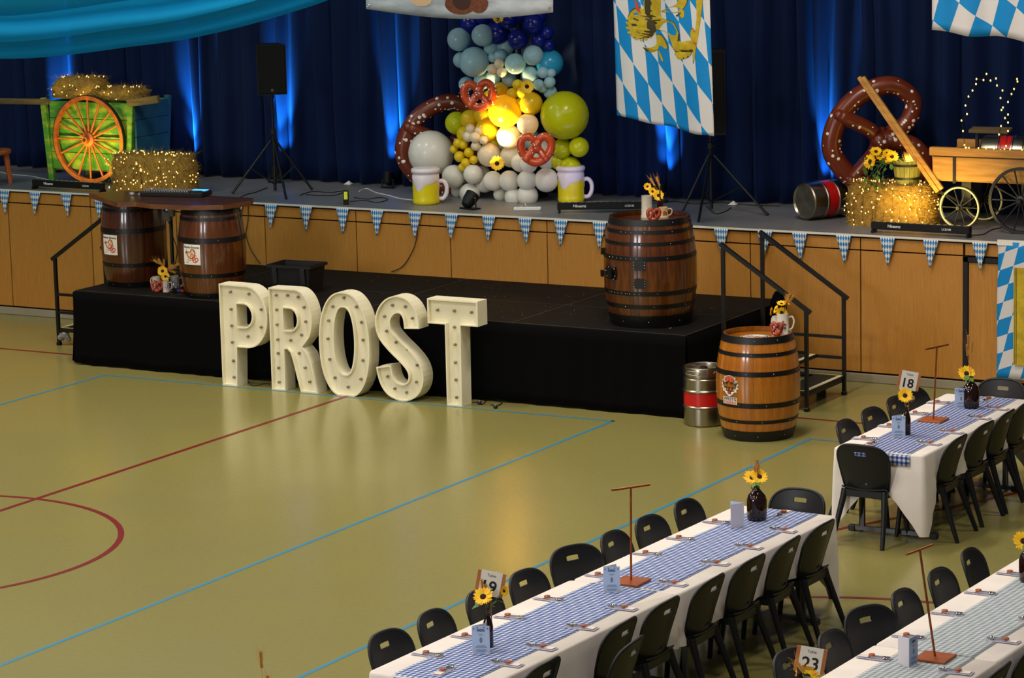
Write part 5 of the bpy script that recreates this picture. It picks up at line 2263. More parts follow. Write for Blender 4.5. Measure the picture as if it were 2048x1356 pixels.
# sheer turquoise cloth swagged from the ceiling
m_sheer, nt, bs = new_mat('sheer_turquoise_voile')
bs.inputs['Base Color'].default_value = srgb(30, 180, 240)
bs.inputs['Roughness'].default_value = .7
bs.inputs['Specular IOR Level'].default_value = .1
tr = nt.nodes.new('ShaderNodeBsdfTransparent')
tr.inputs[0].default_value = srgb(150, 230, 245)
tl = nt.nodes.new('ShaderNodeBsdfTranslucent')
tl.inputs[0].default_value = srgb(30, 180, 240)
m1 = nt.nodes.new('ShaderNodeMixShader')
m1.inputs[0].default_value = .5
nt.links.new(bs.outputs[0], m1.inputs[1])
nt.links.new(tl.outputs[0], m1.inputs[2])
m2 = nt.nodes.new('ShaderNodeMixShader')
m2.inputs[0].default_value = .60
nt.links.new(tr.outputs[0], m2.inputs[1])
nt.links.new(m1.outputs[0], m2.inputs[2])
nt.links.new(m2.outputs[0], nt.nodes['Material Output'].inputs[0])
dr = thing('ceiling_drape', 'sheer turquoise cloth swagged from the ceiling at the upper left', 'drape', (-6, -2, 3.5))
e_pts = [(-330, 40), (-150, 105), (0, 118), (120, 112), (250, 95), (350, 82), (450, 61), (550, 34), (655, 0), (760, -45), (900, -130)]
edge = spline([tuple(at(a, b_, y=-2.0 - .0004 * (a - 300))) for a, b_ in e_pts], 4)


def fd(u, v):
    i = u * (len(edge) - 1)
    a = edge[int(min(i, len(edge) - 2))].lerp(edge[int(min(i, len(edge) - 2)) + 1], i - int(min(i, len(edge) - 2)))
    h = 1.9 * v ** 1.1
    g = .05 * math.sin(v * 26 + u * 2.5) * max(0, 1 - v * 1.6) + .02 * math.sin(v * 50 + u * 5) * max(0, 1 - v * 2)
    return a + Vector((0, -.25 * math.sin(v * PI) + g, h)) - dr.location


sheet('drape_cloth', fd, 60, 60, m_sheer, dr)


def fd2(u, v):
    p = fd(u, .0 + v * .085)
    return p + Vector((0, -.03 - .02 * math.sin(v * 6), .004))


sheet('drape_hem', fd2, 60, 10, m_sheer, dr)
def fd3(u, v):
    p = fd(u, .12 + v * .16)
    return p + Vector((0, -.05 - .03 * math.sin(v * 6 + u * 3), .02 * math.sin(u * 3)))


sheet('drape_fold', fd3, 60, 10, m_sheer, dr)
# small lamp buried in the straw of the bucket
bl_t = MB()
bl_t.ball((.02, -.035, .225), .012, 8, 6)
bl_t.build('lamp_bulb', m_fairy, bk)
pl = bpy.data.lights.new('bucket_lamp', 'POINT')
pl.energy = 2.2
pl.color = (1, .72, .22)
pl.shadow_soft_size = .02
plo = bpy.data.objects.new('bucket_lamp', pl)
plo.location = (BX + .03, BY - .07, BZ + .26)
COL.objects.link(plo)

# ================================================================== THINGS ON THE RISER AND BARRELS
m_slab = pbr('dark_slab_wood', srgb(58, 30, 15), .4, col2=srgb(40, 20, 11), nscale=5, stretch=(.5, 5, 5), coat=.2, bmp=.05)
m_slabedge = pbr('lighter_slab_edge', srgb(104, 60, 26), .5, col2=srgb(80, 44, 18), nscale=5, stretch=(.5, 5, 5))  # sides of the slab, a lighter brown than its top
SZ = RZ + .952
top_px = [(178, 386), (250, 381), (400, 390), (507, 396), (500, 402), (446, 410), (380, 411), (300, 408), (272, 404), (235, 405), (216, 400)]
slab_pts = [at(a, b_, z=SZ + .05) for a, b_ in top_px]
slab = thing('slab_table_top', 'dark live-edge wooden slab resting across two barrels', 'table top', (-4.1, -1.8, SZ))
b = MB()
o_ = slab.location
P2 = [(p.x - o_.x, p.y - o_.y) for p in slab_pts]
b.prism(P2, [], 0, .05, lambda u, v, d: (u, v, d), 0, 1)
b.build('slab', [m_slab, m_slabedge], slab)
ST = SZ + .05

# mixing desk
mc = at(352, 391, z=ST)
mx = thing('dj_controller', 'black mixing desk with a glowing blue screen on the slab table', 'mixer', (mc.x, mc.y, ST), math.radians(10))
b = MB()
b.box((0, 0, .025), (.74, .26, .05), rot=None, bev=.008)
b.build('case', m_blackbox, mx)
b = MB()
for i in range(18):
    for j in range(4):
        b.lathe([(.009, .05), (.008, .066), (.001, .066)], 6, (-.33 + .03 * i, -.09 + .05 * j, 0))
tag(b.build('knobs', pbr('grey_knobs', srgb(120, 120, 126), .4), mx, recalc=False), kind='stuff')
b = MB()
for k in (-1, 1):
    b.lathe([(.001, .056), (.075, .056), (.075, .05)], 24, (k * .23, .0, 0))
tag(b.build('jog_wheels', m_blackrub, mx), kind='stuff')
b = MB()
b.box((.25, .07, .056), (.17, .09, .008), rot=None)
b.build('screen', pbr('blue_screen', srgb(60, 150, 230), .2, emit=(.10, .45, 1, 1), estr=1.6), mx)
hp = at(273, 391, z=ST)
t = thing('headphones', 'silver and black headphones lying at the left of the mixing desk', 'headphones', (hp.x, hp.y, ST))
b = MB()
b.tube([(.06 * math.cos(a), .02 + .06 * math.sin(a) * .9, .02 + .012 * math.sin(a)) for a in [PI * k / 10 for k in range(11)]], .006, 6)
b.build('headband', m_blackrub, t)
for sx in (-1, 1):
    b = MB()
    b.lathe([(.001, 0), (.03, 0), (.034, .012), (.03, .028), (.001, .03)], 14, (sx * .058, 0, .004))
    b.build('ear_cup', pbr('silver_plastic', srgb(170, 160, 160), .25, metal=.6), t)

# stand, adapters and cable between the left barrels
sp = at(329, 560, z=RZ)
t = thing('speaker_pole', 'black steel pole standing between the two slab-table barrels', 'pole', (-4.14, -1.68, RZ))
b = MB()
b.tube([(0, 0, .01), (0, 0, .94)], .021, 10)
b.build('pole', m_blackmetal, t, True, auto=40)
b = MB()
b.lathe([(.001, .012), (.12, .012), (.12, 0)], 20)
b.build('base_plate', m_blackmetal, t)
for (px, py, lab, s) in ((343, 425, 'grey power adapter hanging between the barrels', .07), (336, 432, 'black power adapter hanging beside the grey one', .085)):
    w = at(px, py, y=-1.86)
    t = thing('power_adapter', lab, 'adapter', w)
    b = MB()
    b.box((0, 0, 0), (s, s * .7, s * 1.25), bev=.008)
    b.build('case', m_wire_w if 'grey' in lab else m_blackbox, t) if False else b.build('case', pbr('grey_adapter', srgb(96, 92, 84), .5) if 'grey' in lab else m_blackbox, t)
    b = MB()
    b.tube([(0, 0, s * .6), (0, .01, ST - .05 - w.z)], .005, 6)
    b.build('lead', m_wire_b, t)
cable('power_cable', 'black cable dropping between the two slab-table barrels', [tuple(at(a, b_, y=-1.80)) for a, b_ in ((340, 440), (345, 470), (354, 500), (350, 530), (344, 560))] + [(at(342, 575, z=RZ).x, at(342, 575, z=RZ).y, RZ + .006)], .005, m_wire_b)

# black crate
cr_ = thing('plastic_crate', 'black plastic storage crate on the riser behind the letters', 'crate', (-2.70, -1.42, RZ), math.radians(4))
b = MB()
w0, d0, hh = .50, .34, .30
outer = [(-w0 / 2, -d0 / 2), (w0 / 2, -d0 / 2), (w0 / 2, d0 / 2), (-w0 / 2, d0 / 2)]
inn = [(p[0] * .94, p[1] * .92) for p in outer]
sc2 = lambda u, v, d: (u * (.86 + .14 * d / hh), v * (.86 + .14 * d / hh), d)
b.prism(outer, [inn], .012, hh, sc2)
b.prism(outer, [], 0, .012, sc2)
b.build('crate_walls', m_blackrub, cr_)
b = MB()
rim = [(p[0] * 1.08, p[1] * 1.1) for p in outer]
b.prism(rim, [[(p[0] * .96, p[1] * .94) for p in outer]], hh - .03, hh, lambda u, v, d: (u, v, d))
b.build('crate_rim', m_blackrub, cr_)
for sx in (-1, 1):
    b = MB()
    b.bar((sx * .17, -d0 / 2 - .005, .10), (sx * .17, -d0 / 2 - .02, .27), .05, .012)
    b.build('clip', pbr('grey_crate_clip', srgb(40, 41, 44), .35), cr_)

# flower decorations -----------------------------------------------------------------------------
m_stone = pbr('grey_stoneware', srgb(188, 182, 166), .35, spec=.5)
m_white_cer = pbr('white_ceramic', srgb(222, 218, 208), .25)
m_clear = pbr('clear_glass', (.9, .92, .92, 1), .05, trans=.85)
m_amber = pbr('brown_bottle_glass', srgb(34, 12, 6), .08, spec=.7)
m_baked = pbr('glossy_baked_brown', srgb(168, 62, 26), .22, col2=srgb(110, 34, 14), nscale=20)


def stein(label, loc, h, r, rz, mat, handle=True, prints=None, taper=.92):
    t = thing('beer_stein', label, 'stein', loc, rz)
    b = MB()
    b.lathe([(.001, .004), (r * 1.08, 0), (r * 1.08, h * .10), (r, h * .14), (r * taper, h * .94), (r * taper * 1.03, h), (r * taper * .92, h), (r * taper * .88, h * .3), (.001, h * .28)], 24)
    b.build('stein_body', mat, t, True, auto=40)
    if handle:
        b = MB()
        b.tube(spline([(r * .95, 0, h * .80), (r * 1.5, 0, h * .84), (r * 1.8, 0, h * .62), (r * 1.55, 0, h * .32), (r * .98, 0, h * .20)], 5), r * .15, 8)
        b.build('handle', mat, t, True)
    if prints:
        b = MB()
        def mp(u, v, d):
            a = math.radians(prints[0]) + u / r
            return ((r * (1 - .06 * v / h) + d) * math.cos(a), (r * (1 - .06 * v / h) + d) * math.sin(a), h * .5 + v)
        prints[1](b, mp, h, r)
        b.build('stein_print', [m_blue_ink, m_red_ink, m_green_ink, m_white_print], t, recalc=False)
    return t


def print_shield(b, mp, h, r):
    poly_on(b, mp, [(-r * .5, h * .16), (r * .5, h * .16), (r * .45, -h * .08), (0, -h * .2), (-r * .45, -h * .08)], .001, 0)
    poly_on(b, mp, [(-r * .38, h * .12), (r * .1, h * .12), (-r * .2, -h * .08)], .002, 3)


def print_flowers(b, mp, h, r):
    for k, (u, v, mi) in enumerate(((-.4, .05, 1), (-.15, -.08, 1), (.05, .02, 2), (.2, -.15, 2), (-.3, -.16, 2), (-.1, .14, 1), (.3, .0, 1))):
        c = (u * r, v * h)
        poly_on(b, mp, [(c[0] + r * .2 * math.cos(a), c[1] + r * .2 * math.sin(a)) for a in [2 * PI * j / 7 for j in range(7)]], .001 + .0002 * k, mi)


def small_pretzel(label, loc, size, ex, ey):
    return pretzel('pretzel_ornament', label, 'pretzel', loc, size, size * .27, ex, ey, m_baked, 3, 14, size * .05)


def bottle(name, label, loc, kind):
    t = thing(name, label, 'bottle', loc)
    b = MB()
    if kind == 'growler':
        prof = [(.001, .004), (.060, 0), (.070, .012), (.072, .05), (.072, .145), (.062, .178), (.040, .205), (.022, .226), (.019, .26), (.021, .262), (.021, .272), (.014, .272), (.013, .24), (.001, .2)]
    else:
        prof = [(.001, .004), (.028, 0), (.0325, .008), (.0325, .13), (.026, .16), (.0155, .19), (.0135, .225), (.015, .227), (.015, .236), (.0105, .236), (.010, .2), (.001, .17)]
    b.lathe(prof, 28)
    b.build('glass', m_amber, t, True, auto=50)
    if kind == 'growler':
        b = MB()
        b.tube([(-.022 - .018 * math.sin(a), 0, .235 + .018 * math.cos(a)) for a in [PI * k / 8 for k in range(9)]], .005, 6)
        b.build('finger_loop', m_amber, t, True)
    else:
        b = MB()
        b.lathe([(.0165, .175), (.0150, .19)], 16)
        b.build('neck_label', pbr('tan_label', srgb(196, 170, 120), .6), t)
    return t


# on the riser in front of the left barrels
d0_ = at(319, 583, z=RZ)
fx, fy_ = d0_.x, d0_.y
stein('grey stein standing left among the riser flowers', (fx - .075, fy_ + .06, RZ), .15, .052, math.radians(170), m_stone, True, (-70, print_flowers))
stein('glass mug standing right among the riser flowers', (fx + .11, fy_ + .13, RZ), .16, .052, math.radians(40), m_clear)
stein('small printed stein at the right of the riser flowers', (fx + .085, fy_ + .01, RZ), .125, .035, math.radians(20), m_stone, True, (-70, print_shield))
small_pretzel('glossy pretzel ornament propped against the steins on the riser', (fx - .01, fy_ - .02, RZ + .062), .062, RIGHT, (Vector((0, .2, .98))))
bottle('beer_bottle', 'brown bottle holding the riser sunflowers', (fx + .01, fy_ + .10, RZ), 'small')
for k, (px, py, r_) in enumerate(((325, 542, .062), (331, 553, .052), (314, 560, .042))):
    sunflower(['top sunflower of the bunch on the riser', 'right sunflower of the bunch on the riser', 'low left sunflower of the bunch on the riser'][k], (fx + .01, fy_ + .10, RZ + .20), at(px, py, y=fy_ + .05), CAMDIR, r_, 50 + k, 1)
wheat('dried wheat behind the riser sunflowers', (fx + .012, fy_ + .11, RZ + .2), [at(a, b_, y=fy_ + .14) for a, b_ in ((308, 520), (317, 518), (328, 520), (345, 530), (352, 535), (360, 527), (350, 545))], seed=2)
for (px, py, col, lab) in ((357, 585, m_blue_ink, 'small dark microphone with a blue ring lying on the riser'), (364, 585, m_red_ink, 'small dark microphone with a red ring lying on the riser')):
    w = at(px, py, z=RZ)
    t = thing('microphone', lab, 'microphone', (w.x, w.y, RZ), math.radians(60))
    b = MB()
    b.tube([(0, .0, .02), (0, .12, .02)], [.012, .018], 10)
    b.build('handle', m_blackrub, t)
    b = MB()
    b.ball((0, .145, .03), .028, 12, 8)
    b.build('grille', pbr('steel_mesh', srgb(110, 110, 116), .4, metal=.6), t, True)
    b = MB()
    b.tube([(0, -.012, .02), (0, .004, .02)], .0165, 10)
    b.build('colour_ring', col, t)

# on the big riser barrel (its head lies at b3 top - .045)
TZ = RZ + 1.06 - .045
q0 = at(1283, 436, z=TZ)
stein('tall grey stein with a blue shield on the big riser barrel', (q0.x + .03, q0.y + .06, TZ), .215, .055, math.radians(120), m_stone, True, (-62, print_shield))
q1 = at(1325, 436, z=TZ)
stein('small tan printed stein at the right on the big riser barrel', (q1.x, q1.y + .02, TZ), .105, .048, math.radians(30), pbr('tan_stoneware', srgb(196, 172, 128), .4), True, (-70, print_flowers))
q2 = at(1302, 441, z=TZ)
small_pretzel('glossy pretzel ornament leaning on the big riser barrel', (q2.x + .02, q2.y + .02, TZ + .062), .062, RIGHT, Vector((0, .15, .98)))
q3 = at(1308, 432, z=TZ)
bottle('beer_bottle', 'brown bottle with sunflowers on the big riser barrel', (q3.x + .02, q3.y + .10, TZ), 'small')
for k, (px, py, r_) in enumerate(((1317, 391, .058), (1305, 383, .045), (1295, 373, .042))):
    sunflower(['lowest and largest sunflower on the big riser barrel', 'middle sunflower on the big riser barrel', 'highest sunflower on the big riser barrel'][k], (q3.x + .02, q3.y + .10, TZ + .20), at(px, py, y=q3.y + .08), CAMDIR, r_, 60 + k, 0)
wheat('two dried wheat ears standing on the big riser barrel', (q3.x + .022, q3.y + .11, TZ + .2), [at(1301, 357, y=q3.y + .12), at(1313, 355, y=q3.y + .12)], seed=4)

# on the golden floor barrel
TZ = .975 - .045
q0 = at(1565, 671, z=TZ)
stein('white ceramic stein with red flowers on the golden barrel', (q0.x - .02, q0.y + .05, TZ), .20, .058, math.radians(28), m_white_cer, True, (-85, print_flowers))
q1 = at(1546, 666, z=TZ)
stein('short white mug behind the pretzel on the golden barrel', (q1.x + .0, q1.y + .09, TZ), .145, .048, math.radians(150), m_white_cer, True, (-60, print_flowers))
q2 = at(1549, 672, z=TZ)
pretzel('pretzel_ornament', 'glossy pretzel ornament on the golden barrel', 'pretzel', (q2.x + .01, q2.y + .02, TZ + .068), .062, .018, RIGHT * .6 + Vector((.3, -.5, 0)), Vector((0, .1, .99)), m_baked, 8, 14, .004)
for k, (px, py, r_, n_) in enumerate(((1563, 625, .058, (.5, -.86, .1)), (1563, 607, .05, (.2, -.3, .9)), (1552, 619, .046, (-.6, -.6, .4)), (1543, 623, .048, (-.95, -.2, .1)), (1573, 606, .045, (.5, .2, .9)))):
    sunflower(['front sunflower in the white stein on the golden barrel', 'top sunflower in the white stein on the golden barrel', 'middle left sunflower in the white stein on the golden barrel', 'far left sunflower in the white stein on the golden barrel', 'rear right sunflower in the white stein on the golden barrel'][k],
              (q0.x - .02, q0.y + .05, TZ + .15), at(px, py, y=q0.y + .04), n_, r_, 70 + k, 0)
wheat('dried wheat stalks in the white stein on the golden barrel', (q0.x - .018, q0.y + .055, TZ + .15), [at(1574, 590, y=q0.y + .08), at(1580, 588, y=q0.y + .08), at(1586, 592, y=q0.y + .08)], seed=6)

# cable and plugs beside the T
cable('power_cable', 'thin black lead with plugs on the floor right of the letter T', [(at(a, b_, z=0).x, at(a, b_, z=0).y, .006) for a, b_ in ((944, 806), (955, 806), (965, 810), (975, 800), (990, 803), (1004, 806), (996, 812), (982, 811))], .005, m_wire_b)
for (px, py, lab) in ((959, 809, 'black plug with a pale face on the floor beside the letter T'), (991, 817, 'black plug at the end of the lead right of the letter T')):
    w = at(px, py, z=0)
    t = thing('plug', lab, 'plug', (w.x, w.y, 0), .4)
    b = MB()
    b.lathe([(.001, 0), (.018, .002), (.024, .014), (.022, .032), (.001, .036)], 12)
    b.build('plug_body', m_blackrub, t, True)
    b = MB()
    b.box((0, 0, .038), (.016, .016, .006))
    b.build('pins', pbr('grey_sockets', srgb(150, 148, 145), .5), t)
cable('power_cable', 'thin lead between the letters P and R', [(at(a, b_, z=0).x, at(a, b_, z=0).y, .006) for a, b_ in ((496, 764), (503, 772), (515, 772), (528, 768), (540, 769))], .004, m_wire_b)
# scattered straw bits on stage and riser
rr = random.Random(77)
for (n_, par, box_) in ((250, stage_floor, (-8, 5, .03, 1.4, H + .002)), (170, riser, (-4.6, 2.2, -2.1, -.08, RZ + .003))):
    b = MB()
    for k in range(n_):
        x_, y_, z_ = rr.uniform(box_[0], box_[1]), rr.uniform(box_[2], box_[3]), box_[4]
        a, L = rr.uniform(0, 6.28), rr.uniform(.01, .045)
        d = Vector((math.cos(a), math.sin(a), 0)) * L
        w = Vector((-math.sin(a), math.cos(a), 0)) * .0025
        p = Vector((x_, y_, z_))
        b.add([p - w, p + d - w, p + d + w, p + w], [(0, 1, 2, 3)])
    tag(b.build('straw_litter', m_straws, par, recalc=False), kind='stuff')

# ================================================================== TABLES AND CHAIRS
m_cloth = pbr('white_tablecloth', srgb(232, 224, 220), .85, col2=srgb(224, 216, 213), nscale=5, bmp=.12, bscale=9, spec=.15)
m_ging = gingham('blue_gingham', srgb(34, 56, 128), srgb(104, 122, 174), srgb(206, 204, 210))
m_ging2 = gingham('light_blue_gingham', srgb(46, 72, 150), srgb(122, 142, 190), srgb(214, 212, 216))
m_ging3 = gingham('pale_grey_blue_gingham', srgb(122, 140, 158), srgb(166, 176, 186), srgb(206, 206, 206))
m_tmetal = pbr('grey_table_frame', srgb(92, 94, 98), .4, metal=.6)
m_ttop = pbr('white_laminate', srgb(200, 198, 194), .5)
TH = .735


def rr_loop(w, l, r, n=6):
    """rounded rectangle, counter-clockwise, with outward normals; returns (x, y, nx, ny, cornerness)"""
    out = []
    cs = [(w / 2 - r, -l / 2 + r, -90), (w / 2 - r, l / 2 - r, 0), (-w / 2 + r, l / 2 - r, 90), (-w / 2 + r, -l / 2 + r, 180)]
    for k, (cx, cy, a0) in enumerate(cs):
        for i in range(n + 1):
            a = math.radians(a0 + 90 * i / n)
            out.append((cx + r * math.cos(a), cy + r * math.sin(a), math.cos(a), math.sin(a), 1.0))
        nx = cs[(k + 1) % 4]
        a = math.radians(a0 + 90)
        p0 = (cx + r * math.cos(a), cy + r * math.sin(a))
        p1 = (nx[0] + r * math.cos(a), nx[1] + r * math.sin(a))
        L = math.hypot(p1[0] - p0[0], p1[1] - p0[1])
        m = int(L / .06)
        for i in range(1, m):
            t = i / m
            dcorner = min(t, 1 - t) * L
            out.append((p0[0] + (p1[0] - p0[0]) * t, p0[1] + (p1[1] - p0[1]) * t, math.cos(a), math.sin(a), max(0, 1 - dcorner / .30)))
    return out


def table(label, clabel, cx, cy, w, l, rz, seed, tips=(1, 1, 1, 1), group=None):
    t = thing('trestle_table', label, 'table', (cx, cy, 0), rz, group)
    b = MB()
    b.box((0, 0, TH - .02), (w - .03, l - .03, .03), bev=.004)
    b.build('table_top', m_ttop, t)
    for sy in (-1, 1):
        for sx in (-1, 1):
            b = MB()
            b.bar((sx * (w / 2 - .12), sy * (l / 2 - .30), .03), (sx * (w / 2 - .12), sy * (l / 2 - .30), TH - .03), .032)
            b.build('leg', m_tmetal, t)
        b = MB()
        b.bar((-w / 2 + .05, sy * (l / 2 - .30), .03), (w / 2 - .05, sy * (l / 2 - .30), .03), .035)
        fo = b.build('foot_bar', m_tmetal, t)
        for sx in (-1, 1):
            b = MB()
            b.box((sx * (w / 2 - .03), sy * (l / 2 - .30), .025), (.06, .05, .05), bev=.006)
            b.build('foot_cap', m_blackrub, fo)
    # cloth
    r = random.Random(seed)
    lp_ = rr_loop(w, l, .03, 6)
    n = len(lp_)
    ph = [r.uniform(0, 6.28) for _ in range(4)]
    cl = MB()
    rows = 7
    z0 = TH
    vs = []
    s = 0
    prev = None
    for i, (x, y, nx, ny, c) in enumerate(lp_):
        if prev:
            s += math.hypot(x - prev[0], y - prev[1])
        prev = (x, y)
        tip = tips[(0 if x > 0 else 1) if y < 0 else (2 if x > 0 else 3)]
        drop = .30 + .012 * math.sin(s * 3 + ph[0]) + (.34 * tip) * c ** 1.3
        for j in range(rows):
            v = j / (rows - 1)
            if j == 0:
                vs.append((x - nx * .004, y - ny * .004, z0 + .003))
                continue
            fold = .012 * math.sin(s * 16 + ph[1] + 2 * math.sin(s * 3)) * v * (1 - c * .5) + .008 * math.sin(s * 41 + ph[2]) * v
            o = .004 + .006 * v + fold + c * .03 * v * (1.2 - v * .6)
            z = z0 - drop * v + (.003 if j == 1 else 0)
            if j == 1:
                z = z0 - .012
                o = .004
            vs.append((x + nx * o, y + ny * o, max(z, .02)))
    fs = []
    for i in range(n):
        k = (i + 1) % n
        for j in range(rows - 1):
            fs.append((i * rows + j, i * rows + j + 1, k * rows + j + 1, k * rows + j))
    cl.add(vs, fs)
    cl.add([], [])
    cl.f.append(tuple(i * rows for i in range(n)))
    cl.m.append(0)
    c_o = cl.build('tablecloth', m_cloth, None, True, auto=70)
    c_o.location = (cx, cy, 0)
    c_o.rotation_euler = (0, 0, rz)
    tag(c_o, clabel, 'tablecloth', 'white tablecloths')
    return t


def runner(label, cx, cy, w, l, rz, mat, hang_near=.0, hang_far=.0, seed=0):
    """gingham strip along the table; may hang over the ends"""
    r = random.Random(seed)
    tot = l + hang_near + hang_far
    ph = r.uniform(0, 6)

    def fn(u, v):
        y = -l / 2 - hang_near + tot * v
        x = (u - .5) * w + .006 * math.sin(y * 3 + ph)
        z = TH + .0065 + .0012 * math.sin(y * 11 + u * 4)
        if y < -l / 2:
            z = TH + .0065 - (-l / 2 - y) * .97
            y = -l / 2 - .016 - .03 * (-l / 2 - y)
        elif y > l / 2:
            z = TH + .0065 - (y - l / 2) * .97
            y = l / 2 + .016 + .03 * (y - l / 2)
        return (x, y, z)
    o = sheet('table_runner', fn, 10, int(tot / .04), mat, None, uv=lambda u, v: (u * w, v * tot), thick=.002)
    o.location = (cx, cy, 0)
    o.rotation_euler = (0, 0, rz)
    tag(o, label, 'table runner', 'gingham runners')
    return o


# geometry of the rows (centre line drifts a little with the row)
ROWS = {'18': dict(x0=5.565, x1=6.335, ya=-6.12, yb=-3.70, rz=0.0, mat=m_ging),
        '19': dict(x0=5.62, x1=6.48, ya=-13.02, yb=-8.22, rz=math.radians(-1.65), mat=m_ging2),
        '23': dict(x0=8.065, x1=8.865, ya=-13.62, yb=-8.80, rz=math.radians(-1.3), mat=m_ging3)}


def row_pt(k, u, y):
    """u metres right of the row's centre line, at y"""
    R_ = ROWS[k]
    xc, yc = (R_['x0'] + R_['x1']) / 2, (R_['ya'] + R_['yb']) / 2
    return (xc - math.tan(R_['rz']) * (y - yc) * 1.0 + u, y)


NM = {'18': 'the table numbered 18', '19': 'the long table numbered 19', '23': 'the table numbered 23'}
table('trestle table under the cloth at the short far table 18', 'white tablecloth with pointed corners on the short far table 18', 5.95, -4.91, .765, 2.42, 0, 1)
c19 = [(-10.62, -8.22), (-13.02, -10.63)]
for i, (ya, yb) in enumerate(((-10.615, -8.22), (-13.02, -10.625))):
    x, y = row_pt('19', 0.0 if i == 0 else -.012, (ya + yb) / 2)
    table(['trestle table at the stage end of the long middle row 19', 'trestle table at the near end of the long middle row 19'][i],
          ['white tablecloth on the stage half of the long middle row 19', 'white tablecloth on the near half of the long middle row 19'][i], x, y, .80, yb - ya, ROWS['19']['rz'], 2 + i, (.15, .15, 1, 1) if i == 0 else (1, 1, .15, .15), 'tables of the long middle row 19')
for i, (ya, yb) in enumerate(((-11.20, -8.80), (-13.62, -11.21))):
    x, y = row_pt('23', 0.0 if i == 0 else .0, (ya + yb) / 2)
    table(['trestle table at the far end of the corner row 23', 'trestle table at the near end of the corner row 23'][i],
          ['white tablecloth on the far half of the corner row 23', 'white tablecloth on the near half of the corner row 23'][i], x, y, .80, yb - ya, ROWS['23']['rz'], 5 + i, (.15, .15, 1, 1) if i == 0 else (1, 1, .15, .15), 'tables of the corner row 23')
# table whose centrepiece just reaches into the bottom of the picture
table('trestle table just below the bottom edge of the picture', 'white tablecloth just below the bottom edge of the picture', 5.55, -15.15, .80, 2.4, math.radians(-1.65), 9)
runner('blue gingham runner on the short far table 18', 5.985, -4.91, .475, 2.42, 0, m_ging, .10, .05, 1)
x, y = row_pt('19', .015, -9.415)
runner('blue gingham runner on the stage half of the long middle row 19', x, y, .50, 2.39, ROWS['19']['rz'], m_ging2, 0, .06, 2)
x, y = row_pt('19', .010, -11.825)
runner('blue gingham runner on the near half of the long middle row 19', x, y, .50, 2.39, ROWS['19']['rz'], m_ging2, .10, 0, 3)
x, y = row_pt('23', .02, -10.0)
runner('pale grey-blue gingham runner on the far half of the corner row 23', x, y, .46, 2.40, ROWS['23']['rz'], m_ging3, 0, .06, 4)
x, y = row_pt('23', .02, -12.41)
runner('pale grey-blue gingham runner on the near half of the corner row 23', x, y, .46, 2.40, ROWS['23']['rz'], m_ging3, .08, 0, 5)

# --- chair ------------------------------------------------------------------------------------------------------
m_chair = pbr('charcoal_polypropylene', srgb(20, 23, 29), .42, col2=srgb(17, 20, 25), nscale=60, bmp=.04, bscale=420, spec=.35)


def chair_back_pt(u, v, d):
    """u -.5..5 across, v 0..1 up the back, d outwards (towards the rear)"""
    z = .43 + .385 * v
    w = .37 + .075 * math.sin(max(0, min(v, .8)) / .8 * PI / 2)
    x = u * w
    y = -.150 - .095 * max(v, 0) ** 1.25 + .055 * (2 * u) ** 2 * (1 - .25 * v) - d
    return Vector((x, y, z))


def outline_back(k, n):
    """outer outline of the backrest in (u, v), as an angle-parametrised loop"""
    a = 2 * PI * k / n
    return a


def annulus(mb, outer, inner, mp, d0, d1, rings=5):
    n = len(outer)
    o = len(mb.v)
    for d in (d0, d1):
        for r in range(rings + 1):
            t = r / rings
            for k in range(n):
                u = inner[k][0] + (outer[k][0] - inner[k][0]) * t
                v = inner[k][1] + (outer[k][1] - inner[k][1]) * t
                mb.v.append(tuple(mp(u, v, d)))
    q = (rings + 1) * n
    for s_, base in ((0, o), (1, o + q)):
        for r in range(rings):
            for k in range(n):
                l = (k + 1) % n
                f = (base + r * n + k, base + r * n + l, base + (r + 1) * n + l, base + (r + 1) * n + k)
                mb.f.append(f if s_ == 0 else f[::-1])
                mb.m.append(0)
    for r in (0, rings):
        for k in range(n):
            l = (k + 1) % n
            mb.f.append((o + r * n + k, o + r * n + l, o + q + r * n + l, o + q + r * n + k))
            mb.m.append(0)


def box_ray(cx, cy, u0, u1, v0, v1, a, pw=None):
    """point of a box boundary seen from (cx, cy) at angle a"""
    ca, sa = math.cos(a), math.sin(a)
    t = 1e9
    if ca > 1e-9:
        t = min(t, (u1 - cx) / ca)
    if ca < -1e-9:
        t = min(t, (u0 - cx) / ca)
    if sa > 1e-9:
        t = min(t, (v1 - cy) / sa)
    if sa < -1e-9:
        t = min(t, (v0 - cy) / sa)
    return (cx + ca * t, cy + sa * t)


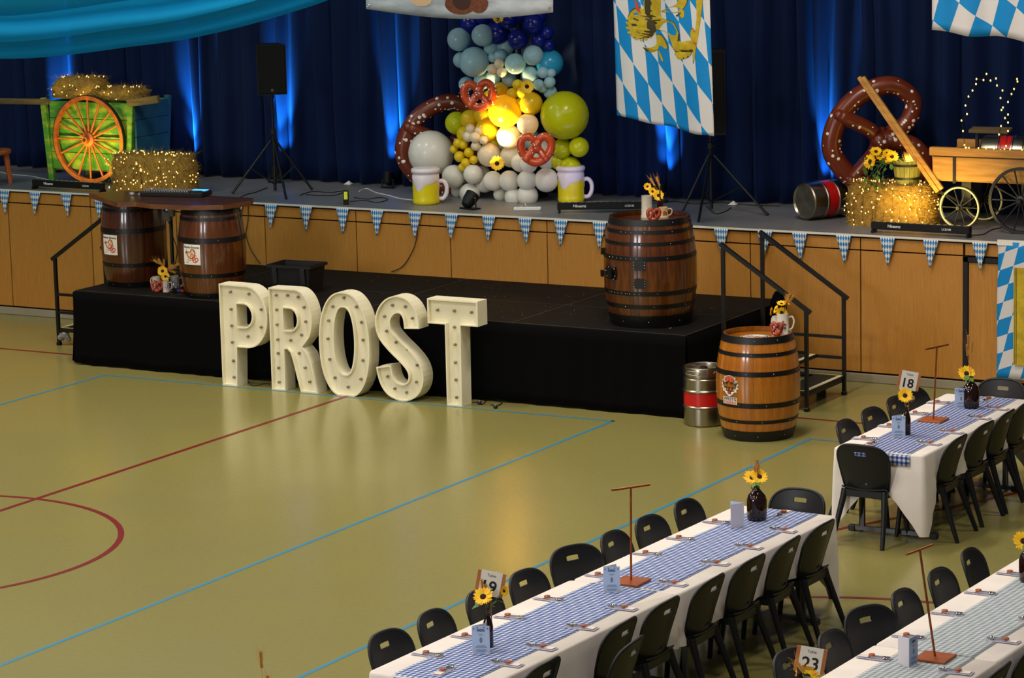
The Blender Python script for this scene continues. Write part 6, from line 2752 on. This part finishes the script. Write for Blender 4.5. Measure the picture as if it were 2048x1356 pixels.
def make_chair():
    t = thing('stacking_chair', 'x', 'chair', (0, 0, 0))
    N = 56
    b = MB()
    # upper half with the hand slot: outline rounded at the top corners
    outer, inner = [], []
    for k in range(N):
        a = 2 * PI * (k + .5) / N
        # upper part: super-ellipse arch above v = .4
        u, v = box_ray(0, .70, -.5, .5, .36, 1.0, a)
        if v > .55:
            # pull in to a rounded arch
            e = 3.0
            yy = (v - .55) / .45
            lim = .5 * (1 - min(yy, 1) ** e) ** (1 / e) if yy < 1 else 0
            ca, sa = math.cos(a), math.sin(a)
            lo, hi = 0, 1.2
            for _ in range(30):
                m = (lo + hi) / 2
                uu, vv = ca * m, .70 + sa * m
                y2 = max(0, (vv - .55) / .45)
                inside = abs(uu / .5) ** e + y2 ** e < 1 and vv > .36
                if inside:
                    lo = m
                else:
                    hi = m
            u, v = ca * lo, .70 + sa * lo
        outer.append((u, v))
        c_, s_ = math.cos(a), math.sin(a)
        inner.append(((.085 + .040 * abs(c_)) * c_ if False else math.copysign(min(abs(c_) * .15, .118), c_), .80 + .045 * math.copysign(min(abs(s_) * 1.25, 1), s_)))
    annulus(b, outer, inner, chair_back_pt, -.006, .006, 6)
    # lower half with the small drain hole
    outer, inner = [], []
    for k in range(N):
        a = 2 * PI * (k + .5) / N
        outer.append(box_ray(0, .15, -.5, .5, -.03, .36, a))
        inner.append((.085 * math.cos(a), .15 + .035 * math.sin(a)))
    annulus(b, outer, inner, chair_back_pt, -.006, .006, 4)
    b.build('backrest', m_chair, t, True, weld=True, auto=55)
    # turned rim round the back edge
    b = MB()
    rim = []
    for k in range(41):
        th = PI * k / 40
        e = 3.0
        cu, su = math.cos(th), math.sin(th)
        u = .5 * math.copysign(abs(cu) ** (2 / e), cu)
        v = .55 + .45 * abs(su) ** (2 / e)
        rim.append(chair_back_pt(u, v, 0))
    rim = [chair_back_pt(.5, .0, 0), chair_back_pt(.5, .3, 0)] + rim + [chair_back_pt(-.5, .3, 0), chair_back_pt(-.5, .0, 0)]
    b.tube(rim, .0115, 7)
    b.build('back_rim', m_chair, t, True)
    # seat
    b = MB()
    def seat_pt(u, v, d):
        x = u * (.375 + .035 * v)
        y = -.165 + .385 * v
        z = .428 + .016 * (2 * u) ** 2 * (1 - .6 * v) - .010 * math.sin(v * PI) + (-.030 * max(0, (v - .82) / .18) ** 2) + .02 * max(0, (.15 - v) / .15) - d
        return Vector((x, y, z))
    nu, nv = 10, 10
    for d in (0, .012):
        o = len(b.v)
        for j in range(nv + 1):
            for i in range(nu + 1):
                u = i / nu - .5
                if j == nv:
                    u *= .93
                b.v.append(tuple(seat_pt(u, j / nv, d)))
        for j in range(nv):
            for i in range(nu):
                f = (o + j * (nu + 1) + i, o + j * (nu + 1) + i + 1, o + (j + 1) * (nu + 1) + i + 1, o + (j + 1) * (nu + 1) + i)
                b.f.append(f if d == 0 else f[::-1])
                b.m.append(0)
    q = (nu + 1) * (nv + 1)
    ring = [i for i in range(nu + 1)] + [(j + 1) * (nu + 1) + nu for j in range(nv)] + [nv * (nu + 1) + nu - 1 - i for i in range(nu)] + [(nv - 1 - j) * (nu + 1) for j in range(nv - 1)]
    for k in range(len(ring)):
        l = ring[(k + 1) % len(ring)]
        b.f.append((ring[k], l, l + q, ring[k] + q))
        b.m.append(0)
    b.build('seat', m_chair, t, True, auto=50)
    # under-seat apron
    for sx in (-1, 1):
        b = MB()
        b.bar((sx * .175, -.145, .40), (sx * .185, .20, .40), .018, .05, bev=.004)
        b.build('side_rail', m_chair, t)
    b = MB()
    b.bar((-.17, -.150, .405), (.17, -.150, .405), .018, .06, bev=.004)
    b.build('rear_rail', m_chair, t)
    # legs, thick at the top
    for sx in (-1, 1):
        for (y0, y1, x1) in ((-.135, -.285, .218), (.185, .235, .205)):
            b = MB()
            b.tube([(sx * .172, y0, .432), (sx * .178, y0 + (y1 - y0) * .12, .37), (sx * (.178 + (x1 - .178) * .5), y0 + (y1 - y0) * .5, .21), (sx * x1, y1, .0)], [.030, .028, .0225, .0185], 8)
            b.build('leg', m_chair, t, True, auto=50)
    return t


chair0 = freeze(make_chair())
used0 = [False]


def chair(label, x, y, face, group):
    """face: direction in degrees the sitter looks towards (0 = +x, 90 = +y)"""
    if not used0[0]:
        o = chair0
        used0[0] = True
    else:
        o = copy_tree(chair0)
    o.location = (x, y, 0)
    o.rotation_euler = (0, 0, math.radians(face - 90))
    o['label'] = label
    o['group'] = group
    return o


ORD = ['first', 'second', 'third', 'fourth', 'fifth', 'sixth', 'seventh', 'eighth', 'ninth']
CL = 'charcoal plastic chair, '
# table 18
G = 'chairs at the short far table 18'
for k, (y, dr_) in enumerate(((-4.03, -3), (-4.42, 2), (-4.95, -2), (-5.48, 3))):
    chair(CL + ORD[k] + ' from the stage on the left of the short far table 18', 5.60, y, dr_, G)
for k, (y, dr_) in enumerate(((-4.12, 180), (-4.58, 182), (-5.07, 178), (-5.66, 181))):
    chair(CL + ORD[k] + ' from the stage on the right of the short far table 18', 6.23, y, dr_, G)
chair(CL + 'at the end of the short far table 18 away from the stage', 5.865, -6.045, 88, G)
chair(CL + 'at the stage end of the short far table 18', 5.93, -3.52, 270, G)
# the long middle row 19
G = 'chairs at the long middle row 19'
for k, (y, dr_, off) in enumerate(((-8.56, 2, 0), (-9.13, -2, 0), (-9.63, 3, 0), (-10.17, -24, -.07), (-10.83, -3, 0), (-11.37, 2, 0), (-11.94, 4, 0), (-12.48, -3, 0))):
    x, _ = row_pt('19', -.43 + off, y)
    chair(CL + ORD[k] + ' from the stage on the left of the long middle row 19', x, y, dr_, G)
for k, (y, dr_, off) in enumerate(((-8.73, 179, 0), (-9.27, 182, 0), (-9.82, 178, 0), (-10.41, 181, .0), (-11.04, 179, 0), (-11.60, 181, 0), (-11.98, 186, .26), (-12.58, 180, .02))):
    x, _ = row_pt('19', .32 + off, y)
    chair(CL + ORD[k] + ' from the stage on the right of the long middle row 19', x, y, dr_, G)
x, _ = row_pt('19', -.06, -8.0)
chair(CL + 'at the stage end of the long middle row 19', x, -8.10, 268, G)
# the corner row 23
G = 'chairs at the corner row 23'
for k, (y, dr_, off) in enumerate(((-9.07, 6, -.02), (-9.66, 2, 0), (-10.25, 3, 0), (-10.78, -22, -.06), (-11.33, 2, 0), (-11.83, -3, -.05))):
    x, _ = row_pt('23', -.42 + off, y)
    chair(CL + ORD[k] + ' from the far end on the left of the corner row 23', x, y, dr_, G)
for k, (y, dr_, off) in enumerate(((-10.40, 180, 0), (-10.98, 180, 0), (-11.55, 181, 0))):
    x, _ = row_pt('23', .33 + off, y)
    chair(CL + ['upper', 'middle', 'lowest'][k] + ' of the chairs on the right of the corner row 23', x, y, dr_, G)

# --- place settings -----------------------------------------------------------------------------------------------
m_napkin = gingham('lavender_check_napkin', srgb(92, 96, 150), srgb(160, 160, 192), srgb(214, 208, 212), .006)
m_card = pbr('white_card', srgb(220, 210, 206), .7)
m_silver = pbr('polished_cutlery', srgb(200, 196, 186), .15, metal=1.0)
m_cookie = pbr('baked_pretzel_cookie', srgb(186, 96, 48), .5, col2=srgb(150, 70, 34), nscale=60)


def make_setting():
    t = thing('place_setting', 'x', 'napkin', (0, 0, 0))
    # local +y points to the middle of the table
    b = MB()
    n = 6
    vs = []
    for j in range(n + 1):
        for i in range(3):
            b.v.append(((i / 2 - .5) * .075, (j / n - .5) * .21, .0035 + .001 * math.sin(j * 1.3)))
            b.uv[len(b.v) - 1] = (i * .0375, j * .21 / n)
    for j in range(n):
        for i in range(2):
            a = j * 3 + i
            b.f.append((a, a + 1, a + 4, a + 3))
            b.m.append(0)
    o = b.build('napkin_cloth', m_napkin, t, recalc=False)
    md = o.modifiers.new('thickness', 'SOLIDIFY')
    md.thickness = .004
    b = MB()
    b.box((.0, -.062, .0078), (.052, .06, .0015))
    b.build('name_card', m_card, t)
    for (xx, kind) in ((-.014, 'fork'), (.004, 'knife'), (.018, 'spoon')):
        b = MB()
        b.bar((xx, -.02, .011), (xx, .055, .012), .005, .003)
        if kind == 'fork':
            b.box((xx, .065, .0125), (.016, .022, .003))
            for q in (-.006, -.002, .002, .006):
                b.box((xx + q, .085, .0135), (.002, .022, .002))
        elif kind == 'knife':
            b.box((xx, .08, .0125), (.012, .055, .002))
        else:
            b.ball((xx, .075, .0135), .013, 8, 6, sq=(.9, 1.5, .35))
        b.build(kind, m_silver, t, True, auto=40)
    b = MB()
    pts = spline([(p[0], p[1], 0) for p in PRETZEL], 3)
    b.tube([(p.x * .020, -.018 + p.y * .018, .019) for p in pts], .0052, 5)
    b.build('pretzel_tie', m_cookie, t, True)
    return t


set0 = freeze(make_setting())
used1 = [False]


def setting(label, x, y, rot, group):
    o = set0 if not used1[0] else copy_tree(set0)
    used1[0] = True
    o.location = (x, y, TH + .0085)
    o.rotation_euler = (0, 0, math.radians(rot))
    o['label'] = label
    o['group'] = group


G = 'napkins and cutlery at the short far table 18'
for k, y in enumerate((-4.14, -4.64, -5.20, -5.73)):
    setting('napkin with cutlery, ' + ORD[k] + ' from the stage on the left of the short far table 18', 5.675, y, -90 + 4, G)
for k, y in enumerate((-4.18, -4.60, -5.22, -5.70)):
    setting('napkin with cutlery, ' + ORD[k] + ' from the stage on the right of the short far table 18', 6.205, y, 90 - 4, G)
setting('napkin with cutlery at the end of the short far table 18 before the nearest chair', 5.80, -5.93, 3, G)
setting('napkin with cutlery at the stage end of the short far table 18', 6.0, -3.84, 183, G)
G = 'napkins and cutlery at the long middle row 19'
for k, y in enumerate((-8.78, -9.32, -9.80, -10.46, -11.12, -11.61, -12.12, -12.56)):
    x, _ = row_pt('19', -.275, y)
    setting('napkin with cutlery, ' + ORD[k] + ' from the stage on the left of the long middle row 19', x, y, -90 + 3 * (k % 3 - 1), G)
for k, y in enumerate((-8.81, -9.34, -9.84, -10.44, -11.12, -11.63, -12.13, -12.53)):
    x, _ = row_pt('19', .255, y)
    setting('napkin with cutlery, ' + ORD[k] + ' from the stage on the right of the long middle row 19', x, y, 90 + 3 * (k % 3 - 1), G)
setting('napkin with cutlery at the near end of the long middle row 19', 5.985, -12.82, 4, G)
setting('napkin with cutlery at the stage end of the long middle row 19', 6.15, -8.35, 182, G)
G = 'napkins and cutlery at the corner row 23'
for k, y in enumerate((-9.28, -9.82, -10.37, -10.97, -11.48)):
    x, _ = row_pt('23', -.275, y)
    setting('napkin with cutlery, ' + ORD[k] + ' from the far end on the left of the corner row 23', x, y, -90 + 3 * (k % 3 - 1), G)
for k, y in enumerate((-10.30, -10.81, -11.55)):
    x, _ = row_pt('23', .27, y)
    setting('napkin with cutlery, ' + ['upper', 'middle', 'lower'][k] + ' of those on the right of the corner row 23', x, y, 90 + 3 * (k % 3 - 1), G)

# --- menu cards, copper stands, signs, bottles --------------------------------------------------------------------
m_menu = pbr('pale_blue_menu_card', srgb(168, 194, 232), .6, col2=srgb(190, 206, 236), nscale=9)
m_menuback = pbr('white_menu_card', srgb(214, 210, 222), .6)
m_greyp = pbr('grey_print', srgb(120, 132, 152), .7)
m_copper = pbr('brushed_copper', srgb(184, 104, 58), .35, metal=.85, col2=srgb(160, 84, 44), nscale=20)
m_copperbase = pbr('copper_brown_wood', srgb(164, 84, 36), .4, col2=srgb(146, 70, 28), nscale=9)
m_signwood = pbr('tan_sign_board', srgb(186, 118, 64), .55, col2=srgb(166, 98, 50), nscale=8)
TT = TH + .008


def menu_card(label, x, y, rz, open_deg=38, flip=False):
    t = thing('menu_card', label, 'menu', (x, y, TT), rz, 'menu cards on the tables')
    w, h = .108, .175
    b = MB()
    b.box((0, 0, h / 2), (w, .0015, h))
    f_ = b.build('front_leaf', m_menu if not flip else m_menuback, t)
    b = MB()
    a = math.radians(open_deg)
    sx = 1 if not flip else 1
    b.box((0, 0, h / 2), (w, .0015, h))
    o = b.build('rear_leaf', m_menuback if not flip else m_menu, t)
    # hinged along one upright edge
    hx = -w / 2 if not flip else w / 2
    o.location = (hx + (w / 2) * math.cos(a) * (1 if hx < 0 else -1), .001 + (w / 2) * math.sin(a), 0)
    o.rotation_euler = (0, 0, a if hx < 0 else -a)
    if not flip:
        p = MB()
        mp = lambda u, v, d: (u, -.00075 - d, v)
        text_on(p, 'menu', mp, 0, .140, width=.046, height=.024, d=.0008, bold=True, mi=0)
        for (u, v) in ((-.042, .158), (-.020, .165), (.020, .165), (.042, .158)):
            poly_on(p, mp, [(u, v + .005), (u - .005, v), (u, v - .006), (u + .005, v)], .0008, 3)
        for k, (v, ww) in enumerate(((.122, .03), (.116, .02), (.050, .05), (.044, .066), (.038, .072), (.024, .06), (.018, .066), (.012, .05))):
            p.add([mp(-ww / 2, v, .0008), mp(ww / 2, v, .0008), mp(ww / 2, v + .0028, .0008), mp(-ww / 2, v + .0028, .0008)], [(0, 1, 2, 3)], 1)
        # little toasting figure-of-leaves ornament
        poly_on(p, mp, [(-.006, .070), (.006, .070), (.009, .084), (.007, .098), (0, .106), (-.007, .098), (-.009, .084)], .0008, 1)
        for sg in (-1, 1):
            poly_on(p, mp, [(sg * .046, .018), (sg * .036, .018), (sg * .034, .008), (sg * .042, .004), (sg * .050, .009)], .0012, 2)
        p.build('menu_print', [m_ink, m_greyp, m_tan_ink, m_blue_ink], f_, recalc=False)
    return t


FACE = math.radians(30)
menu_card('pale blue menu card before the small bottle on the short far table 18', 5.895, -5.57, FACE - .04)
menu_card('pale blue menu card before the growler on the short far table 18', 5.93, -4.29, FACE + .02)
menu_card('pale blue menu card before the small bottle on the long middle row 19', 5.998, -12.40, FACE - .06)
menu_card('pale blue menu card beside the copper stand on the long middle row 19', 6.05, -10.80, FACE - .04)
menu_card('menu card turned to show its white back on the long middle row 19', 6.03, -8.86, FACE + .45, 60, True)
menu_card('half-open menu card beside the copper stand on the corner row 23', 8.45, -11.52, FACE + .95, 64)


def t_stand(label, x, y, rz, h, lean=(0, 0), bar_rz=0.0):
    t = thing('copper_stand', label, 'stand', (x, y, TT), rz, 'copper T-stands')
    b = MB()
    b.box((0, 0, .008), (.20, .20, .016), bev=.003)
    b.build('base_plate', m_copperbase, t)
    b = MB()
    b.tube([(0, 0, .01), (lean[0], lean[1], h)], .0075, 8)
    b.build('pole', m_copper, t, True, auto=40)
    b = MB()
    c, s = math.cos(bar_rz), math.sin(bar_rz)
    b.tube([(lean[0] - .145 * c, lean[1] - .145 * s, h), (lean[0] + .145 * c, lean[1] + .145 * s, h)], .008, 8)
    b.build('cross_bar', m_copper, t, True, auto=40)
    return t


t_stand('copper T-stand on the short far table 18', 5.905, -4.85, 0, .62, (.03, .0), math.radians(72))
t_stand('copper T-stand on the long middle row 19', 6.045, -10.52, 0, .645, (.01, .0), math.radians(58))
t_stand('copper T-stand on the corner row 23', 8.515, -11.34, 0, .665, (-.09, -.02), math.radians(80))


def table_sign(label, num, x, y, zc, tilt, bz):
    t = thing('table_sign', label, 'sign', (x, y, bz), FACE - .1, 'table number signs')
    b = MB()
    b.tube([(0, .012, 0), (0, .012, zc - bz + .05)], .004, 6)
    b.build('stick', m_signwood, t)
    R_ = Matrix.Rotation(tilt, 3, 'Y')
    h0 = zc - bz
    mp = lambda u, v, d: tuple(R_ @ Vector((u, -d, v)) + Vector((0, 0, h0)))
    b = MB()
    b.prism([(-.088, -.075), (.088, -.075), (.088, .075), (-.088, .075)], [], -.006, .004, mp)
    bd = b.build('board', m_signwood, t)
    b = MB()
    b.prism([(-.066, -.078), (.066, -.078), (.066, .078), (-.066, .078)], [], .0042, .0055, mp)
    b.build('paper', m_white_print, t)
    p = MB()
    text_on(p, 'Table', mp, 0, .043, height=.018, d=.0065, bold=False)
    text_on(p, num, mp, 0, -.055, height=.075, d=.0065, bold=True)
    p.build('lettering', m_ink, t, recalc=False)
    return t


def small_centre(k, x, y, lab, heads, tips, num=None, sz=None, tilt=0.0, spos=None):
    bo = bottle('beer_bottle', 'brown beer bottle holding flowers on ' + lab, (x, y, TT), 'small')
    mouth = Vector((x, y, TT + .20))
    for i, (px, py, r_, n_, yy) in enumerate(heads):
        sunflower(('sunflower in the small bottle on ' if i == 0 else 'half hidden sunflower bud in the small bottle on ') + lab, mouth, at(px, py, y=y + yy), n_, r_, 80 + k * 5 + i, 2)
    if tips:
        wheat('dried wheat in the small bottle on ' + lab, mouth, [at(a, b_, y=y + .01) for a, b_ in tips], seed=20 + k)
    if num:
        table_sign('white sign reading Table ' + num + ' standing on ' + lab, num, *(spos or (x + .005, y + .035)), sz, tilt, TT + (.02 if spos is None else 0))


w18 = at(1817, 762, y=-5.43)
small_centre(0, 5.915, -5.45, 'the short far table 18', [(1810, 791, .068, (.5, -.8, .5), -.03)], [(1796, 768), (1799, 774)], '18', w18.z, .18)
w19 = at(985, 1167, y=-12.2)
small_centre(1, 5.955, -12.24, 'the long middle row 19', [(966, 1193, .068, (.2, -.7, .7), -.04), (1008, 1182, .035, (.9, -.3, .3), .02)], [(964, 1160), (969, 1170)], '19', w19.z, .20)
w23 = at(1621, 1320, y=-12.30)
xb, _ = row_pt('23', -.06, -12.33)
small_centre(2, w23.x + .05, -12.56, 'the corner row 23', [(1614, 1354, .075, (.4, -.7, .6), .08)], [(1592, 1322), (1597, 1334)], '23', w23.z, .17, (w23.x, -12.30))


def growler_centre(x, y, lab, heads, tips, sd):
    bottle('growler_bottle', 'large brown growler bottle with flowers on ' + lab, (x, y, TT), 'growler')
    m = Vector((x, y, TT + .24))
    for i, (px, py, r_, n_) in enumerate(heads):
        sunflower(['left sunflower in the growler on ', 'right sunflower in the growler on '][i] + lab if len(heads) > 1 else 'sunflower in the growler on ' + lab, m, at(px, py, y=y), n_, r_, sd + i, 2)
    wheat('dried wheat in the growler on ' + lab, m, [at(a, b_, y=y + .01) for a, b_ in tips], seed=sd)


growler_centre(5.99, -4.22, 'the short far table 18', [(1933, 747, .078, (.45, -.7, .55))], [(1937, 672), (1944, 684), (1934, 690)], 100)
growler_centre(6.05, -8.58, 'the long middle row 19', [(1504, 955, .066, (.3, -.6, .75)), (1519, 953, .066, (.55, -.6, .75))], [(1514, 922), (1509, 932), (1517, 930)], 110)
growler_centre(8.40, -9.40, 'the corner row 23', [(2047, 1082, .075, (.4, -.7, .6))], [(2054, 1020)], 120)
# the wheat tip that reaches in from below
xw = at(540, 1356, y=-14.35)
bottle('beer_bottle', 'brown bottle of dried wheat below the bottom edge of the picture', (5.72, -14.32, TT), 'small')
wheat('dried wheat ear reaching in at the bottom edge of the picture', (5.72, -14.32, TT + .2), [at(521, 1304, y=-14.32), at(535, 1352, y=-14.34)], seed=33)
